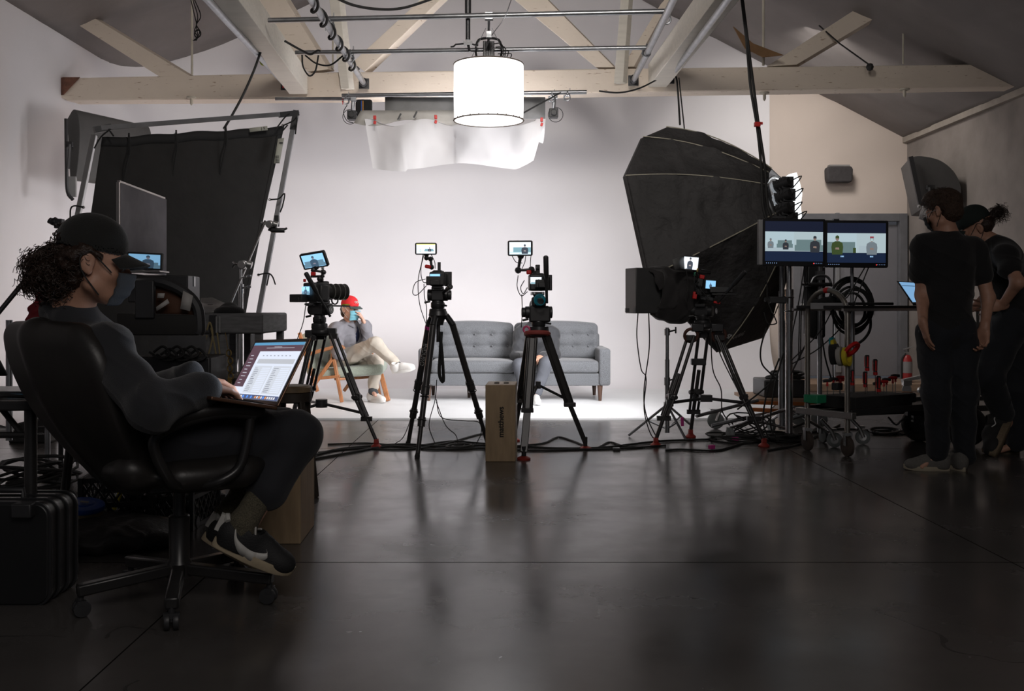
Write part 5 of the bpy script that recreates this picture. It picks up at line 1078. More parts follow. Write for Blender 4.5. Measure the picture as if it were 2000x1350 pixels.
sh_ = [o_ for o_ in sb.children if o_.name.startswith('shell')][0]; bv_ = BVHTree.FromPolygons([v_.co for v_ in sh_.data.vertices], [tuple(p_.vertices) for p_ in sh_.data.polygons]); E_ = V((0, 0, EYE))
def onshell(px, py): h_ = bv_.ray_cast(E_, (P(px, py, 7)-E_).normalized())[0]; return h_ if h_ else P(px, py, 7.6)
t0_, t1_, t2_ = onshell(1416, 653), onshell(1462, 647), onshell(1438, 636)
sn_ = text_obj('SNAPBAG', t0_.lerp(t1_, 0.5)+V((-0.02, -0.03, -0.01)), t1_-t0_, t2_-t0_.lerp(t1_, 0.5), 0.062, mat('pale_grey_print', (0.55, 0.55, 0.55), 0.7), sb, bold=0.0015)
for v_ in sn_.data.vertices:
    h_, n2_, _i, _d = bv_.find_nearest(v_.co)
    if h_ is not None: v_.co = h_+(n2_ if n2_.dot(E_-h_) > 0 else -n2_)*0.007
# ================================================================ cameras on tripods
def rotz(a): return Matrix.Rotation(a, 3, 'Z')
class Fr:      # local frame: x right, y forward (lens), z up
    def __init__(s, o, yaw, tilt=0.0, roll=0.0): s.o = V(o); s.M = Matrix.Rotation(yaw, 3, 'Z') @ Matrix.Rotation(tilt, 3, 'X') @ Matrix.Rotation(roll, 3, 'Y')
    def __call__(s, x, y, z): return s.o+s.M @ V((x, y, z))
    def d(s, x, y, z): return s.M @ V((x, y, z))
def leg_twin(par, a, f, spread=0.035, r=0.012, low=0.45, m=CARB, red=True, boot=True):
    a, f = V(a), V(f); dv = (f-a).normalized(); sd = dv.cross((V((a.x, a.y, 0))-V((f.x, f.y, 0))).normalized()); sd = sd.normalized() if sd.length > 0.01 else V((1, 0, 0))
    k = a.lerp(f, 0.56); b = MB()
    for q in (-1, 1): b.cyl(a+sd*q*spread, k+sd*q*spread, r, 10)
    b.box(k, (0.05, 0.05, 0.05)); b.cyl(k+dv*0.0+sd*spread*1.5, k-sd*spread*1.5, 0.017, 10)
    e = f+V((0, 0, 0.05)); b.cyl(a.lerp(f, 0.35), e, r*1.15, 10); b.box(a+dv*0.02, (0.06, 0.06, 0.04))
    for q in (-1, 1): b.cyl(k-dv*0.02+sd*q*spread, e.lerp(k, 0.55)+sd*q*spread*0.9, r*0.85, 8)
    b.box(e.lerp(k, 0.5), (spread*2.6, 0.03, 0.035)); b.cyl(k+V((0, -0.03, 0)), k+V((0, -0.055, 0)), 0.016, 10)
    lg = b.build('leg', m, par, bevel=0.002)
    b = MB(); b.lathe([(0.040, 0.0), (0.042, 0.012), (0.020, 0.030), (0.018, 0.055)], (f.x, f.y, 0.0), n=16); b.box((f.x, f.y, 0.05), (0.03, 0.05, 0.03)); b.build('foot', REDF if red else BLKR, lg, bevel=0.002)
    return k
def leg_tube(par, a, f, r=0.020, band=None):
    a, f = V(a), V(f); b = MB(); 
    for (t0, t1, rr) in ((0, 0.48, r), (0.46, 0.53, r*1.28), (0.5, 0.72, r*0.82), (0.70, 0.77, r*1.1), (0.75, 0.985, r*0.66)): b.cyl(a.lerp(f, t0), a.lerp(f, t1), rr, 14)
    for t in (0.475, 0.545, 0.72): b.torus(a.lerp(f, t), r*1.25, 0.004, f-a, 14, 5)
    lg = b.build('leg', CARB, par)
    b = MB(); b.lathe([(0.018, 0), (0.020, 0.01), (0.010, 0.035)], (f.x, f.y, 0.0), n=12); b.build('foot', BLKR, lg)
    if band: b = MB(); b.cyl(a.lerp(f, band[0]), a.lerp(f, band[0]+0.025), r*1.05, 14); b.build('tape_band', band[1], lg)
    return lg
def fluid_head(par, bowl, yaw, h=0.17, handle=None, w_=0.10, logo=False, knob=1):
    f = Fr(bowl, yaw); b = MB(); b.lathe([(0.052, -0.03), (0.062, 0.0), (0.060, 0.03), (0.045, 0.035)], f.o, n=24); b.lathe([(0.040, 0.03), (0.050, 0.045), (0.050, 0.075), (0.042, 0.08), (0.042, h*0.5)], f.o, n=24)
    b.box(f(0, 0, h*0.70), (w_, 0.09, h*0.42), f.M); b.cyl(f(-w_*0.5-0.03, 0, h*0.68), f(w_*0.5+0.03, 0, h*0.68), 0.042, 20); b.box(f(0, 0, h*0.97), (0.075, 0.16, 0.022), f.M)
    hd = b.build('fluid_head', BLKM, par, bevel=0.004)
    b = MB(); b.cyl(f(knob*(w_*0.5+0.03), 0, h*0.68), f(knob*(w_*0.5+0.055), 0, h*0.68), 0.034, 20); b.build('drag_knob', GRYM, hd, bevel=0.003)
    if logo: b = MB(); b.torus(f(w_*0.5+0.056, 0, h*0.68), 0.020, 0.003, f.d(1, 0, 0), 20, 5); b.box(f(w_*0.5+0.056, 0, h*0.68), (0.003, 0.012, 0.02), f.M); b.build('round_emblem', mat('pale_emblem', (0.5, 0.5, 0.52), 0.4), hd)
    b = MB(); b.cyl(f(-w_*0.5-0.01, -0.02, h*0.45), f(-w_*0.5-0.05, -0.03, h*0.40), 0.008, 8); b.cyl(f(w_*0.3, -0.03, h*0.32), f(w_*0.3+0.04, -0.06, h*0.28), 0.007, 8); b.build('lock_lever', BLK, hd)
    if handle:
        p0, p1 = V(handle[0]), V(handle[1]); b = MB(); b.cyl(p0, p0.lerp(p1, 0.62), 0.010, 10); b.lathe([(0.015, 0), (0.019, 0.02), (0.017, 0.12), (0.013, 0.15)], p0.lerp(p1, 0.58), (p1-p0), 12) if False else b.tube([p0.lerp(p1, 0.55), p0.lerp(p1, 0.6), p1.lerp(p0, 0.02), p1], [0.013, 0.018, 0.018, 0.012], 10)
        b.build('pan_handle', BLK, par)
    return f
def cam_picture(kind):
    bg, sofa, pers, skin_, flo = {'blue': ((0.30, 0.62, 0.95), (0.12, 0.22, 0.30), (0.05, 0.09, 0.14), (0.2, 0.2, 0.25), (0.35, 0.5, 0.6)), 'white': ((0.85, 0.92, 1.0), (0.20, 0.36, 0.42), (0.05, 0.06, 0.08), (0.35, 0.3, 0.3), (0.6, 0.75, 0.85)), 'pale': ((0.50, 0.64, 0.70), (0.16, 0.24, 0.25), (0.035, 0.04, 0.05), (0.28, 0.2, 0.17), (0.45, 0.55, 0.6))}[kind]
    return bg, sofa, pers, skin_, flo
def figure(b, S_, cx, cy, s, ip, isk, asp=1.0, e=0.0006, seated=True):
    """little seated figure on a screen: head, cap, torso, hands"""
    def poly(pts, i, e_): b.mat(i).add([S_(cx+x*s/asp, cy+y*s, e_) for x, y in pts], [tuple(range(len(pts)))])
    poly([(-0.30, -0.5), (0.30, -0.5), (0.34, -0.1), (0.30, 0.12), (0.12, 0.22), (-0.12, 0.22), (-0.30, 0.12), (-0.34, -0.1)], ip, e)
    poly([(0.105*math.cos(a*PI/5), 0.36+0.14*math.sin(a*PI/5)) for a in range(10)], isk, e*1.2); poly([(-0.115, 0.37), (0.115, 0.37), (0.10, 0.49), (0, 0.54), (-0.10, 0.49)], ip, e*1.4); poly([(-0.12, -0.22), (0.12, -0.24), (0.10, -0.12), (-0.10, -0.12)], isk, e*1.4)
def sofa_pic(b, S_, u0, u1, v0, v1, i, e=0.0003, arms=True):
    h = v1-v0; w_ = u1-u0; panel(b, S_, u0+w_*0.06, v0+h*0.3, u1-w_*0.06, v1, i, e); panel(b, S_, u0, v0+h*0.05, u1, v0+h*0.55, i, e*1.1)
def scr_mats(k, s=1.0):
    bg, so, pe, sk, fl = cam_picture(k); return [em(k+'_bg%g' % s, bg, s), em(k+'_sofa%g' % s, so, s), em(k+'_person%g' % s, pe, s), em(k+'_skin%g' % s, sk, s), em(k+'_floor%g' % s, fl, s)]
def one_shot(S_, par, k='blue', cx=0.55, s=0.9, sofa=(0.0, 1.0, 0.0, 0.42), st=1.0, band=None, name='screen'):
    b = MB(); panel(b, S_, 0, 0, 1, 1, 0); 
    if sofa: sofa_pic(b, S_, sofa[0], sofa[1], sofa[2], sofa[3], 1)
    if s: figure(b, S_, cx, 0.5*s if s > 0.6 else 0.42, s, 2, 3, 1.6)
    ms = scr_mats(k, st)
    if band: ms.append(em('band_yellow', (0.7, 0.7, 0.1), 1)); panel(b, S_, 0.0, 0.93, 1, 1, 5, 0.0003)
    return b.build(name, ms, par, smooth=False)
def field_monitor(label, c, w_, h_, yaw, tilt, draw, roll=0.0, hood=False):
    f = Fr(c, yaw, tilt, roll); t = thing('field_monitor', label, 'monitor', c)
    b = MB(); b.rbox((0, 0, 0), (w_, 0.024, h_), 0.012); b.v = [f(v.x, v.y, v.z) for v in b.v]; body = b.build('body', BLK, t, bevel=0.002)
    b = MB(); b.rbox((0, 0.02, -0.0), (w_*0.6, 0.02, h_*0.6), 0.01); b.v = [f(v.x, v.y, v.z) for v in b.v]; b.build('battery', BLK, t)
    sw, shh = w_*0.86, h_*0.80; S_ = lambda u, v, e=0: f((u-0.5)*sw, -0.0130-e, (v-0.5)*shh); draw(S_, body); return f, t
def arm(par, pts, r=0.008, m=BLKM, name='monitor_arm'):
    b = MB(); b.tube(pts, r, 8)
    for p in pts: b.ball(p, r*1.9, 8)
    return b.build(name, m, par)
def video_camera(label, c, yaw, size=(0.13, 0.13, 0.12), lens=0.12, draw=None, batt=None, tophandle=True, tilt=0.0, lensr=0.042):
    f = Fr(c, yaw, tilt); t = thing('video_camera', label, 'camera', c); w_, l_, h_ = size
    b = MB(); b.box(f(0, 0, 0), (w_, l_, h_), f.M); b.box(f(0, l_*0.42, 0.005), (w_*0.8, l_*0.3, h_*1.1), f.M); b.box(f(w_*0.58, 0.0, -0.005), (w_*0.22, l_*0.55, h_*0.85), f.M); body = b.build('body', BLK, t, bevel=0.012)
    b = MB(); pr_ = [(lensr*0.8, 0), (lensr*0.85, lens*0.25), (lensr*0.95, lens*0.27), (lensr*0.95, lens*0.45), (lensr, lens*0.47), (lensr, lens*0.68), (lensr*1.05, lens*0.70), (lensr*1.05, lens*0.95), (lensr*1.1, lens), (lensr*0.9, lens), (lensr*0.5, lens*0.93)]
    b.lathe(pr_, f(0, l_*0.5, 0.005), f.d(0, 1, 0), 24); ln_ = b.build('lens', mat('lens_barrel', (0.04, 0.038, 0.036), 0.35, 0.3), t)
    b = MB(); 
    for q in (0.33, 0.58, 0.82): b.torus(f(0, l_*0.5+lens*q, 0.005), lensr*1.02, 0.004, f.d(0, 1, 0), 24, 5)
    b.build('focus_rings', mat('lens_ring_grey', (0.10, 0.095, 0.085), 0.4), ln_, kind='stuff')
    if tophandle:
        b = MB(); b.beam(f(0, -l_*0.35, h_*0.5+0.045), f(0, l_*0.5, h_*0.5+0.05), 0.022, 0.018); b.beam(f(0, l_*0.38, h_*0.5), f(0, l_*0.38, h_*0.5+0.05), 0.02, 0.02); b.build('top_handle', BLKM, t, bevel=0.003)
    b = MB(); 
    for q in (-1, 1): b.cyl(f(q*0.03, -l_*0.6, -h_*0.5-0.018), f(q*0.03, l_*0.9, -h_*0.5-0.018), 0.0075, 8)
    b.build('rods', STL, t)
    b = MB(); b.box(f(0, 0.01, -h_*0.5-0.02), (0.085, 0.15, 0.022), f.M); b.build('base_plate', BLKM, t, bevel=0.002)
    if batt: x, y, z, bw, bl, bh = batt; b = MB(); b.box(f(x, y, z), (bw, bl, bh), f.M); b.box(f(x, y-bl*0.5, z-bh*0.2), (bw*0.6, 0.012, bh*0.6), f.M); b.build('battery', BLK, t, bevel=0.005)
    if draw: S_ = lambda u, v, e=0: f(-w_*0.15+(u-0.5)*w_*0.62, -l_*0.5-0.013-e, 0.012+(v-0.5)*h_*0.42); draw(S_, body)
    return f, t
def loose(label, pts, r=0.0035, name='camera_lead', m=BLKR, parent=None, group=None): return cable(name, pts, r, m, label, parent=parent, group=group)

# ---- camera 1, far left
D1 = 7.5; bowl = P(628, 640, D1); t1 = thing('tripod', 'black twin-tube tripod nearest the armchair, with mid-level spreader', 'tripod', (bowl.x, D1, 0))
b = MB(); b.lathe([(0.06, -0.06), (0.085, -0.045), (0.085, -0.02), (0.055, 0)], bowl, n=20); 
for (px, py) in ((606, 652), (648, 648)): b.box(P(px, py, D1-0.02), (0.07, 0.07, 0.055))
b.build('crown', BLKM, t1, bevel=0.006)
feet = [G(735, 875), G(560, 868), G(590, 832)]; tops = [P(650, 652, D1-0.03), P(610, 655, D1-0.05), P(628, 655, D1+0.06)]
ks = [leg_twin(t1, a, f, 0.032) for a, f in zip(tops, feet)]
hub = P(628, 788, D1-0.02); b = MB(); b.cyl(hub-V((0, 0, 0.03)), hub+V((0, 0, 0.03)), 0.045, 16)
for k_ in ks: q_ = k_.lerp(feet[ks.index(k_)], 0.32); b.tube([hub, q_], 0.011, 8); b.ball(q_, 0.025, 8)
b.build('spreader', BLK, t1)
fluid_head(t1, P(624, 640, D1), -0.5, 0.20, (P(645, 618, D1-0.05), P(597, 533, D1-0.25)), 0.11, True)
cF, c1 = video_camera('black cinema camera with a large ribbed zoom lens pointing right, left of the armchair sitter', P(618, 571, D1), -0.72, (0.15, 0.14, 0.145), 0.20, lambda S_, p: one_shot(S_, p, 'blue', 0.5, 0.9, (0, 1, 0, 0.4), 1.1), (-0.085, -0.10, -0.045, 0.15, 0.06, 0.06), lensr=0.058)
b = MB(); b.torus(cF(0.02, 0.16, -0.06), 0.03, 0.006, cF.d(1, 0, 0), 16, 6); b.beam(cF(0.03, 0.02, -0.10), cF(0.02, 0.30, -0.105), 0.025, 0.012); b.build('follow_focus', BLKM, c1); 
b = MB(); b.box(cF(0.03, 0.26, -0.093), (0.03, 0.05, 0.01), cF.M); b.build('lime_tape', mat('lime_tape', (0.5, 0.6, 0.05), 0.5), c1)
mf, m1 = field_monitor('tilted on-camera monitor above the leftmost camera', P(614, 508, D1-0.02), 0.215, 0.125, -0.30, 0.42, lambda S_, p: one_shot(S_, p, 'blue', 0.5, 0.85, (0, 1, 0, 0.5), 0.9), -0.14)
arm(m1, [P(618, 522, D1), P(612, 528, D1), P(632, 532, D1), P(624, 545, D1)], 0.011)
b = MB(); b.box(P(612, 535, D1-0.03), (0.035, 0.03, 0.03)); b.box(P(595, 548, D1-0.05), (0.02, 0.02, 0.025)); b.build('red_knob', RED, c1, bevel=0.006)
b = MB(); a0, a1 = P(630, 522, D1), P(629, 549, D1); b.tube([a0.lerp(a1, k/80)+V((math.cos(k*0.9), math.sin(k*0.9), 0))*0.011 for k in range(81)], 0.0025, 4); b.build('coiled_cord', BLKR, m1)
loose('thin cable hanging from the leftmost camera to the floor', [P(598, 590, D1-0.1), P(592, 630, D1-0.1), P(580, 665, D1-0.1), P(566, 710, D1-0.1), P(562, 760, D1-0.1)])

# ---- camera 2
D2 = 7.1; bowl = P(856, 608, D2); t2 = thing('tripod', 'black carbon tripod with plain tube legs in front of the left end of the sofa', 'tripod', (bowl.x, D2, 0))
b = MB(); b.lathe([(0.035, -0.10), (0.05, -0.05), (0.07, -0.03), (0.062, 0.0)], bowl, n=20)
tops = [P(838, 632, D2+0.06), P(846, 636, D2-0.08), P(884, 634, D2+0.02)]; feet = [G(797, 868), G(815, 894), G(953, 868)]
for q_ in tops: b.tube([bowl-V((0, 0, 0.045)), q_.lerp(bowl, 0.4)+V((0, 0, 0.02)), q_], 0.024, 10)
b.cyl(bowl-V((0, 0, 0.05)), bowl-V((0, 0, 0.22)), 0.014, 10); b.build('crown', BLKM, t2)
for i, (a, f) in enumerate(zip(tops, feet)): leg_tube(t2, a, f, 0.024, (0.02, mat('magenta_tape', (0.6, 0.05, 0.3), 0.5)) if i == 0 else None)
text_obj('INDURO', tops[0].lerp(feet[0], 0.25)+V((0, -0.026, 0)), feet[0]-tops[0], V((1, 0, 0.2)), 0.045, mat('white_print', (0.6, 0.6, 0.6), 0.6), t2, ext=0.0005)
b = MB(); b.tube(spl([P(862, 648, D2-0.02), P(860, 690, D2-0.02), P(858, 730, D2-0.03), P(866, 745, D2-0.04), P(864, 700, D2-0.05), P(860, 655, D2-0.04)], 5), 0.012, 6); b.build('carry_strap', DKFAB, t2)
fluid_head(t2, P(855, 612, D2), 0.0, 0.19, (P(866, 572, D2-0.05), P(880, 560, D2-0.30)), 0.085)
cF, c2 = video_camera('black camera seen from behind in front of the left half of the sofa', P(855, 545, D2), 0.03, (0.115, 0.12, 0.10), 0.1, lambda S_, p: one_shot(S_, p, 'blue', 0.5, 0, None, 1.0), (-0.015, -0.09, -0.015, 0.125, 0.05, 0.062), False)
b = MB(); b.box(cF(0.075, 0.02, 0.0), (0.05, 0.02, 0.105), cF.M); b.box(cF(0.01, 0.0, 0.085), (0.022, 0.03, 0.07), cF.M); b.box(cF(0, 0, 0.055), (0.06, 0.09, 0.012), cF.M); b.build('cage', BLKM, c2, bevel=0.003)
b = MB(); b.box(P(836, 521, D2-0.02), (0.045, 0.03, 0.025), Matrix.Rotation(0.2, 3, 'Y')); b.build('red_clamp', RED, c2, bevel=0.008)
def shot_wide(S_, p): 
    b = MB(); panel(b, S_, 0, 0, 1, 1, 0); panel(b, S_, 0, 0.93, 1, 1, 5, 0.0003); sofa_pic(b, S_, 0.42, 0.92, 0.22, 0.50, 1); figure(b, S_, 0.70, 0.42, 0.42, 2, 3, 1.6); figure(b, S_, 0.20, 0.32, 0.36, 4, 3, 1.6); b.build('screen', scr_mats('white', 1.0)+[em('band_yellow', (0.7, 0.7, 0.1), 1)], p, smooth=False)
mf, m2 = field_monitor('small monitor with a wide shot above the second camera', P(832, 486, D2-0.02), 0.155, 0.085, 0.0, 0.05, shot_wide)
arm(m2, [P(833, 497, D2), P(833, 504, D2), P(841, 506, D2), P(843, 522, D2)], 0.010)
for pts, l in (([P(826, 497, D2), P(822, 530, D2-0.03), P(826, 550, D2-0.03), P(834, 552, D2)], 'looping lead left of the second camera'), ([P(831, 545, D2-0.03), P(812, 552, D2-0.05), P(806, 572, D2-0.05), P(815, 576, D2-0.05), P(833, 558, D2-0.02)], 'large cable loop left of the second camera'),
               ([P(828, 498, D2), P(817, 545, D2-0.05), P(819, 590, D2-0.06), P(828, 622, D2-0.08), P(834, 636, D2-0.08)], 'long thin lead from the second monitor down its tripod'), ([P(833, 640, D2-0.1), P(822, 720, D2-0.08), P(810, 790, D2-0.05), P(790, 850, D2-0.1), P(770, 868, 7.2)], 'thin lead running down the second tripod to the floor'), ([P(842, 497, D2), P(849, 512, D2), P(850, 525, D2)], 'short lead from second monitor to its camera'), ([P(828, 555, D2), P(829, 580, D2), P(833, 600, D2), P(833, 630, D2)], 'thin straight lead beside the second fluid head')): loose(l, pts, 0.003)

# ---- camera 3
D3 = 7.0; bowl = P(1052, 652, D3-0.0); t3 = thing('tripod', 'heavy black tripod with pink and red collar in front of the sofa sitter', 'tripod', (bowl.x, D3, 0))
b = MB(); b.lathe([(0.05, -0.02), (0.075, 0.0), (0.07, 0.05)], bowl, n=20); b.build('crown', BLKM, t3)
b = MB(); b.torus(bowl+V((-0.01, -0.01, 0.0)), 0.078, 0.018, (0, 0.15, 1), 24, 8); b.build('red_collar', mat('faded_red_rubber', (0.32, 0.06, 0.05), 0.6), t3)
b = MB(); b.torus(bowl+V((-0.085, -0.03, 0.03)), 0.022, 0.008, (0.3, 1, 0), 14, 6); b.build('pink_clip', mat('pink_plastic', (0.7, 0.08, 0.22), 0.4), t3)
tops = [P(1040, 660, D3-0.10), P(1066, 655, D3), P(1036, 655, D3+0.10)]; feet = [G(1023, 898), G(1143, 878), G(1004, 862)]
for i, (a, f) in enumerate(zip(tops, feet)):
    dv = (f-a).normalized(); b = MB(); sd = V((1, 0, 0)) if i == 0 else V((0.9, 0.3, 0)); k_ = a.lerp(f, 0.60)
    for q_ in (-1, 1): b.cyl(a+sd*q_*0.024, k_+sd*q_*0.024, 0.014, 10)
    b.beam(a, k_, 0.045, 0.018, V((0, 1, 0))); b.beam(k_, f+V((0, 0, 0.05)), 0.05 if i == 0 else 0.034, 0.03, V((0, 1, 0))); b.box(k_, (0.085, 0.05, 0.03)); lg = b.build('leg', CARB, t3, bevel=0.004)
    b = MB(); b.cyl((f.x, f.y, 0.02), (f.x, f.y, 0.09), 0.016, 10); b.build('leg_end', BLKR, lg); b = MB(); b.lathe([(0.045, 0.0), (0.046, 0.012), (0.02, 0.025)], (f.x, f.y, 0.0), n=16); b.build('foot', REDF, lg)
hub = P(1051, 752, D3+0.02); b = MB(); b.box(hub, (0.035, 0.05, 0.05)); 
for a, f in zip(tops, feet): b.tube([hub, a.lerp(f, 0.56)], 0.010, 6)
b.build('spreader', BLK, t3)
fluid_head(t3, P(1052, 648, D3), 0.08, 0.20, (P(1068, 592, D3-0.1), P(1066, 500, D3-0.22)), 0.13, knob=-1)
b = MB(); b.box(P(1054, 614, D3), (0.15, 0.10, 0.11)); b.box(P(1052, 590, D3), (0.10, 0.11, 0.07)); b.box(P(1050, 577, D3), (0.06, 0.10, 0.03)); b.build('head_housing', BLK, t3, bevel=0.012)
cF, c3 = video_camera('black camera with teal coiled cable in front of the sofa sitter', P(1050, 552, D3), 0.06, (0.125, 0.13, 0.115), 0.11, lambda S_, p: one_shot(S_, p, 'white', 0.75, 0.55, (0, 1, 0, 0.25), 0.9), (0.02, -0.10, -0.01, 0.09, 0.06, 0.055), True)
b = MB(); b.box(cF(0.075, 0.03, 0.0), (0.06, 0.03, 0.11), cF.M); b.box(cF(0.0, 0.0, 0.085), (0.03, 0.04, 0.08), cF.M); b.build('cage', BLKM, c3, bevel=0.004)
b = MB(); 
for k in range(4): b.torus(P(1054+k*0.6, 586+k*0.8, D3-0.11-0.01*k), 0.040-0.004*k, 0.0035, (0.25*k-0.3, 1, 0.1*k), 24, 6)
b.build('coiled_video_cable', mat('teal_cable', (0.01, 0.22, 0.30), 0.5), label='teal coiled cable hanging under the third camera', cat='cable')
b = MB(); b.box(P(1033, 532, D3-0.03), (0.035, 0.035, 0.03)); b.build('red_clamp', RED, c3, bevel=0.008)
def shot3(S_, p):
    b = MB(); panel(b, S_, 0, 0, 1, 1, 0); panel(b, S_, 0, 0, 1, 0.22, 4, 0.0002); panel(b, S_, 0.18, 0.18, 1, 0.58, 1, 0.0003); panel(b, S_, 0.0, 0.05, 0.45, 0.12, 0, 0.0003); figure(b, S_, 0.72, 0.42, 0.75, 2, 3, 1.6); b.build('screen', scr_mats('white', 0.95), p, smooth=False)
mf, m3 = field_monitor('rectangular monitor on a bent arm above the third camera', P(1016, 485, D3-0.02), 0.175, 0.108, -0.08, 0.08, shot3)
arm(m3, [P(1017, 500, D3), P(1012, 528, D3), P(1038, 527, D3), P(1046, 535, D3)], 0.013, GRYM)
for pts, l in (([P(1000, 500, D3), P(1008, 512, D3), P(1020, 514, D3)], 'short thin lead under the third monitor'), ([P(1027, 500, D3), P(1025, 512, D3), P(1019, 526, D3)], 'black lead beside the arm of the third monitor'), ([P(1037, 500, D3), P(1036, 515, D3), P(1036, 528, D3)], 'straight lead right of the arm of the third monitor'),
               ([P(1012, 538, D3-0.04), P(1010, 560, D3-0.06), P(1018, 578, D3-0.06), P(1030, 570, D3-0.02)], 'cable loop left of the third camera'), ([P(1024, 548, D3-0.03), P(1017, 562, D3-0.05), P(1022, 574, D3-0.05), P(1030, 562, D3)], 'small cable loop against the third camera body'), ([P(1019, 575, D3-0.05), P(1020, 610, D3-0.05), P(1018, 640, D3-0.06)], 'thin lead hanging beside the third fluid head')): loose(l, pts, 0.003)

# ---- camera 4 with prompter box and hood
D4 = 7.55; bowl = P(1372, 632, D4); t4 = thing('tripod', 'large black twin-tube tripod with mid spreader in front of the black softbox', 'tripod', (bowl.x, D4, 0))
b = MB(); b.lathe([(0.05, -0.05), (0.085, -0.03), (0.08, 0.0), (0.055, 0.01)], bowl, n=20)
for (px, py) in ((1362, 640), (1400, 640)): b.box(P(px, py, D4-0.06), (0.09, 0.06, 0.06))
b.build('crown', BLKM, t4, bevel=0.006)
tops = [P(1350, 655, D4-0.06), P(1404, 655, D4-0.04), P(1374, 650, D4+0.10)]; feet = [G(1281, 872), G(1492, 873), G(1349, 855)]
ks = [leg_twin(t4, a, f, 0.040, 0.013) for a, f in zip(tops, feet)]
for a in tops[:2]: b = MB(); b.torus(a, 0.05, 0.013, (0, 1, 0.3), 18, 6); b.build('rubber_bumper', mat('brown_rubber', (0.09, 0.035, 0.025), 0.7), t4)
hub = P(1378, 778, D4); b = MB(); b.box(hub, (0.09, 0.07, 0.05)); 
for k_, f in zip(ks, feet): q_ = k_.lerp(f, 0.12); b.tube([hub, q_], 0.012, 8); b.box(q_, (0.05, 0.05, 0.05))
b.build('spreader', BLK, t4); b = MB(); b.box(P(1364, 707, D4+0.08), (0.11, 0.06, 0.05)); b.build('leg_clamp', BLKM, t4, bevel=0.006)
fluid_head(t4, P(1372, 634, D4), -0.45, 0.15, (P(1402, 590, D4-0.1), P(1456, 530, D4-0.25)), 0.10, True, -1)
cF, c4 = video_camera('cluttered black camera rig with red details behind the teleprompter hood', P(1378, 560, D4), 0.55, (0.12, 0.14, 0.11), 0.12, None, None, True)
def blue1(S_, p): one_shot(S_, p, 'blue', 0.5, 0.6, None, 0.8)
f_ = Fr(P(1388, 556, D4-0.12), -0.12, 0.15, 0.06)
b = MB(); b.box(f_(0, 0.008, 0), (0.085, 0.016, 0.075), f_.M); vf = b.build('viewfinder_screen', BLK, c4, bevel=0.003); blue1(lambda u, v, e=0: f_((u-0.5)*0.072, -0.001-e, (v-0.5)*0.060), vf)
b = MB(); b.box(P(1408, 566, D4-0.1), (0.17, 0.08, 0.045), rotz(-0.1)); b.box(P(1414, 575, D4-0.1), (0.19, 0.10, 0.014), rotz(-0.1)); b.build('recorder', BLK, c4, bevel=0.005)
for (px, py, sx, sz, mm) in ((1357, 577, 0.03, 0.055, RED), (1371, 541, 0.035, 0.03, RED), (1400, 591, 0.05, 0.018, RED), (1357, 536, 0.012, 0.03, GRN), (1362, 528, 0.012, 0.03, mat('brass', (0.5, 0.35, 0.12), 0.35, 0.9)), (1364, 570, 0.05, 0.05, GRYM), (1367, 552, 0.04, 0.06, BLK), (1380, 583, 0.10, 0.03, BLKM), (1378, 528, 0.07, 0.010, BLKM)):
    b = MB(); b.box(P(px, py, D4-0.08), (sx, 0.03, sz), Matrix.Rotation(0.15, 3, 'Y')); b.build('rig_accessory', mm, c4, bevel=0.004)
for k in range(5):
    b = MB(); random.seed(40+k); s0 = P(1362+k*3, 545+k*6, D4-0.1); b.tube(spl([s0, s0+V((random.uniform(-.06, .02), -0.03, random.uniform(-.03, .05))), s0+V((random.uniform(-.03, .06), -0.03, random.uniform(-.09, -.02))), s0+V((0.02, 0, -0.06))], 5), 0.003, 5); b.build('rig_lead', BLKR, c4)
mf, m4 = field_monitor('bright tilted monitor with grey sunshade flap above the rightmost camera', P(1349, 514, D4-0.05), 0.125, 0.115, -0.08, 0.10, lambda S_, p: one_shot(S_, p, 'white', 0.45, 0.95, None, 1.0), 0.09)
b = MB(); b.add([P(1334, 500, D4-0.06), P(1336, 526, D4-0.06), P(1318, 527, D4-0.18), P(1314, 507, D4-0.18)], [(0, 1, 2, 3)]); b.build('sunshade', mat('grey_sunshade', (0.10, 0.10, 0.10), 0.6), m4, solid=0.012)
arm(m4, [P(1352, 526, D4-0.02), P(1358, 533, D4), P(1366, 545, D4)], 0.007)
# prompter
pt = thing('teleprompter', 'square black teleprompter housing with a draped black hood, on a light stand', 'teleprompter', P(1258, 570, 7.6))
c_ = P(1259, 568, 7.62); b = MB(); M_ = rotz(0.30); w_, h_ = 0.235, 0.345
b.box(c_, (w_*1.0, 0.20, h_), M_); b.build('housing', mat('prompter_grey_black', (0.035, 0.035, 0.036), 0.5), pt, bevel=0.006)
b = MB(); b.box(P(1225, 606, 7.55), (0.03, 0.03, 0.03)); b.build('latch', BLKM, pt)
hp = [cap(P(1285, 560, 7.62), P(1345, 572, 7.62), 0.16, 0.06), cap(P(1290, 535, 7.62), P(1350, 545, 7.60), 0.05, 0.045), cap(P(1292, 590, 7.62), P(1345, 588, 7.62), 0.12, 0.08), ell(P(1318, 600, 7.64), (0.13, 0.13, 0.14)), ell(P(1262, 570, 7.6), (0.125, 0.16, 0.2), rotz(0.3), 0.003, -1)]
sdf_obj('hood', hp, 0.007, mat('hood_velvet', (0.016, 0.014, 0.015), 0.85, sheen=0.2), pt, 0.06, folds(0.022, 26, 0.8, (0.9, 0.2, 0.5)))
st = thing('light_stand', 'chrome light stand with splayed legs under the teleprompter', 'stand', (P(1304, 800, 7.7).x, 7.7, 0))
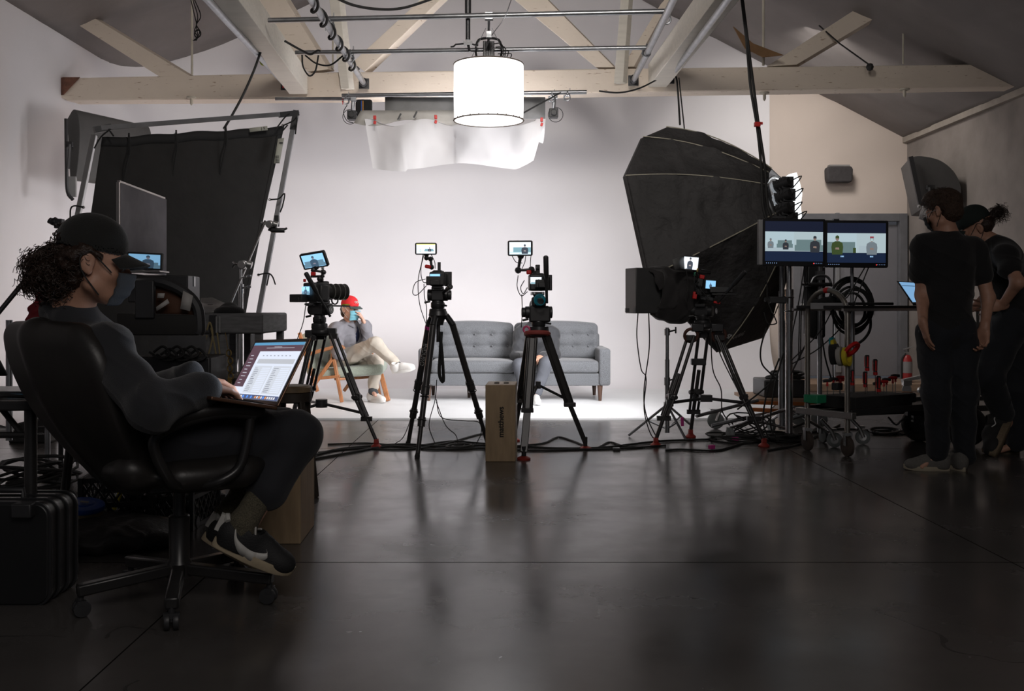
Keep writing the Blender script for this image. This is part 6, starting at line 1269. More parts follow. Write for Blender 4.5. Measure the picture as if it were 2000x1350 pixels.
sp0 = V((P(1303, 800, 7.75).x, 7.75, 0)); b = MB(); zt_ = P(1303, 640, 7.75).z; b.cyl(sp0+cz*0.05, sp0+cz*0.62, 0.018, 14); b.cyl(sp0+cz*0.6, sp0+cz*zt_, 0.014, 14); b.cyl(sp0+cz*0.42, sp0+cz*0.48, 0.024, 14); b.cyl(sp0+cz*(zt_-0.06), sp0+cz*(zt_-0.01), 0.022, 14); b.build('column', STL, st)
for z in (0.46, zt_-0.03): b = MB(); b.cyl(sp0+V((0.02, 0, z)), sp0+V((0.06, -0.01, z+0.01)), 0.007, 8); b.box(sp0+V((0.065, -0.01, z+0.01)), (0.012, 0.012, 0.05)); b.build('knob', BLK, st, bevel=0.003)
b = MB(); b.cyl(sp0+cz*0.25, sp0+cz*0.29, 0.028, 14); b.build('collar', ALU, st)
for f in (G(1228, 853), G(1340, 862), G(1352, 835)):
    b = MB(); top = sp0+cz*0.27; b.tube([top, f+cz*0.01], 0.010, 8); b.tube([sp0+cz*0.08, top.lerp(f, 0.5)], 0.007, 8); b.build('leg', STL, st)
for pts, l in (([P(1246, 612, 7.5), P(1244, 660, 7.5), P(1252, 720, 7.5), P(1262, 740, 7.5), P(1258, 800, 7.5), P(1272, 850, 7.5), P(1290, 862, 7.5)], 'thin wavy lead hanging from the teleprompter'), ([P(1267, 612, 7.5), P(1268, 680, 7.5), P(1258, 760, 7.5), P(1262, 810, 7.5), P(1285, 860, 7.4)], 'black power lead hanging below the teleprompter'),
               ([P(1388, 640, 7.4), P(1392, 720, 7.4), P(1408, 760, 7.4), P(1410, 800, 7.4), P(1420, 820, 7.4)], 'thin lead hanging inside the large tripod'), ([P(1392, 650, 7.5), P(1410, 700, 7.5), P(1440, 760, 7.4), P(1455, 790, 7.4)], 'black cable sagging along the right leg of the large tripod')): loose(l, pts, 0.0045)
cable('cable', [P(1340, 523, 7.45), P(1344, 560, 7.45), P(1338, 585, 7.45), P(1350, 595, 7.45)], 0.003, BLKR, 'thin lead hanging from the sunshade monitor')

# ================================================================ plywood boxes and stool
def apple(label, corners, h, hole=True):
    t = thing('apple_box', label, 'box', sum(corners, V((0, 0, 0)))/4); n = 4; b = MB(); b.add([c_ for c_ in corners]+[c_+cz*h for c_ in corners], [(3, 2, 1, 0), (4, 5, 6, 7)]+[(i, (i+1) % 4, 4+(i+1) % 4, 4+i) for i in range(4)]); b.build('case', WOODP, t, bevel=0.004, smooth=False)
    return t
A0, A1 = G(948, 902), G(1007, 902); A2 = A1+V((0.015, 0.305, 0)); A3 = A0+V((0.015, 0.305, 0)); H = 0.512
ab = apple('tall plywood apple box printed matthews, standing on end between two tripods', [A0, A1, A2, A3], H)
b = MB()
for k in (0.30, 0.62): c_ = A0.lerp(A1, k)+V((0.005, 0.15, H+0.001)); b.lathe([(0.0, 0.0), (0.022, 0.0)], c_, n=16, cap=False) if False else b.box(c_+V((0.01, 0, 0)), (0.035, 0.10, 0.004))
b.build('hand_slot', mat('slot_dark', (0.02, 0.015, 0.01), 0.9), ab, bevel=0.0015)
text_obj('matthews', A0.lerp(A1, 0.52)+V((0, -0.002, 0.285-0.02)), cz, V((-1, 0, 0)), 0.052, mat('box_print', (0.02, 0.018, 0.015), 0.7), ab, bold=0.0012)
B1 = G(587, 1063); d1 = V((-0.93, 0.30, 0)).normalized(); B0 = B1+V((-0.225, 0.0, 0)); B2 = G(614, 1026); B3 = B2+(B0-B1)
zt2 = 0.508
ab2 = apple('plywood apple box on end behind the feet of the person in the swivel chair', [B0, B1, B2, B3], zt2)
text_obj('matthews', B0.lerp(B1, 0.5)+V((0, -0.002, 0.27)), cz, V((-1, 0, 0)), 0.052, mat('box_print', (0.02, 0.018, 0.015), 0.7), ab2, bold=0.0012)
sl = thing('stool', 'low round wooden stool with dark legs beside the laptop', 'stool', G(585, 985))
sc0 = V((P(570, 760, 5.3).x, 5.3, 0)); zs = P(570, 752, 5.3).z
b = MB(); b.lathe([(0.005, -0.0), (0.095, -0.002), (0.105, -0.012), (0.105, -0.035), (0.09, -0.045)], sc0+cz*zs, n=28); b.build('seat', mat('worn_stool_top', (0.22, 0.155, 0.09), 0.5, vs=12, var=0.3), sl)
b = MB(); b.lathe([(0.098, -0.09), (0.104, -0.085), (0.104, -0.04)], sc0+cz*zs, n=28); b.build('apron', mat('dark_stool_wood', (0.035, 0.026, 0.02), 0.6), sl)
for k in range(4):
    a = PI/4+k*PI/2; u = V((math.cos(a), math.sin(a), 0)); b = MB(); b.beam(sc0+u*0.085+cz*(zs-0.06), sc0+u*0.15, 0.032, 0.032); b.build('leg', mat('dark_stool_wood', (0.035, 0.026, 0.02), 0.6), sl, bevel=0.006)
# ================================================================ left side: flag, stands, carts, clutter
def quadtube(name, a, b_, wd, m, par): q_ = MB(); q_.beam(a, b_, wd, wd, V((0, 1, 0.2))); return q_.build(name, m, par, bevel=0.003)
TL, TR, BR, BL = P(184, 264, 7.9), P(578, 221, 8.9), P(472, 790, 8.55), P(70, 830, 7.55)
fl = thing('flag_frame', 'large square-tube frame with a black cloth tied inside, leaning at left', 'flag', (TL+TR+BR+BL)/4)
FT = mat('frame_tube_grey', (0.20, 0.20, 0.21), 0.4, 0.7)
for a, b_, nm in ((P(196, 250, 7.92), TR, 'top_tube'), (TR, BR, 'side_tube'), (TL, BL, 'side_tube')): quadtube(nm, a, b_, 0.040, FT if nm != 'side_tube' or a is TR else ALU, fl)
b = MB(); dt_ = (TR-TL).normalized(); dd_ = (BR-TR).normalized(); b.beam(TR-dt_*0.16, TR+dt_*0.02, 0.048, 0.048, V((0, 1, 0.2))); b.beam(TR-dd_*0.02, TR+dd_*0.16, 0.048, 0.048, V((0, 1, 0.2))); b.beam(TL+V((0, 0, 0.04)), TL+dt_*0.13+V((0, 0, 0.05)), 0.05, 0.05, V((0, 1, 0.2))); b.build('corner', BLKM, fl)
cTL, cTR, cBR, cBL = P(200, 268, 7.93), P(556, 246, 8.85), P(452, 780, 8.53), P(92, 820, 7.57)
def fn(i, j):
    p = cTL.lerp(cTR, i).lerp(cBL.lerp(cBR, i), j); s_ = 0.010*math.sin(i*11+j*3)+0.012*noise.noise(V((i*5, j*5, 2)))
    p += V((0, s_, -0.012*math.sin(i*PI*4)**2*(1-j)))
    return p-V((0.03*math.sin(j*PI)*(1 if i > 0.98 else -1 if i < 0.02 else 0), 0, 0))
FCL = mat('flag_duvetyne', (0.020, 0.019, 0.019), 0.9, bump=0.25, bs=12)
b = MB(); b.grid(fn, 50, 50); b.build('cloth', FCL, fl, solid=0.004)
b = MB(); b.grid(lambda i, j: fn(i, j*0.035)+V((0, -0.006, 0)), 40, 2); b.grid(lambda i, j: fn(0.965+0.035*i, j)+V((0, -0.006, 0)), 2, 40); b.build('hem', mat('hem_webbing', (0.012, 0.012, 0.013), 0.8), fl, solid=0.003)
for k, (px, py) in enumerate(((193, 270), (250, 266), (343, 262), (440, 253), (552, 245), (541, 300), (527, 390), (505, 537), (163, 405))):
    dpt = 7.9+(px-184)/394.0; p = P(px, py, dpt-0.04); b = MB(); b.torus(p, 0.009, 0.004, (0, 1, 0), 12, 5); b.build('grommet', mat('grommet_nickel', (0.6, 0.6, 0.6), 0.3, 0.9), fl)
for (px, py, ln_, lean) in ((252, 268, 86, 12), (344, 262, 84, 8), (441, 253, 88, 12)):
    dpt = 7.9+(px-184)/394.0-0.06; b = MB()
    for o in (-3, 3): b.tube(spl([P(px, py-8, dpt), P(px+o*0.7, py+25, dpt), P(px-lean*0.6+o, py+ln_*0.6, dpt), P(px-lean+o*0.4, py+ln_, dpt)], 4), 0.007, 5)
    b.build('tie_cord', DKFAB, fl)
for pts in ([(552, 246), (573, 236), (580, 230), (577, 262)], [(537, 255), (556, 230), (566, 222)], [(552, 256), (562, 244)], [(528, 390), (545, 388), (556, 378), (552, 402), (547, 415)], [(503, 537), (523, 534), (532, 540), (538, 556)], [(526, 534), (521, 558)], [(163, 405), (146, 402), (138, 408), (137, 430)], [(184, 290), (197, 268), (216, 252)], [(212, 252), (222, 266)]):
    b = MB(); dpt = 7.85+(pts[0][0]-184)/394.0; q_ = [P(x, y, dpt-0.06) for x, y in pts]; b.tube(spl(q_, 4) if len(q_) > 2 else q_, 0.0065, 5); b.build('tie_cord', DKFAB, fl)
PAP = mat('label_paper', (0.36, 0.36, 0.31), 0.7); INK = mat('label_ink', (0.05, 0.05, 0.05), 0.7)
def patch(corn, par): b = MB(); b.add(corn, [(0, 1, 2, 3)]); return b.build('label', PAP, par, solid=0.002)
lp = [P(488, 251, 8.60), P(523, 247, 8.68), P(524, 255, 8.68), P(489, 259, 8.60)]; patch([p+V((0, -0.02, 0)) for p in lp], fl)
text_obj('9', P(517, 251.5, 8.64)-V((0, 0.02, 0)), V((1, 0.2, 0.08)), cz, 0.036, INK, fl)
b = MB(); b.box(P(511, 252, 8.62)-V((0, 0.005, 0)), (0.003, 0.004, 0.028)); b.build('lettering', INK, fl)
lp = [P(544, 272, 8.74), P(556, 270, 8.78), P(547, 320, 8.74), P(536, 320, 8.70)]; patch([p+V((0, -0.02, 0)) for p in lp], fl)
b = MB(); b.box(P(549, 279, 8.72), (0.03, 0.004, 0.012)); 
for k in range(5): b.box(P(541.5, 305+k*3, 8.68), (0.030, 0.003, 0.006))
b.build('lettering', INK, fl)
# stand clamp on side tube and gobo arm
g = thing('grip_stand', 'chrome grip stand with a long boom arm in front of the black flag', 'stand', (P(470, 700, 7.6).x, 7.6, 0))
s0 = V((P(470, 700, 7.6).x, 7.6, 0)); zt_ = P(470, 517, 7.6).z
b = MB(); b.cyl(s0+cz*0.05, s0+cz*0.9, 0.0175, 14); b.cyl(s0+cz*0.85, s0+cz*(zt_-0.15), 0.021, 14); b.cyl(s0+cz*0.9, s0+cz*zt_, 0.0125, 14); b.cyl(s0+cz*(zt_-0.22), s0+cz*(zt_-0.15), 0.025, 14); b.build('column', CHR, g)
for f in (s0+V((0.45, -0.1, 0.02)), s0+V((-0.4, -0.15, 0.02)), s0+V((-0.05, 0.45, 0.02))): b = MB(); b.tube([s0+cz*0.25, s0+(f-s0)*0.25+cz*0.22, f], 0.012, 8); b.build('leg', CHR, g)
hp_ = P(474, 517, 7.57)
def gobo(p, par, s=1.0):
    b = MB(); b.lathe([(0.03*s, -0.025*s), (0.034*s, -0.02*s), (0.034*s, 0.02*s), (0.03*s, 0.025*s)], p, (0.2, 1, 0.1), 18); b.lathe([(0.028*s, -0.02*s), (0.028*s, 0.02*s)], p+V((0.05*s, 0.0, 0.0)), (1, 0.1, -0.3), 14); b.build('gobo_head', ALU, par, bevel=0.003)
    b = MB(); b.tube([p-V((0.03*s, 0, 0)), p-V((0.055*s, 0.01, -0.005)), p-V((0.075*s, 0.0, -0.02*s))], 0.008*s, 6); b.tube([p-V((0.055*s, 0.01, -0.005)), p-V((0.075*s, 0.0, 0.02*s))], 0.008*s, 6); b.build('wing_handle', CHR, par)
gobo(hp_, g); gobo(P(527, 438, 7.9), g, 0.9)
b = MB(); b.cyl(P(447, 602, 7.45), P(518, 432, 7.9), 0.010, 10); b.build('boom_arm', CHR, g)
b = MB(); b.box(P(533, 445, 7.95), (0.05, 0.05, 0.07), Matrix.Rotation(0.4, 3, 'Y')); b.cyl(P(530, 450, 7.9), P(556, 450, 7.9), 0.020, 10); b.tube([P(552, 449, 7.9), P(561, 446, 7.9)], 0.01, 6); b.box(P(541, 432, 8.0), (0.035, 0.04, 0.09)); b.build('tube_clamp', BLKM, g, bevel=0.004)
for z, q_ in ((zt_-0.10, 1), (zt_-0.18, 1)): b = MB(); b.tube([s0+V((0.01, -0.01, z)), s0+V((0.055, -0.02, z+0.01))], 0.008, 6); b.box(s0+V((0.07, -0.02, z+0.012)), (0.03, 0.012, 0.022)); b.build('knob', CHR, g, bevel=0.004)
# wall-hung shells
def dshell(label, pts, d0, vec, panel_pts=None, col=(0.075, 0.073, 0.073)):
    m = mat('dark_grey_laminate', col, 0.55, vs=5); t = thing('wall_shell_unit', label, 'wall unit', P(pts[0][0], pts[0][1], d0)); n = len(pts); b = MB(); a = [P(x, y, d0) for x, y in pts]
    b.add(a+[p+vec for p in a], [tuple(range(n-1, -1, -1)), tuple(range(n, 2*n))]+[(i, (i+1) % n, n+(i+1) % n, n+i) for i in range(n)]); b.build('shell', m, t, ang=30, bevel=0.004); return t
cl_ = spl([V((x, y, 0)) for x, y in ((131, 233), (143, 214), (152, 222), (156, 250), (155, 290), (151, 330), (147, 350), (137, 352))], 4)
t = dshell('dark grey curved shell hung high behind the left side of the black flag', [(p.x, p.y) for p in cl_], 9.75, P(297, 290, 10.6)-P(156, 262, 9.75))
b = MB(); b.tube(spl([P(129, 232, 9.7), P(130, 330, 9.7), P(132, 375, 9.7), P(143, 391, 9.72)], 4), 0.018, 6); b.build('edge_rail', BLK, t)
b = MB(); b.box(P(137, 282, 9.68), (0.05, 0.04, 0.05)); b.tube([P(137, 282, 9.66), P(133, 330, 9.66)], 0.014, 6); b.build('bracket', BLKM, t)
b = MB(); b.box(P(142, 365, 9.75), (0.07, 0.03, 0.2)); b.build('lower_panel', mat('pale_panel', (0.32, 0.32, 0.32), 0.6), t)
cl_ = spl([V((x, y, 0)) for x, y in ((1778, 307), (1800, 305), (1835, 313), (1862, 334), (1876, 362), (1876, 385), (1866, 410), (1800, 408))], 4)
t = dshell('dark grey curved shell hung high on the plaster wall above the standing people', [(p.x, p.y) for p in cl_], 11.3, V((0.25, 0.9, 0)))
b = MB(); b.beam(P(1778, 306, 11.25), P(1799, 404, 11.25), 0.03, 0.05); b.build('edge_rail', BLK, t)
b = MB(); b.add([P(1801, 402, 11.2), P(1860, 404, 11.2), P(1852, 450, 11.2), P(1795, 427, 11.2)], [(0, 1, 2, 3)]); b.build('lower_panel', mat('shell_lower', (0.09, 0.085, 0.085), 0.6), t, solid=0.03)
b = MB(); b.box(P(1817, 366, 11.22), (0.08, 0.05, 0.05)); b.tube([P(1815, 366, 11.2), P(1816, 382, 11.2)], 0.02, 6); b.build('bracket', BLKM, t); b = MB(); b.ball(P(1795, 403, 11.2), 0.02, 8); b.build('corner_screw', ALU, t)
# mouth of the white board / monitor on stand behind the person's cap
t = thing('display_board', 'pale grey flat panel in a silver frame standing behind the person at the laptop', 'panel', P(278, 450, 5.5))
q4 = [P(233, 357, 5.1), P(322, 390, 5.75), P(322, 538, 5.75), P(233, 528, 5.1)]
b = MB(); b.add(q4, [(0, 1, 2, 3)]); b.build('face', mat('pale_grey_panel', (0.36, 0.35, 0.38), 0.9), t, solid=0.02)
b = MB()
for i in range(4): b.beam(q4[i]+V((0, -0.012, 0)), q4[(i+1) % 4]+V((0, -0.012, 0)), 0.014, 0.022)
b.build('frame', mat('silver_trim', (0.42, 0.38, 0.36), 0.3, 0.8), t)
# small laptop/monitor with picture
f_ = Fr(P(282, 510, 5.0), -0.12, 0.05, 0.05); t = thing('small_monitor', 'small monitor with a blue picture, just in front of the peak of the black cap', 'monitor', f_.o)
b = MB(); b.box(f_(0, 0.01, 0), (0.185, 0.02, 0.085), f_.M); body = b.build('body', BLK, t, bevel=0.003)
one_shot(lambda u, v, e=0: f_((u-0.5)*0.168, -0.001-e, (v-0.5)*0.068), body, 'blue', 0.62, 0.9, (0, 1, 0, 0.42), 0.45)
b = MB(); b.box(P(282, 531, 4.95), (0.20, 0.14, 0.006)); b.box(P(270, 530, 4.9), (0.06, 0.03, 0.008)); b.build('stand_tray', mat('silver_trim', (0.42, 0.38, 0.36), 0.3, 0.8), t)
# black equipment case top behind mesh chair
t = thing('equipment_case', 'black flat equipment case standing on the cart behind the taped chair', 'case', P(320, 560, 5.2))
b = MB(); b.box(P(322, 565, 5.25), (0.30, 0.30, 0.14), rotz(0.1)); b.build('body', BLK, t, bevel=0.006); b = MB(); b.box(P(379, 550, 5.08), (0.008, 0.02, 0.05)); b.build('latch', ALU, t)
# taped chair
t = thing('office_chair', 'dark swivel chair with white tape strips on its back, behind the typing person', 'chair', (P(310, 800, 4.55).x, 4.6, 0))
TP = mat('white_gaffer_tape', (0.42, 0.40, 0.38), 0.6); cB = 4.45
b = MB(); rimp = [P(224, 575, cB-0.05), P(240, 556, cB-0.03), P(280, 550, cB), P(320, 552, cB), P(362, 572, cB), P(386, 600, cB), P(391, 640, cB), P(388, 652, cB)]
b.tube(spl(rimp, 5), 0.024, 8); b.build('back_rim', BLK, t)
b = MB(); b.add([P(305, 558, cB+0.03), P(355, 575, cB+0.03), P(378, 605, cB+0.03), P(380, 615, cB+0.03), P(305, 613, cB+0.03)], [(0, 1, 2, 3, 4)]); b.build('back_mesh', mat('brown_backing', (0.085, 0.035, 0.018), 0.8), t, solid=0.01)
b = MB(); b.add([P(230, 612, cB), P(392, 616, cB), P(390, 655, cB), P(232, 655, cB)], [(0, 1, 2, 3)]); b.build('back_pad', mat('chair_pad_black', (0.016, 0.015, 0.014), 0.8), t, solid=0.04, bevel=0.008)
b = MB(); b.box(P(284, 585, cB-0.02), (0.085, 0.03, 0.17)); b.build('spine', BLK, t, bevel=0.006)
for q4 in ([(358, 568), (377, 578), (371, 608), (352, 603)], [(327, 584), (331, 592), (306, 608), (305, 600)], [(308, 573), (322, 573), (320, 582), (307, 582)]):
    b = MB(); b.add([P(x, y, cB-0.035) for x, y in q4], [(0, 1, 2, 3)]); b.build('tape_strip', TP, t, solid=0.002)
s0 = V((P(300, 800, 4.7).x, 4.85, 0)); b = MB(); b.box(s0+cz*0.50, (0.46, 0.44, 0.07)); b.build('seat', mat('chair_pad_black', (0.016, 0.015, 0.014), 0.8), t, bevel=0.03)
b = MB(); b.cyl(s0+cz*0.1, s0+cz*0.48, 0.025, 12); b.build('column', BLKM, t)
for k in range(5):
    a = k*2*PI/5+0.5; u = V((math.cos(a), math.sin(a), 0)); b = MB(); b.beam(s0+cz*0.11, s0+u*0.29+cz*0.08, 0.04, 0.035); g_ = b.build('leg', BLK, t, bevel=0.006); b = MB(); b.cyl(s0+u*0.28+V((-0.02, 0, 0.028)), s0+u*0.28+V((0.02, 0, 0.028)), 0.028, 14); b.build('caster', BLK, g_)
# grey utility cart
t = thing('utility_cart', 'grey moulded plastic cart with rope hung on it, right of the taped chair', 'cart', (P(460, 900, 5.6).x, 5.6, 0))
PLG = mat('worn_grey_plastic', (0.17, 0.17, 0.175), 0.6, vs=10, var=0.25, stretch=(1, 1, 6)); CK = 5.5
xa, xb = P(392, 640, CK).x, P(514, 640, CK).x; za, zb = P(450, 612, CK).z, P(450, 652, CK).z
b = MB(); b.box(((xa+xb)/2, CK+0.30, (za+zb)/2), (xb-xa, 0.62, za-zb)); b.build('top_tray', PLG, t, bevel=0.012)
b = MB(); b.box(((xa+xb)/2-0.02, CK+0.32, 0.62), (xb-xa-0.04, 0.56, 0.03)); b.box(((xa+xb)/2-0.02, CK+0.32, 0.22), (xb-xa-0.04, 0.56, 0.08)); b.build('lower_shelf', mat('dark_shelf', (0.03, 0.03, 0.03), 0.6), t)
b = MB(); b.box((P(418, 640, CK).x, CK-0.02, (za+zb)/2-0.01), (0.035, 0.02, za-zb)); b.build('corner_post_top', BLK, t)
for x in (P(434, 700, CK).x, xb-0.03, xa+0.03):
    for y in (CK+0.03, CK+0.55):
        b = MB(); b.box((x, y, (zb+0.1)/2+0.02), (0.04, 0.04, zb-0.1)); b.build('post', PLG, t, bevel=0.004)
for x in (xa+0.05, xb-0.05):
    for y in (CK+0.06, CK+0.5): b = MB(); b.cyl((x-0.02, y, 0.06), (x+0.02, y, 0.06), 0.06, 18); b.box((x, y, 0.12), (0.05, 0.05, 0.06)); b.build('caster', BLK, t)
for k in range(3): b = MB(); b.box((P(418+k*7, 640, CK).x, CK-0.022, P(400, 634, CK).z), (0.006, 0.01, 0.09)); b.build('slot_highlight', mat('slot_grey', (0.35, 0.35, 0.35), 0.5), t)
for pts, r in (([(404, 655), (388, 700), (375, 755)], 0.006), ([(404, 645), (410, 630), (415, 660), (400, 720), (394, 760)], 0.005), ([(412, 640), (420, 680), (428, 735), (434, 765)], 0.0045), ([(424, 650), (432, 710), (440, 760)], 0.0045), ([(393, 740), (391, 690), (398, 650)], 0.003)):
    cable('rope', [P(x, y, CK-0.06) for x, y in pts], r, ROPE, 'tan rope hanging over the front edge of the grey cart', 'rope', 'ropes hung on the grey cart')
b = MB(); 
for (x, y) in ((447, 690), (450, 705), (449, 720), (451, 735)): b.torus(P(x, y, CK-0.05), 0.018, 0.004, (0.6, 1, 0.2*y % 1), 14, 5, 1.0)
b.tube([P(440, 650, CK-0.05), P(446, 685, CK-0.05)], 0.002, 4); b.box(P(449, 748, CK-0.05), (0.02, 0.02, 0.06)); b.build('snap_hook', mat('brass_rope_hook', (0.30, 0.20, 0.06), 0.5, 0.4), label='tan rope with linked rings hanging at the right of the grey cart', cat='rope')
# laptop (closed/open silver) on cart
b = MB(); t = thing('laptop', 'silver laptop lying askew on the grey cart', 'laptop', P(430, 600, 5.7))
b.add([P(392, 584, 6.0), P(415, 583, 6.05), P(470, 608, 5.75), P(395, 611, 5.6)], [(0, 1, 2, 3)]); b.build('lid', mat('silver_lid', (0.42, 0.41, 0.40), 0.35, 0.6), t, solid=0.012); 
b = MB(); b.box(P(411, 595, 5.72), (0.03, 0.01, 0.003)); b.build('emblem', BLK, t)
sdf_obj('hat', [ell(P(448, 609, 5.6), (0.085, 0.08, 0.035)), ell(P(448, 604, 5.65), (0.05, 0.06, 0.04)), ell(P(448, 630, 5.6), (0.2, 0.2, 0.05), None, 0.004, -1)], 0.005, DKFAB, None, 0.02, None, 'small black cloth bundle on the right end of the grey cart', 'cloth')
t = thing('shelf_gear', 'box of black gear and a grey panel on the shelf under the taped chair back', 'equipment', P(370, 690, 5.3))
b = MB(); b.box(P(365, 672, 5.3), (0.20, 0.02, 0.085)); b.build('grey_panel', mat('gear_grey', (0.10, 0.10, 0.105), 0.5), t)
b = MB(); b.box(P(350, 725, 5.3), (0.42, 0.3, 0.17)); b.build('crate', BLK, t, bevel=0.01)
for k in range(6):
    b = MB(); random.seed(60+k); s_ = P(300+k*14, 688+5*(k % 2), 5.15); b.tube(spl([s_, s_+V((0.05, 0.0, 0.03)), s_+V((0.09, -0.02, -0.01)), s_+V((0.04, -0.03, -0.03)), s_+V((-0.02, 0, 0.0))], 4), 0.007, 5); b.build('cable_bundle', BLKR, t)
# folding table at the left edge
t = thing('folding_table', 'black folding side table cut off by the left edge, behind the swivel chair', 'table', (P(30, 800, 3.6).x, 3.7, 0))
TB = mat('black_table_top', (0.030, 0.029, 0.029), 0.35); ztab = P(0, 765, 3.72).z-0.02
b = MB(); b.prism([(-2.75, 0), (-2.75, 0.62), (-1.62, 0.62), (-1.56, 0.58), (-1.60, 0.10), (-1.66, 0.02), (-1.74, 0)], V((0, 3.55, 0)), V((1, 0, 0)), V((0, 1, 0)), cz*(ztab-0.035), cz*ztab); b.build('top', TB, t, bevel=0.006)
b = MB(); x_ = P(60, 900, 3.62).x; b.cyl((x_, 3.62, ztab-0.03), (x_, 3.62, 0.0), 0.022, 12); b.build('leg', TB, t)
b = MB(); b.cyl((x_-0.02, 4.05, ztab-0.03), (x_-0.12, 4.1, 0.0), 0.018, 12); b.build('leg', TB, t)
b = MB(); b.cyl(P(0, 795, 3.7), P(45, 850, 3.66), 0.011, 8); b.cyl(P(-10, 850, 3.66), P(60, 850, 3.64), 0.012, 8); b.cyl(P(68, 796, 3.7), P(95, 796, 3.8), 0.010, 8); b.build('brace', TB, t)
lt = thing('laptop', 'thin dark laptop on the folding table at the left edge', 'laptop', P(20, 742, 3.8))
b = MB(); b.box(V((P(12, 740, 3.85).x, 3.85, ztab+0.011)), (0.36, 0.25, 0.018)); b.build('base', mat('dark_aluminium_shell', (0.10, 0.098, 0.095), 0.3, 0.7), lt, bevel=0.003)
b = MB(); b.add([P(-20, 700, 3.9), P(0, 706, 3.9), P(14, 733, 3.95), P(-20, 733, 3.95)], [(0, 1, 2, 3)]); b.build('lid', BLK, lt, solid=0.01)
b = MB(); q_ = V((P(45, 752, 3.72).x, 3.72, ztab+0.006)); b.box(q_, (0.10, 0.05, 0.012), rotz(0.1)); b.build('phone', mat('blue_phone_case', (0.0, 0.22, 0.42), 0.4), label='blue edged phone lying on the folding table', cat='phone', bevel=0.004)
b = MB(); q_ = V((P(30, 765, 3.64).x, 3.64, ztab+0.005)); b.tube(spl([q_+V((-0.1, 0, 0)), q_+V((-0.03, 0.012, 0.006)), q_+V((0.04, -0.008, 0.003)), q_+V((0.10, 0.01, 0.0))], 4), 0.007, 6); b.build('spectacles', BLKR, label='dark spectacles lying on the folding table', cat='glasses')
b = MB(); b.beam(P(15, 724, 6.0), P(42, 724, 6.0), 0.02, 0.01); 
t = thing('light_stand', 'slim steel stand seen between the folding table and the chair back', 'stand', (P(96, 800, 6.6).x, 6.6, 0)); x_ = P(93, 800, 6.6).x
b = MB(); b.cyl((x_, 6.6, 0.0), (x_, 6.6, P(93, 740, 6.6).z), 0.018, 10); b.cyl((P(18, 690, 6.2).x, 6.2, 0.2), (P(18, 690, 6.2).x, 6.2, 0.95), 0.02, 10); b.build('column', STL, t)
b = MB(); b.cyl(P(70, 812, 6.6), P(115, 805, 6.6), 0.008, 8); b.cyl(P(75, 835, 6.6), P(118, 834, 6.6), 0.010, 8); b.build('cross_tube', BLKM, t)
b = MB(); b.cyl(P(-12, 622, 5.6), P(82, 508, 5.7), 0.014, 10); b.build('boom_pole', BLKM, label='slanting black pole at the left edge behind the curly hair', cat='pole')
b = MB(); b.ball(P(106, 433, 6.3), (0.035, 0.03, 0.025), 10); b.tube([P(96, 430, 6.3), P(104, 435, 6.3), P(112, 428, 6.3)], 0.022, 8); b.box(P(116, 437, 6.3), (0.05, 0.05, 0.06)); b.cyl(P(118, 440, 6.3), V((P(119, 620, 6.3).x, 6.3, 0)), 0.016, 10); b.build('stand_clamp', BLKM, label='black stand clamp poking up behind the black cap', cat='clamp', bevel=0.004)
sdf_obj('cloth_bag', [cap(P(79, 578, 5.6), P(72, 610, 5.6), 0.022, 0.042), cap(P(72, 610, 5.6), P(68, 650, 5.6), 0.042, 0.06), cap(P(79, 570, 5.6), P(80, 584, 5.6), 0.014, 0.02)], 0.005, mat('crimson_cloth', (0.17, 0.008, 0.014), 0.8), None, 0.02, folds(0.010, 90, 0.4), 'crimson cloth bag hanging behind the curly hair', 'bag')
b = MB(); b.cyl(P(79, 572, 5.6), P(81, 511, 5.68), 0.003, 5); b.build('hanging_string', BLKR, label='string holding the crimson cloth bag', cat='string')
t = thing('sandbag', 'dark saddle bag with small white lettering on the floor behind the folding table', 'bag', G(60, 865)); 
b = MB(); b.prism([(-0.17, 0), (0.15, 0), (0.12, 0.06), (0.13, 0.185), (0.0, 0.175), (-0.10, 0.15)], G(58, 866)+V((0, 0, 0)), V((1, 0, 0)), cz, V((0, 0, 0)), V((0, 0.2, 0))); b.build('body', mat('dark_saddle_bag', (0.03, 0.03, 0.031), 0.8), t, bevel=0.015)
text_obj('Inovativ', G(76, 866)+V((0, -0.012, 0.075)), V((1, 0, 0)), cz, 0.03, mat('grey_print', (0.30, 0.30, 0.30), 0.7), t)
# floor clutter
def coil(name, c, R, n, r, label, seed, m=BLKR, h=0.06, tail=None, group=None, cat='cable'):
    random.seed(seed); b = MB(); pts = []; c = V(c)
    for k in range(n*14+1):
        a = 2*PI*k/14; j = k/14; rr = R*(0.80+0.2*math.sin(j*2.3+seed)+0.05*math.sin(a*3+j)); pts.append(c+V((math.cos(a)*rr+0.02*math.sin(j*1.7), math.sin(a)*rr*0.85, r+h*(0.5+0.5*math.sin(j*1.9+a*0.5+seed))*min(1, j/2))))
    if tail: pts += spl([pts[-1]]+[V(t_) for t_ in tail], 6)
    b.tube(pts, r, 6); return b.build(name, m, label=label, cat=cat, group=group)
coil('cable_coil', G(62, 948), 0.26, 9, 0.009, 'messy coil of black cable on the floor behind the folding table leg', 3, h=0.13)
coil('cable_coil', G(70, 1010), 0.20, 5, 0.008, 'second loose black cable heap left of the blue-lidded tub', 5, h=0.08)
cable('floor_cable', [G(90, 985), G(130, 960), G(150, 970), G(120, 1000), G(160, 1010)], 0.009, BLKR, 'loose cable crossing between the coil and the crate')
t = thing('hard_case', 'black ribbed hard equipment case standing at the lower left edge', 'case', G(40, 1190))
x1 = G(92, 1185).x; yc = G(92, 1185).y; hc_ = P(60, 985, yc).z
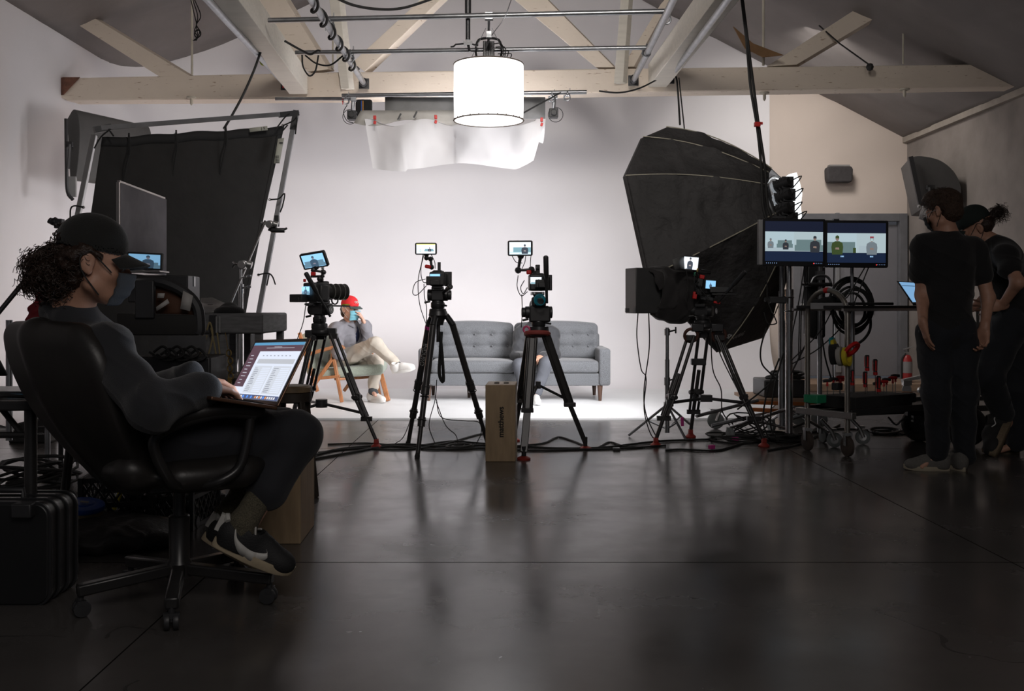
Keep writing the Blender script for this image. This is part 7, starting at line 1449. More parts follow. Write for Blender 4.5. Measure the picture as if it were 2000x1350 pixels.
b = MB(); b.rbox(V((x1-0.25, yc+0.12, hc_/2)), (0.5, 0.22, hc_), 0.05, n=6); b.build('shell', mat('case_black', (0.012, 0.012, 0.013), 0.4), t, bevel=0.006)
for k in range(4): b = MB(); b.rbox(V((x1-0.25, yc+0.02+0.07*k, hc_/2)), (0.515, 0.014, hc_+0.012), 0.055, n=6); b.build('rib', mat('case_rib', (0.022, 0.022, 0.024), 0.3), t, bevel=0.002)
for x in (x1-0.08, x1-0.32): b = MB(); b.box((x, yc+0.0, hc_-0.02), (0.07, 0.05, 0.05)); b.build('latch', BLK, t, bevel=0.006)
b = MB(); b.tube([(x1-0.13, yc+0.1, hc_), (x1-0.13, yc+0.1, hc_+0.03), (x1-0.26, yc+0.1, hc_+0.03), (x1-0.26, yc+0.1, hc_)], 0.011, 8); b.build('handle', BLK, t)
sdf_obj('backpack', [ell(G(150, 1085)+V((-0.02, 0.2, 0.05)), (0.40, 0.25, 0.062)), ell(G(150, 1085)+V((0.08, 0.15, 0.06)), (0.24, 0.18, 0.06)), ell(G(150, 1085)+V((-0.2, 0.2, 0.05)), (0.2, 0.2, 0.06)), ell(G(150, 1085)+V((0, 0.2, -0.09)), (0.9, 0.9, 0.088), None, 0.01, -1)], 0.008, mat('dark_bag_nylon', (0.025, 0.024, 0.024), 0.6, bump=0.3, bs=30), None, 0.06, folds(0.016, 34, 0.2), 'flat black padded bag on the floor under the blue-lidded tub', 'bag')
cable('bag_strap', [G(178, 1046)+cz*0.13, G(205, 1050)+cz*0.115, G(218, 1062)+cz*0.09, G(226, 1072)+cz*0.05], 0.011, mat('strap_grey', (0.09, 0.09, 0.09), 0.6), 'grey zip pull strap on the black floor bag', 'strap')
t = thing('storage_tub', 'round pale tub with a blue lid on the black floor bag', 'tub', G(162, 1060)+cz*0.1)
c_ = P(161, 996, 4.30); ax_ = V((0.10, -0.12, 1)).normalized(); b = MB(); b.lathe([(0.060, -0.05), (0.078, -0.035), (0.086, 0.012)], c_, ax_, 28); b.build('bowl', mat('cream_tub', (0.20, 0.16, 0.10), 0.5), t)
b = MB(); b.lathe([(0.088, 0.005), (0.092, 0.012), (0.090, 0.026), (0.07, 0.034), (0.05, 0.030), (0.046, 0.036), (0.001, 0.036)], c_, ax_, 28); b.build('lid', BLUE, t)
b = MB(); b.box(c_+ax_*0.040+V((0.015, -0.02, 0)), (0.034, 0.014, 0.003), HM(V((0, 1, 0.12)).normalized(), V((1, 0, -0.1)).normalized(), ax_)); b.build('label', mat('lid_label', (0.35, 0.35, 0.28), 0.7), t)
def crate(label, c, w_, l_, h_, ya):
    t = thing('milk_crate', label, 'crate', c); M_ = rotz(ya); CR = mat('crate_black', (0.014, 0.014, 0.015), 0.5); c = V(c)
    Q_ = lambda x, y, z: c+M_ @ V((x*w_/2, y*l_/2, z*h_))
    b = MB()
    for z in (0.04, 0.55, 0.96):
        for a, d_ in (((-1, -1), (1, -1)), ((1, -1), (1, 1)), ((1, 1), (-1, 1)), ((-1, 1), (-1, -1))): b.beam(Q_(*a, z), Q_(*d_, z), 0.012, 0.022)
    for x in (-1, 1):
        for y in (-1, 1): b.beam(Q_(x, y, 0), Q_(x, y, 1), 0.022, 0.022)
    b.build('frame', CR, t, smooth=False)
    for s_, (a, d_) in enumerate((((-1, -1), (1, -1)), ((1, -1), (1, 1)), ((1, 1), (-1, 1)), ((-1, 1), (-1, -1)))):
        b = MB(); 
        for k in range(-3, 7):
            for sg in (1, -1):
                u0, u1 = k/6, k/6+0.5; z0, z1 = (0.08, 0.92) if sg > 0 else (0.92, 0.08)
                if u0 < 0: z0 = z0+(z1-z0)*(-u0)/0.5; u0 = 0
                if u1 > 1: z1 = z1-(z1-z0)*(u1-1)/(u1-u0); u1 = 1
                if u1-u0 < 0.02: continue
                A_ = V((a[0]+(d_[0]-a[0])*u0, a[1]+(d_[1]-a[1])*u0, 0)); B_ = V((a[0]+(d_[0]-a[0])*u1, a[1]+(d_[1]-a[1])*u1, 0)); b.beam(Q_(A_.x, A_.y, z0), Q_(B_.x, B_.y, z1), 0.007, 0.009)
        b.build('lattice_side', CR, t, smooth=False)
    b = MB(); b.box(c+cz*0.006, (w_-0.02, l_-0.02, 0.01), M_); b.build('bottom', CR, t)
    return t
crate('black milk crate left of the swivel chair column', G(210, 1050)+V((0.02, 0.17, 0)), 0.30, 0.36, 0.27, 0.12)
crate('black milk crate right behind the swivel chair column', G(322, 1038)+V((-0.02, 0.2, 0)), 0.30, 0.36, 0.27, -0.06)
b = MB(); b.cyl(G(405, 1000)+V((-0.02, 0.0, 0.10)), G(405, 1000)+V((0.03, 0.0, 0.10)), 0.10, 24); b.build('cart_wheel', BLKR, label='black wheel behind the sock and milk crate', cat='wheel', bevel=0.008)
for i, (xx, yy, cc, ll) in enumerate(((224, 985, YEL, 'yellow handled tool inside the left milk crate'),)): b = MB(); b.cyl(P(222, 995, 4.75), P(236, 960, 4.75), 0.012, 8); b.build('tool', cc, label=ll, cat='tool')
# ================================================================ cables on the floor of the set
random.seed(12)
def fc(pts, r, label, group=None, m=BLKR, lift=0): return cable('floor_cable', [G(x, y, r)+V((0, 0, lift)) for x, y in pts], r, m, label, 'cable', group)
GC = 'cables strung between the tripods'
fc([(600, 892), (660, 878), (720, 872), (790, 868), (860, 872), (945, 870), (1020, 872), (1090, 876), (1180, 874), (1290, 862), (1400, 858)], 0.009, 'long black cable running across the concrete between the tripod feet', GC)
fc([(610, 897), (680, 885), (760, 872), (850, 878), (940, 876), (1040, 880), (1130, 878), (1220, 876), (1300, 870)], 0.008, 'long black cable running across the concrete between the tripod feet', GC)
fc([(640, 868), (720, 866), (800, 872), (880, 862), (940, 866), (1000, 866)], 0.007, 'long black cable running across the concrete between the tripod feet', GC)
fc([(622, 884), (700, 876), (790, 878), (870, 866), (930, 850), (955, 846)], 0.007, 'long black cable running across the concrete between the tripod feet', GC)
fc([(1000, 872), (1060, 866), (1090, 854), (1120, 862), (1160, 876), (1190, 864), (1220, 872), (1260, 874)], 0.007, 'humped black cable right of the heavy tripod')
coil('floor_cable', G(896, 876), 0.10, 3, 0.010, 'small black cable coil on the floor left of the tall apple box', 4, h=0.015)
for pts, l in (([(853, 742), (850, 780), (838, 830), (850, 868)], 'thin lead sagging under the carbon tripod, left strand'), ([(852, 780), (862, 815), (905, 822), (935, 825), (940, 845), (930, 868)], 'thin lead looping from the carbon tripod to the apple box'), ([(852, 785), (870, 830), (890, 850), (895, 868)], 'thin lead dropping under the carbon tripod, middle strand')):
    cable('camera_lead', [P(x, y, 7.15) for x, y in pts], 0.0035, BLKR, l)
fc([(1000, 840), (1015, 800), (1018, 790)], 0.004, 'thin lead behind the heavy tripod')
b = MB(); b.box(G(1204, 880)+cz*0.01, (0.05, 0.06, 0.02)); b.build('plug', BLK, label='small black plug on the floor between the two right tripods', cat='plug', bevel=0.004)
coil('floor_cable', G(1460, 850), 0.16, 6, 0.006, 'tangle of thin black cables around the right foot of the large tripod', 9, h=0.16)
coil('floor_cable', G(1440, 862), 0.24, 4, 0.007, 'wide loose loop of black cable beside the large tripod foot', 14, h=0.05)
coil('floor_cable', G(1530, 862), 0.16, 5, 0.010, 'coil of black cable with blue and lime tape beside the cart wheel', 21, h=0.05)
fc([(1300, 880), (1330, 878), (1400, 880), (1450, 866)], 0.008, 'black cable from the teleprompter stand towards the tangle')
for (px, py, mm, l) in ((1390, 878, mat('magenta_tape', (0.6, 0.05, 0.3), 0.5), 'magenta connector on the cable by the large tripod'), (1436, 862, mat('magenta_tape', (0.6, 0.05, 0.3), 0.5), 'magenta connector in the cable tangle'), (1552, 858, mat('lime_tape', (0.5, 0.6, 0.05), 0.5), 'lime tape tag on the cable coil by the cart'), (1536, 852, BLUE, 'blue plug on the cable coil by the cart')):
    b = MB(); b.box(G(px, py)+cz*0.018, (0.045, 0.03, 0.03), rotz(0.5)); b.build('connector', mm, label=l, cat='connector', bevel=0.004)
b = MB(); b.cyl(P(1332, 815, 7.5), P(1333, 832, 7.5), 0.012, 8); b.build('magenta_marker', mat('magenta_tape', (0.6, 0.05, 0.3), 0.5), label='small magenta tag hanging beside the light stand leg', cat='tag')
# ================================================================ right side: monitor stand, carts, tools
MS = thing('monitor', 'left of the two black wide monitors showing two camera pictures each', 'monitor', P(1548, 474, 7.15), 'pair of production monitors'); del MS['group']
def shot_pair(kind):
    def fn(S_, p):
        b = MB(); panel(b, S_, 0, 0, 1, 1, 5); panel(b, S_, 0, 0.0, 1, 0.24, 6, 0.0002); v0, v1 = 0.25, 0.74
        sub = lambda u0, u1: (lambda u, v, e=0: S_(u0+(u1-u0)*u, v0+(v1-v0)*v, e+0.0006))
        A_, B_ = sub(0.0, 0.5), sub(0.5, 1.0); panel(b, A_, 0, 0, 1, 1, 0); panel(b, B_, 0, 0, 1, 1, 7)
        if kind == 0:
            panel(b, A_, 0, 0, 1, 0.2, 4, 0.0002); sofa_pic(b, A_, 0.40, 0.96, 0.16, 0.56, 1); figure(b, A_, 0.71, 0.34, 0.50, 2, 3, 1.6); figure(b, A_, 0.19, 0.40, 0.50, 8, 3, 1.6); panel(b, A_, 0.05, 0.22, 0.22, 0.45, 4, 0.0004)
            sofa_pic(b, B_, 0.02, 1.0, -0.0, 0.60, 1); figure(b, B_, 0.72, 0.36, 0.82, 2, 3, 1.6)
        else:
            panel(b, A_, 0, 0, 0.95, 0.55, 1, 0.0003); panel(b, A_, 0.88, 0, 0.98, 0.25, 9, 0.0004); figure(b, A_, 0.34, 0.38, 0.95, 9, 3, 1.6)
            panel(b, B_, 0.08, 0.0, 0.45, 0.36, 4, 0.0003); figure(b, B_, 0.52, 0.36, 0.90, 8, 3, 1.6); b.mat(10); panel(b, B_, 0.475, 0.60, 0.565, 0.74, 11, 0.0012); panel(b, B_, 0.455, 0.76, 0.585, 0.84, 10, 0.0012)
            for u in (0.26, 0.76): 
                for q_ in range(4): panel(b, S_, u-0.03+q_*0.016, 0.14, u-0.03+q_*0.016+(0.011 if q_ < 3 else 0.006), 0.175, 12, 0.0006)
        ms = scr_mats('pale', 0.62)+[em('mon_navy', (0.008, 0.011, 0.026), 0.8), em('mon_navy2', (0.008, 0.016, 0.042), 0.8), em('pale_bg2', (0.50, 0.62, 0.66), 0.6), em('grey_pers', (0.20, 0.24, 0.27), 0.6), em('olive', (0.05, 0.08, 0.025), 0.6), em('capred', (0.35, 0.06, 0.08), 0.6), em('maskblue', (0.5, 0.65, 0.68), 0.6), em('caption', (0.35, 0.6, 0.9), 0.8)]
        b.build('screen', ms, p, smooth=False)
        b = MB(); 
        for q_ in range(6): panel(b, S_, 0.02+q_*0.035, -0.055, 0.032+q_*0.035, -0.035, 0, 0.001)
        for q_ in range(5): panel(b, S_, 0.86+q_*0.03, -0.055, 0.866+q_*0.03, -0.035, 0, 0.001)
        panel(b, S_, 0.835, -0.062, 0.85, -0.035, 1, 0.001); b.build('indicator_lights', [em('ind_blue', (0.25, 0.4, 0.7), 0.7), em('ind_red', (0.9, 0.05, 0.05), 0.9)], p, smooth=False, kind='stuff')
    return fn
def big_mon(t, c, yaw, kind):
    f = Fr(c, yaw, 0.0, 0.008); b = MB(); b.rbox((0, 0, 0), (0.456, 0.04, 0.339), 0.012); b.v = [f(v.x, v.y, v.z) for v in b.v]; body = b.build('housing', mat('monitor_black', (0.012, 0.012, 0.014), 0.3), t, bevel=0.003)
    shot_pair(kind)(lambda u, v, e=0: f((u-0.5)*0.418, -0.0215-e, 0.008+(v-0.5)*0.287), body)
    if kind == 0: b = MB(); b.box(f(-0.24, 0.0, 0), (0.028, 0.05, 0.325), f.M); b.build('side_rail', mat('dull_steel', (0.3, 0.3, 0.31), 0.5, 0.5), t, bevel=0.003)
    b = MB(); b.box(f(0, 0.05, 0), (0.2, 0.06, 0.2), f.M); b.build('mount', BLKM, t)
big_mon(MS, P(1549, 474, 7.15), 0.03, 0)
M2 = thing('monitor', 'right of the two black wide monitors, with small captions under its pictures', 'monitor', P(1672, 476, 7.16)); big_mon(M2, P(1671, 477, 7.18), -0.02, 1)
b = MB(); b.box(P(1632, 432, 7.25), (0.04, 0.04, 0.03)); b.box(P(1520, 425, 7.25), (0.1, 0.05, 0.015)); b.build('shoe_mount', BLKM, M2)
t = thing('monitor_stand', 'twin chrome rolling stand carrying the two wide monitors', 'stand', (P(1541, 800, 7.35).x, 7.35, 0))
xs = P(1541, 700, 7.35).x; zt_ = P(1541, 500, 7.35).z
b = MB(); b.cyl((xs, 7.35, 0.10), (xs, 7.35, 0.95), 0.028, 16); b.cyl((xs, 7.35, 0.9), (xs, 7.35, zt_), 0.020, 14); b.cyl((xs, 7.35, 0.93), (xs, 7.35, 1.16), 0.034, 16); b.torus((xs, 7.35, 1.0), 0.033, 0.006, n=16, m=6); b.torus((xs, 7.35, 1.1), 0.033, 0.006, n=16, m=6); b.build('front_column', CHR, t)
x2 = P(1527, 700, 7.55).x; b = MB(); b.cyl((x2, 7.55, 0.10), (x2, 7.55, 1.15), 0.026, 14); b.cyl((x2, 7.55, 1.1), (x2, 7.55, zt_), 0.02, 14); b.build('rear_column', STL, t)
for z in (1.02, 1.12): b = MB(); b.tube([(xs+0.03, 7.74, z), (xs+0.075, 7.72, z+0.01)], 0.008, 6); b.box((xs+0.085, 7.72, z+0.01), (0.015, 0.03, 0.05)); b.build('knob', BLK, t, bevel=0.003)
for sx, sy2 in ((-0.36, -0.12), (0.32, -0.25), (0.1, 0.4)):
    b = MB(); e_ = V((xs+sx, 7.8+sy2, 0.10)); b.tube([(xs, 7.35, 0.28), e_], 0.013, 8); b.tube([(xs, 7.35, 0.13), V((xs, 7.35, 0.28)).lerp(e_, 0.6)], 0.010, 8); lg = b.build('leg', CHR, t)
    b = MB(); b.lathe([(0.02, -0.016), (0.045, -0.014), (0.05, 0), (0.045, 0.014), (0.02, 0.016)], (e_.x, e_.y, 0.05), (1, 0.3, 0), 20); b.box((e_.x, e_.y, 0.085), (0.05, 0.03, 0.03)); b.build('caster', mat('grey_caster', (0.22, 0.24, 0.24), 0.5), lg)
b = MB(); b.box(P(1518, 586, 7.25), (0.12, 0.06, 0.05)); b.box(P(1500, 585, 7.28), (0.05, 0.05, 0.03)); b.build('power_brick', BLK, label='black power brick strapped to the twin monitor stand', cat='power supply', bevel=0.006)
t = thing('upright_pole', 'slim chrome pole under the right monitor, rising from the tool cart', 'pole', (P(1662, 700, 7.4).x, 7.4, 0.3)); xx = P(1664, 700, 7.4).x
b = MB(); b.cyl((xx, 7.4, 0.28), (xx, 7.4, P(1664, 521, 7.4).z), 0.013, 10); b.cyl((xx, 7.4, 0.28), (xx, 7.4, P(1664, 590, 7.4).z), 0.020, 12); b.torus((xx, 7.4, P(1664, 572, 7.4).z), 0.022, 0.008, n=14, m=6); b.build('column', STL, t)
t = thing('upright_pole', 'chrome pole with a round clamp behind the arch of the cart handle', 'pole', (P(1600, 700, 8.0).x, 8.0, 0.0)); xx = P(1601, 700, 8.0).x
b = MB(); b.cyl((xx, 8.0, 0.02), (xx, 8.0, P(1601, 521, 8.0).z), 0.020, 12); b.cyl((P(1641, 600, 12).x, 12.2, 0.1), (P(1641, 600, 12).x, 12.2, 1.0), 0.012, 8); b.box((xx, 8.0, P(1600, 538, 8).z), (0.06, 0.05, 0.07)); b.tube(spl([(xx-0.09, 7.97, P(1600, 560, 8).z), (xx-0.06, 7.97, P(1600, 543, 8).z), (xx, 7.97, P(1600, 538, 8).z), (xx+0.06, 7.97, P(1600, 543, 8).z), (xx+0.09, 7.97, P(1600, 560, 8).z)], 4), 0.010, 8); b.build('column', STL, t)
b = MB(); b.prism([(-0.085, 0.33), (-0.085, -0.27), (-0.02, -0.30), (0.03, -0.30), (0.06, -0.28), (0.06, 0.33)], P(1598, 590, 8.05), V((1, 0, 0)), cz, V((0, 0.0, 0)), V((0, 0.12, 0))); b.box(P(1596, 556, 8.02), (0.20, 0.16, 0.03)); b.build('battery_case', BLK, label='tall black battery case hanging behind the cart handle arch', cat='battery', bevel=0.01)
# tool cart ----------------------------------------------------
t = thing('tool_cart', 'aluminium cart', 'cart', (2.6, 7.1, 0)); t['label'] = 'aluminium hand cart with a tall arched tube handle and long black shelves'
Pl, Pr = V((P(1577, 700, 7.14).x, 7.14, 0)), V((P(1655, 700, 6.86).x, 6.86, 0)); zt_ = P(1615, 567, 7.0).z
HT = mat('worn_nickel_tube', (0.33, 0.31, 0.28), 0.35, 0.85, vs=20); mid_ = (Pl+Pr)/2; hw = (Pr-Pl)/2; R_ = 0.17
arc = [Pl+cz*0.14, Pl+cz*0.5, Pl+cz*(zt_-R_)]+[mid_-hw*math.cos(a)+cz*(zt_-R_+R_*math.sin(a)) for a in [PI*k/12 for k in range(1, 12)]]+[Pr+cz*(zt_-R_), Pr+cz*0.5, Pr+cz*0.14]
b = MB(); b.tube(arc, 0.019, 12); b.build('handle_hoop', HT, t)
k_ = len(arc)//2; b = MB(); b.tube([arc[k_-1].lerp(arc[k_], 0.6), arc[k_], arc[k_].lerp(arc[k_+1], 0.3)], 0.0205, 12); b.build('red_tape_band', RED, t)
ld = V((0.85, 0.52, 0)).normalized(); wd_ = hw.normalized(); 
def dk(a, s_, z): return mid_+ld*a+wd_*s_+cz*z
M_ = Matrix(((ld.x, wd_.x, 0), (ld.y, wd_.y, 0), (0, 0, 1)))
for s_ in (-0.19, 0.19): b = MB(); b.beam(dk(0.0, s_, 0.30), dk(1.45, s_, 0.30), 0.03, 0.045); b.build('deck_rail', BLK, t, bevel=0.003)
b = MB(); b.box(dk(0.7, 0, 0.285), (1.3, 0.36, 0.02), M_); b.build('deck', BLK, t)
b = MB(); b.beam(dk(-0.02, -0.24, 0.285), dk(-0.02, 0.24, 0.285), 0.05, 0.045); b.build('nose_plate', ALU, t, bevel=0.004)
zs = P(1700, 600, 7.1).z
b = MB(); b.box(dk(0.72, 0.0, zs), (1.6, 0.40, 0.022), M_); b.build('top_shelf', mat('shelf_black', (0.015, 0.015, 0.016), 0.35), t, bevel=0.002)
b = MB(); b.beam(dk(-0.10, 0.21, zs-0.018), dk(1.55, 0.21, zs-0.018), 0.02, 0.018); b.beam(dk(-0.10, -0.21, zs-0.018), dk(1.55, -0.21, zs-0.018), 0.02, 0.018); b.build('shelf_edge', ALU, t)
b = MB(); b.beam(P(1583, 598, 6.98), P(1657, 598, 6.86), 0.02, 0.045); b.build('clamp_bar', mat('dull_steel', (0.3, 0.3, 0.31), 0.5, 0.5), t, bevel=0.003)
for a in (1.45,):
    for s_ in (-0.19, 0.19): b = MB(); b.cyl(dk(a, s_, 0.3), dk(a, s_, zs), 0.014, 10); b.build('post', HT, t)
for (c_, R0, wdt) in ((Pl, 0.070, 0.034), (Pr, 0.070, 0.034)):
    b = MB(); q_ = V((c_.x, c_.y, R0)); b.lathe([(0.02, -wdt*0.5), (R0-0.012, -wdt*0.5), (R0, -wdt*0.3), (R0, wdt*0.3), (R0-0.012, wdt*0.5), (0.02, wdt*0.5)], q_, V((1, 0.25, 0)), 28); b.mat(1).box(q_+cz*0.085, (0.055, 0.05, 0.02)); b.box(q_+cz*0.05+V((0.022, 0, 0)), (0.006, 0.04, 0.09)); b.box(q_+cz*0.05-V((0.022, 0, 0)), (0.006, 0.04, 0.09)); b.build('caster', [mat('brown_rubber_wheel', (0.06, 0.045, 0.038), 0.7), ALU], t)
for q_ in (G(1630, 874), G(1685, 868)):
    b = MB(); R0 = 0.055; c_ = V((q_.x, q_.y, R0)); b.lathe([(0.02, -0.014), (R0-0.01, -0.014), (R0, -0.007), (R0, 0.007), (R0-0.01, 0.014), (0.02, 0.014)], c_, V((0.35, 1, 0)), 24); b.mat(1).lathe([(0.001, -0.02), (0.028, -0.018), (0.028, 0.018)], c_, V((0.35, 1, 0)), 16); b.tube([c_+V((0, -0.02, 0)), c_+V((-0.03, -0.02, 0.07)), c_+V((-0.10, 0, 0.15))], 0.014, 8); b.box(c_+V((-0.02, 0, 0.075)), (0.06, 0.045, 0.02)); b.build('caster', [mat('grey_caster', (0.22, 0.24, 0.24), 0.5), ALU], t)
for q_ in (G(1795, 862),):
    b = MB(); c_ = V((q_.x, q_.y, 0.13)); b.torus(c_, 0.095, 0.038, V((0.6, 0.8, 0)), 32, 12); b.build('tyre', BLKR, t); b = MB(); b.lathe([(0.001, -0.03), (0.07, -0.02), (0.07, 0.02), (0.001, 0.03)], c_, V((0.6, 0.8, 0)), 20); b.box(c_+V((-0.05, -0.03, 0.10)), (0.12, 0.05, 0.06)); b.build('wheel_hub', GRYM, t)
b = MB(); c_ = G(1885, 872)+cz*0.15; b.torus(c_, 0.105, 0.05, V((0.25, 1, 0)), 32, 12); b.lathe([(0.001, -0.03), (0.09, -0.02), (0.09, 0.02), (0.001, 0.03)], c_, V((0.25, 1, 0)), 20); b.build('tyre', BLKR, t)
b = MB(); b.tube(spl([P(1735, 815, 7.2), P(1750, 830, 7.2), P(1763, 820, 7.2), P(1785, 818, 7.2)], 4), 0.007, 6); b.box(P(1790, 818, 7.2), (0.06, 0.04, 0.045)); b.build('brake_lever', GRYM, t)
# things on the cart
c_ = dk(0.30, -0.02, 0.30); t2_ = thing('tool_tray', 'black foam tray holding the red handled tools on the lower deck of the cart', 'tray', c_)
b = MB(); b.box(dk(0.42, 0.0, 0.355), (0.62, 0.30, 0.085), M_); b.build('foam', mat('tray_foam', (0.022, 0.022, 0.023), 0.85), t2_, bevel=0.006)
def t_tool(a, s_, kind, label, hgt=0.10):
    p0 = dk(a, s_, 0.40); tt = thing('hex_key' if kind == 'T' else 'screwdriver', label, 'tool', p0, 'red T-handle keys in the tray' if kind == 'T' else 'red and black screwdrivers in the tray')
    b = MB(); b.cyl(p0, p0+cz*hgt, 0.003, 6); b.build('shaft', CHR, tt)
    if kind == 'T':
        b = MB(); b.tube([p0+cz*hgt*0.75, p0+cz*(hgt+0.01)], [0.009, 0.007], 8); b.build('neck', RED, tt)
        b = MB(); b.tube([p0+V((-0.032, 0, hgt+0.014)), p0+V((-0.012, 0, hgt+0.018)), p0+V((0.030, 0, hgt+0.018))], [0.010, 0.012, 0.010], 8); b.build('cross_handle', BLK if (a*100) % 2 < 1 else RED, tt)
    else:
        b = MB(); b.tube([p0+cz*hgt, p0+cz*(hgt+0.01), p0+cz*(hgt+0.035), p0+cz*(hgt+0.11), p0+cz*(hgt+0.115)], [0.009, 0.016, 0.013, 0.017, 0.010], 10); hd = b.build('handle', BLK, tt)
        b = MB(); 
        for q_ in (0.6, 2.7, 4.6): b.beam(p0+V((math.cos(q_)*0.015, math.sin(q_)*0.015, hgt+0.03)), p0+V((math.cos(q_)*0.016, math.sin(q_)*0.016, hgt+0.105)), 0.010, 0.005)
        b.cyl(p0+cz*(hgt+0.002), p0+cz*(hgt+0.022), 0.0165, 10); b.build('red_grip', RED, hd)
Tl = 'red and black T-handle hex key standing in the foam tray'; Sl = 'red and black screwdriver standing upright in the foam tray'
for i, a in enumerate((0.10, 0.14, 0.19, 0.23, 0.28)): t_tool(a, -0.08+0.02*(i % 3), 'T', Tl, 0.085+0.012*(i % 3))
for i, a in enumerate((0.46, 0.51, 0.56, 0.61, 0.66)): t_tool(a, 0.06+0.015*(i % 2), 'T', Tl, 0.06+0.012*i)
for i, (a, s_, h_) in enumerate(((0.36, 0.05, 0.17), (0.41, 0.08, 0.14), (0.34, -0.06, 0.06), (0.38, 0.02, 0.05), (0.42, 0.10, 0.02))): t_tool(a, s_, 'S', Sl, h_)
b = MB(); b.box(dk(0.02, -0.12, 0.375), (0.10, 0.12, 0.06), M_); b.build('parts_box', GRN, label='green plastic box at the left end of the foam tray', cat='box', bevel=0.006)
b = MB(); b.box(dk(0.82, 0.03, 0.355), (0.12, 0.10, 0.07), M_); b.mat(1).box(dk(0.88, 0.0, 0.37), (0.05, 0.08, 0.05), M_); b.build('tool_pouch', [DKFAB, mat('orange_cloth', (0.35, 0.12, 0.03), 0.7)], label='dark pouch with an orange corner beside the foam tray', cat='pouch', bevel=0.012)
b = MB(); b.box(dk(0.08, 0.02, 0.47), (0.06, 0.05, 0.05), M_); b.build('small_box', BLK, label='small black block standing among the T-handle keys', cat='box', bevel=0.004)
# tape rolls hung on the hoop
for (px, py, dd, R0, wdt, ax_, mm, nm) in ((1628, 678, 6.95, 0.070, 0.028, (0.9, -0.5, 0.2), TEAL, 'teal tape roll at the back of the bunch on the cart handle'), (1631, 682, 6.92, 0.070, 0.022, (0.9, -0.5, 0.25), YEL, 'yellow tape roll next to the teal roll on the cart handle'), (1630, 692, 6.88, 0.072, 0.055, (0.9, -0.5, 0.1), DKFAB, 'wide black tape roll in the bunch on the cart handle'), (1641, 696, 6.84, 0.066, 0.030, (0.85, -0.6, 0.1), mat('white_tape', (0.42, 0.41, 0.38), 0.6), 'white tape roll in the bunch on the cart handle'), (1654, 697, 6.80, 0.066, 0.030, (0.80, -0.65, 0.1), YEL, 'front yellow tape roll on the cart handle'), (1664, 682, 6.78, 0.062, 0.022, (0.45, -0.6, -0.62), RED, 'red tape roll tilted on top of the bunch on the cart handle')):
    b = MB(); b.lathe([(R0*0.62, -wdt/2), (R0, -wdt/2), (R0, wdt/2), (R0*0.62, wdt/2), (R0*0.62, -wdt/2)], P(px, py, dd), ax_, 32, cap=False); b.build('tape_roll', mm, label=nm, cat='tape', bevel=0.0015)
# coil of black cable hung on the pole, cable nest
coilc = P(1664, 590, 7.5); b = MB(); random.seed(3); pts = []
for k in range(7*24+1):
    a = 2*PI*k/24; j = k/24; rr = 0.13+0.028*math.sin(j*1.9)+0.012*math.sin(j*5); pts.append(coilc+V((math.cos(a)*rr, 0.05*math.sin(j*2.1)-0.02, math.sin(a)*rr*1.22-0.01*j)))
pts += spl([pts[-1], P(1700, 640, 7.45), P(1690, 660, 7.45), P(1675, 672, 7.45)], 5); b.tube(pts, 0.0105, 7); b.build('cable_coil', BLKR, label='thick coil of black cable hanging on the pole under the right monitor', cat='cable')
GL = 'leads hanging below the two wide monitors'
for i, pts in enumerate(([(1571, 521), (1560, 590), (1548, 650), (1545, 700)], [(1578, 521), (1570, 570), (1566, 600)], [(1629, 521), (1628, 600), (1627, 720), (1630, 745)], [(1690, 521), (1670, 555), (1655, 580), (1630, 600), (1600, 650), (1545, 705)], [(1697, 521), (1675, 575), (1650, 630), (1600, 680), (1545, 712)], [(1562, 600), (1560, 690), (1563, 692), (1565, 600)], [(1497, 521), (1498, 560), (1500, 590), (1514, 622), (1516, 632), (1500, 632), (1492, 610)], [(1497, 640), (1486, 680), (1488, 710), (1505, 730), (1520, 745)], [(1605, 655), (1612, 700), (1625, 745)], [(1545, 730), (1560, 700), (1580, 660)], [(1522, 700), (1500, 760), (1490, 820), (1500, 855)], [(1530, 690), (1512, 760), (1505, 830), (1520, 862)], [(1520, 735), (1480, 770), (1440, 800)])):
    cable('monitor_lead', [P(x, y, 7.2) for x, y in pts], 0.006 if i > 6 else 0.0045, BLKR, 'thin black lead hanging below the two wide monitors', 'cable', GL)
# laptop on the top shelf
zl = zs+0.012; hl_ = V((P(1790, 590, 7.25).x, 7.25, zl+0.01)); 
def plain(S_, p): b = MB(); panel(b, S_, 0, 0, 1, 1, 0); panel(b, S_, 0, 0.80, 1, 0.83, 1, 0.0004); b.build('screen', [em('laptop_blue', (0.16, 0.32, 0.52), 0.9), em('laptop_dark', (0.02, 0.04, 0.08), 0.9)], p, smooth=False)
laptop('laptop', 'open laptop with a blue screen at the right end of the cart shelf', V((P(1782, 592, 7.2).x, 7.2, zl+0.012)), V((P(1860, 592, 7.05).x, 7.45, zl+0.012)), V((0.4, -0.9, 0)), P(1758, 551, 7.3)-P(1782, 592, 7.2), BLKM, plain, 0.2, 0.20)
sdf_obj('cloth_bundle', [cap(P(1592, 590, 7.05), P(1625, 586, 7.05), 0.018, 0.028), cap(P(1625, 588, 7.05), P(1648, 590, 7.0), 0.026, 0.016)], 0.005, DKFAB, None, 0.02, folds(0.008, 90, 0.4), 'black cloth bundle on the left end of the cart shelf', 'cloth')
t = thing('document_tray', 'flat dark device lying on the cart shelf under the right monitor', 'device', P(1690, 596, 7.1)); b = MB(); b.box(dk(0.42, -0.05, zs+0.024), (0.42, 0.24, 0.02), M_); b.build('body', GRYM, t, bevel=0.004)
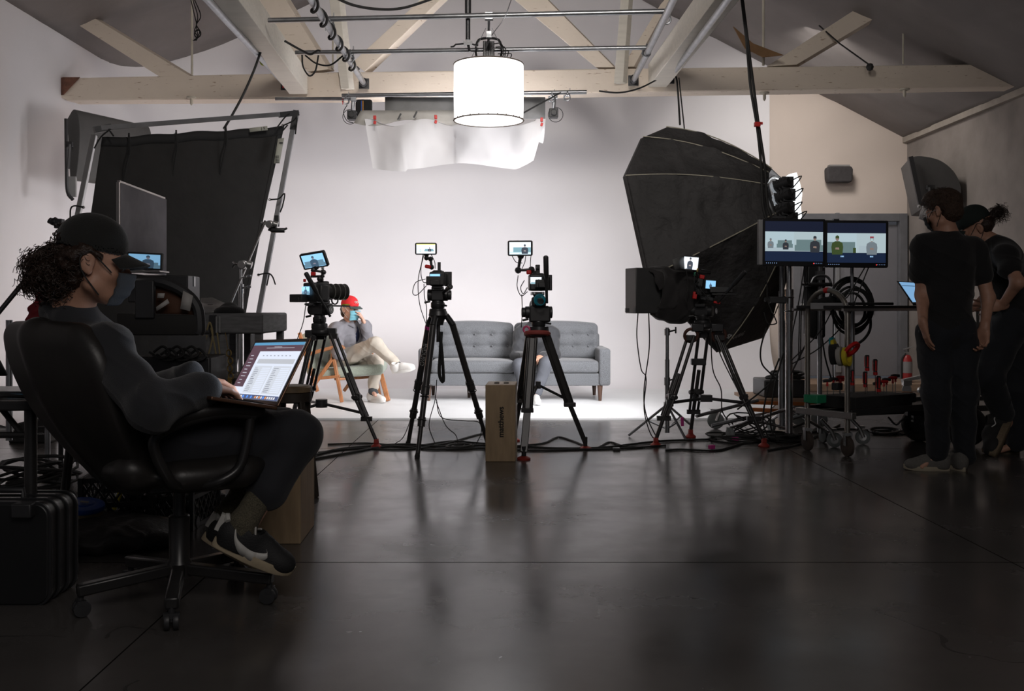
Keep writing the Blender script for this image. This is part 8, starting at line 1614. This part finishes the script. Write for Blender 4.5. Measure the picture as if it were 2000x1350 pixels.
# black case with cables on low wooden platform, orange bars
t = thing('platform_dolly', 'low plywood platform on orange bars behind the twin monitor stand', 'dolly', (P(1530, 785, 8.4).x, 8.4, 0.15))
c_ = V((P(1530, 780, 8.6).x, 8.75, P(1530, 783, 8.4).z)); b = MB(); b.box(c_, (0.62, 0.7, 0.03)); b.build('deck', mat('landing_plywood', (0.30, 0.20, 0.135), 0.7), t, bevel=0.003)
OR = mat('orange_steel', (0.42, 0.12, 0.025), 0.5)
for (a, d_) in ((P(1462, 786, 8.3), P(1595, 790, 8.3)), (P(1468, 800, 7.9), P(1590, 806, 7.9))): b = MB(); b.beam(a, d_, 0.03, 0.03); b.build('bar', OR, t, bevel=0.003)
for q_ in (G(1398, 838), G(1600, 835), G(1560, 830)):
    b = MB(); R0 = 0.07; p_ = V((q_.x, q_.y, R0)); b.lathe([(0.02, -0.018), (R0-0.01, -0.018), (R0, -0.01), (R0, 0.01), (R0-0.01, 0.018), (0.02, 0.018)], p_, V((0.4, 1, 0)), 24); b.mat(1).box(p_+cz*0.085, (0.10, 0.06, 0.03)); b.tube([p_+V((0, -0.025, 0)), p_+V((0.03, -0.02, 0.08))], 0.014, 8); b.build('caster', [mat('grey_caster', (0.22, 0.24, 0.24), 0.5), ALU], t)
for a, d_ in ((P(1360, 813, 7.9), P(1480, 782, 8.2)), (P(1390, 832, 7.9), P(1550, 795, 8.0)), (P(1533, 822, 7.4), P(1570, 810, 7.4))): b = MB(); b.cyl(a, d_, 0.014, 10); b.build('steel_tube', STL, t)
t = thing('hard_case', 'black hard case topped with coiled cable on the plywood platform', 'case', (c_.x, 8.7, c_.z))
b = MB(); b.box(V((P(1532, 760, 8.55).x-0.0, 8.72, c_.z+0.015+0.075)), (0.36, 0.4, 0.15)); b.build('body', BLK, t, bevel=0.012)
coil('cable_coil', V((P(1540, 745, 8.6).x, 8.7, c_.z+0.165)), 0.16, 6, 0.010, 'flat coil of black cable on top of the black hard case', 31, h=0.05)
# fire extinguisher
t = thing('fire_extinguisher', 'red fire extinguisher standing at the door corner', 'extinguisher', P(1772, 738, 12.4)); c_ = V((P(1771, 735, 12.3).x, 12.3, 0.09))
zz = P(1771, 700, 12.3).z; b = MB(); b.lathe([(0.055, 0.0), (0.064, 0.01), (0.064, zz-0.09-0.02), (0.045, zz-0.09+0.03), (0.02, zz-0.09+0.05)], c_, n=24); b.build('cylinder', mat('extinguisher_red', (0.33, 0.02, 0.02), 0.35), t)
b = MB(); b.lathe([(0.066, 0.12), (0.066, 0.26)], c_, n=24, cap=False); b.build('label', mat('ext_label', (0.25, 0.24, 0.24), 0.5), t)
b = MB(); b.box(c_+cz*(zz-0.03), (0.04, 0.05, 0.04)); b.tube([c_+V((0.0, 0, zz-0.01)), c_+V((-0.05, -0.02, zz+0.02)), c_+V((0.06, -0.02, zz+0.05))], 0.009, 6); b.build('valve', ALU, t)
b = MB(); b.tube(spl([c_+V((-0.02, -0.02, zz-0.03)), c_+V((-0.07, -0.03, zz-0.1)), c_+V((-0.075, -0.03, 0.15)), c_+V((-0.07, -0.02, 0.05))], 4), 0.010, 6); b.build('hose', BLKR, t)
# second dolly with silver bars behind legs of the standing people
t = thing('tube_dolly', 'white tubed dolly with small casters in front of the fire extinguisher', 'dolly', G(1790, 795))
b = MB(); b.beam(P(1762, 744, 9.6), P(1860, 722, 9.9), 0.03, 0.03); b.build('white_bar', mat('white_bar_paint', (0.45, 0.45, 0.45), 0.5), t); 
b = MB(); p_ = P(1771, 756, 9.6); b.lathe([(0.02, -0.015), (0.04, -0.014), (0.045, 0), (0.04, 0.014), (0.02, 0.015)], p_-cz*0.02, V((0.5, 1, 0)), 20); b.box(p_+V((0.0, 0, 0.04)), (0.08, 0.05, 0.05)); b.build('caster', ALU, t)
b = MB(); b.beam(P(1720, 781, 8.6), P(1960, 778, 8.6), 0.03, 0.035); b.beam(P(1680, 806, 7.9), P(1930, 797, 8.2), 0.03, 0.045); b.build('long_rail', BLK, t)
b = MB(); b.cyl(P(1800, 756, 9.2), P(1800, 778, 9.2), 0.012, 8); b.ball(P(1797, 762, 9.2), 0.03, 8); b.build('tee_knob', ALU, t)
coil('floor_cable', G(1728, 848), 0.12, 3, 0.010, 'grey looped cable on the floor under the cart deck', 41, GRYM, h=0.03)
for i, pts in enumerate(([(1690, 840), (1760, 842), (1850, 840), (2010, 845)], [(1560, 848), (1640, 838), (1700, 842), (1780, 850)], [(1780, 856), (1880, 852), (2010, 860)], [(1500, 880), (1560, 868), (1600, 850), (1640, 830)])): fc(pts, 0.008, 'black cable lying on the floor around the cart wheels', 'cables around the cart wheels')
b = MB(); b.prism([(-0.17, 0.16), (-0.14, 0.19), (0.15, 0.19), (0.17, 0.15), (0.165, 0.02), (0.15, -0.02), (-0.15, -0.02), (-0.165, 0.03)], P(1636, 355, 12.9)+cz*0.0, V((1, 0, 0)), cz, V((0, -0.10, 0)), V((0, 0.03, 0)))
t = thing('wall_pouch', 'small dark cloth covered box mounted high on the cream wall', 'box', P(1637, 340, 12.9)); b.build('cover', mat('pouch_cloth', (0.05, 0.045, 0.046), 0.85, bump=0.5, bs=18), t, bevel=0.02)
b = MB(); b.box(P(1638, 325, 12.88), (0.26, 0.10, 0.03)); b.build('bracket', mat('bracket_grey', (0.25, 0.24, 0.23), 0.6), t)
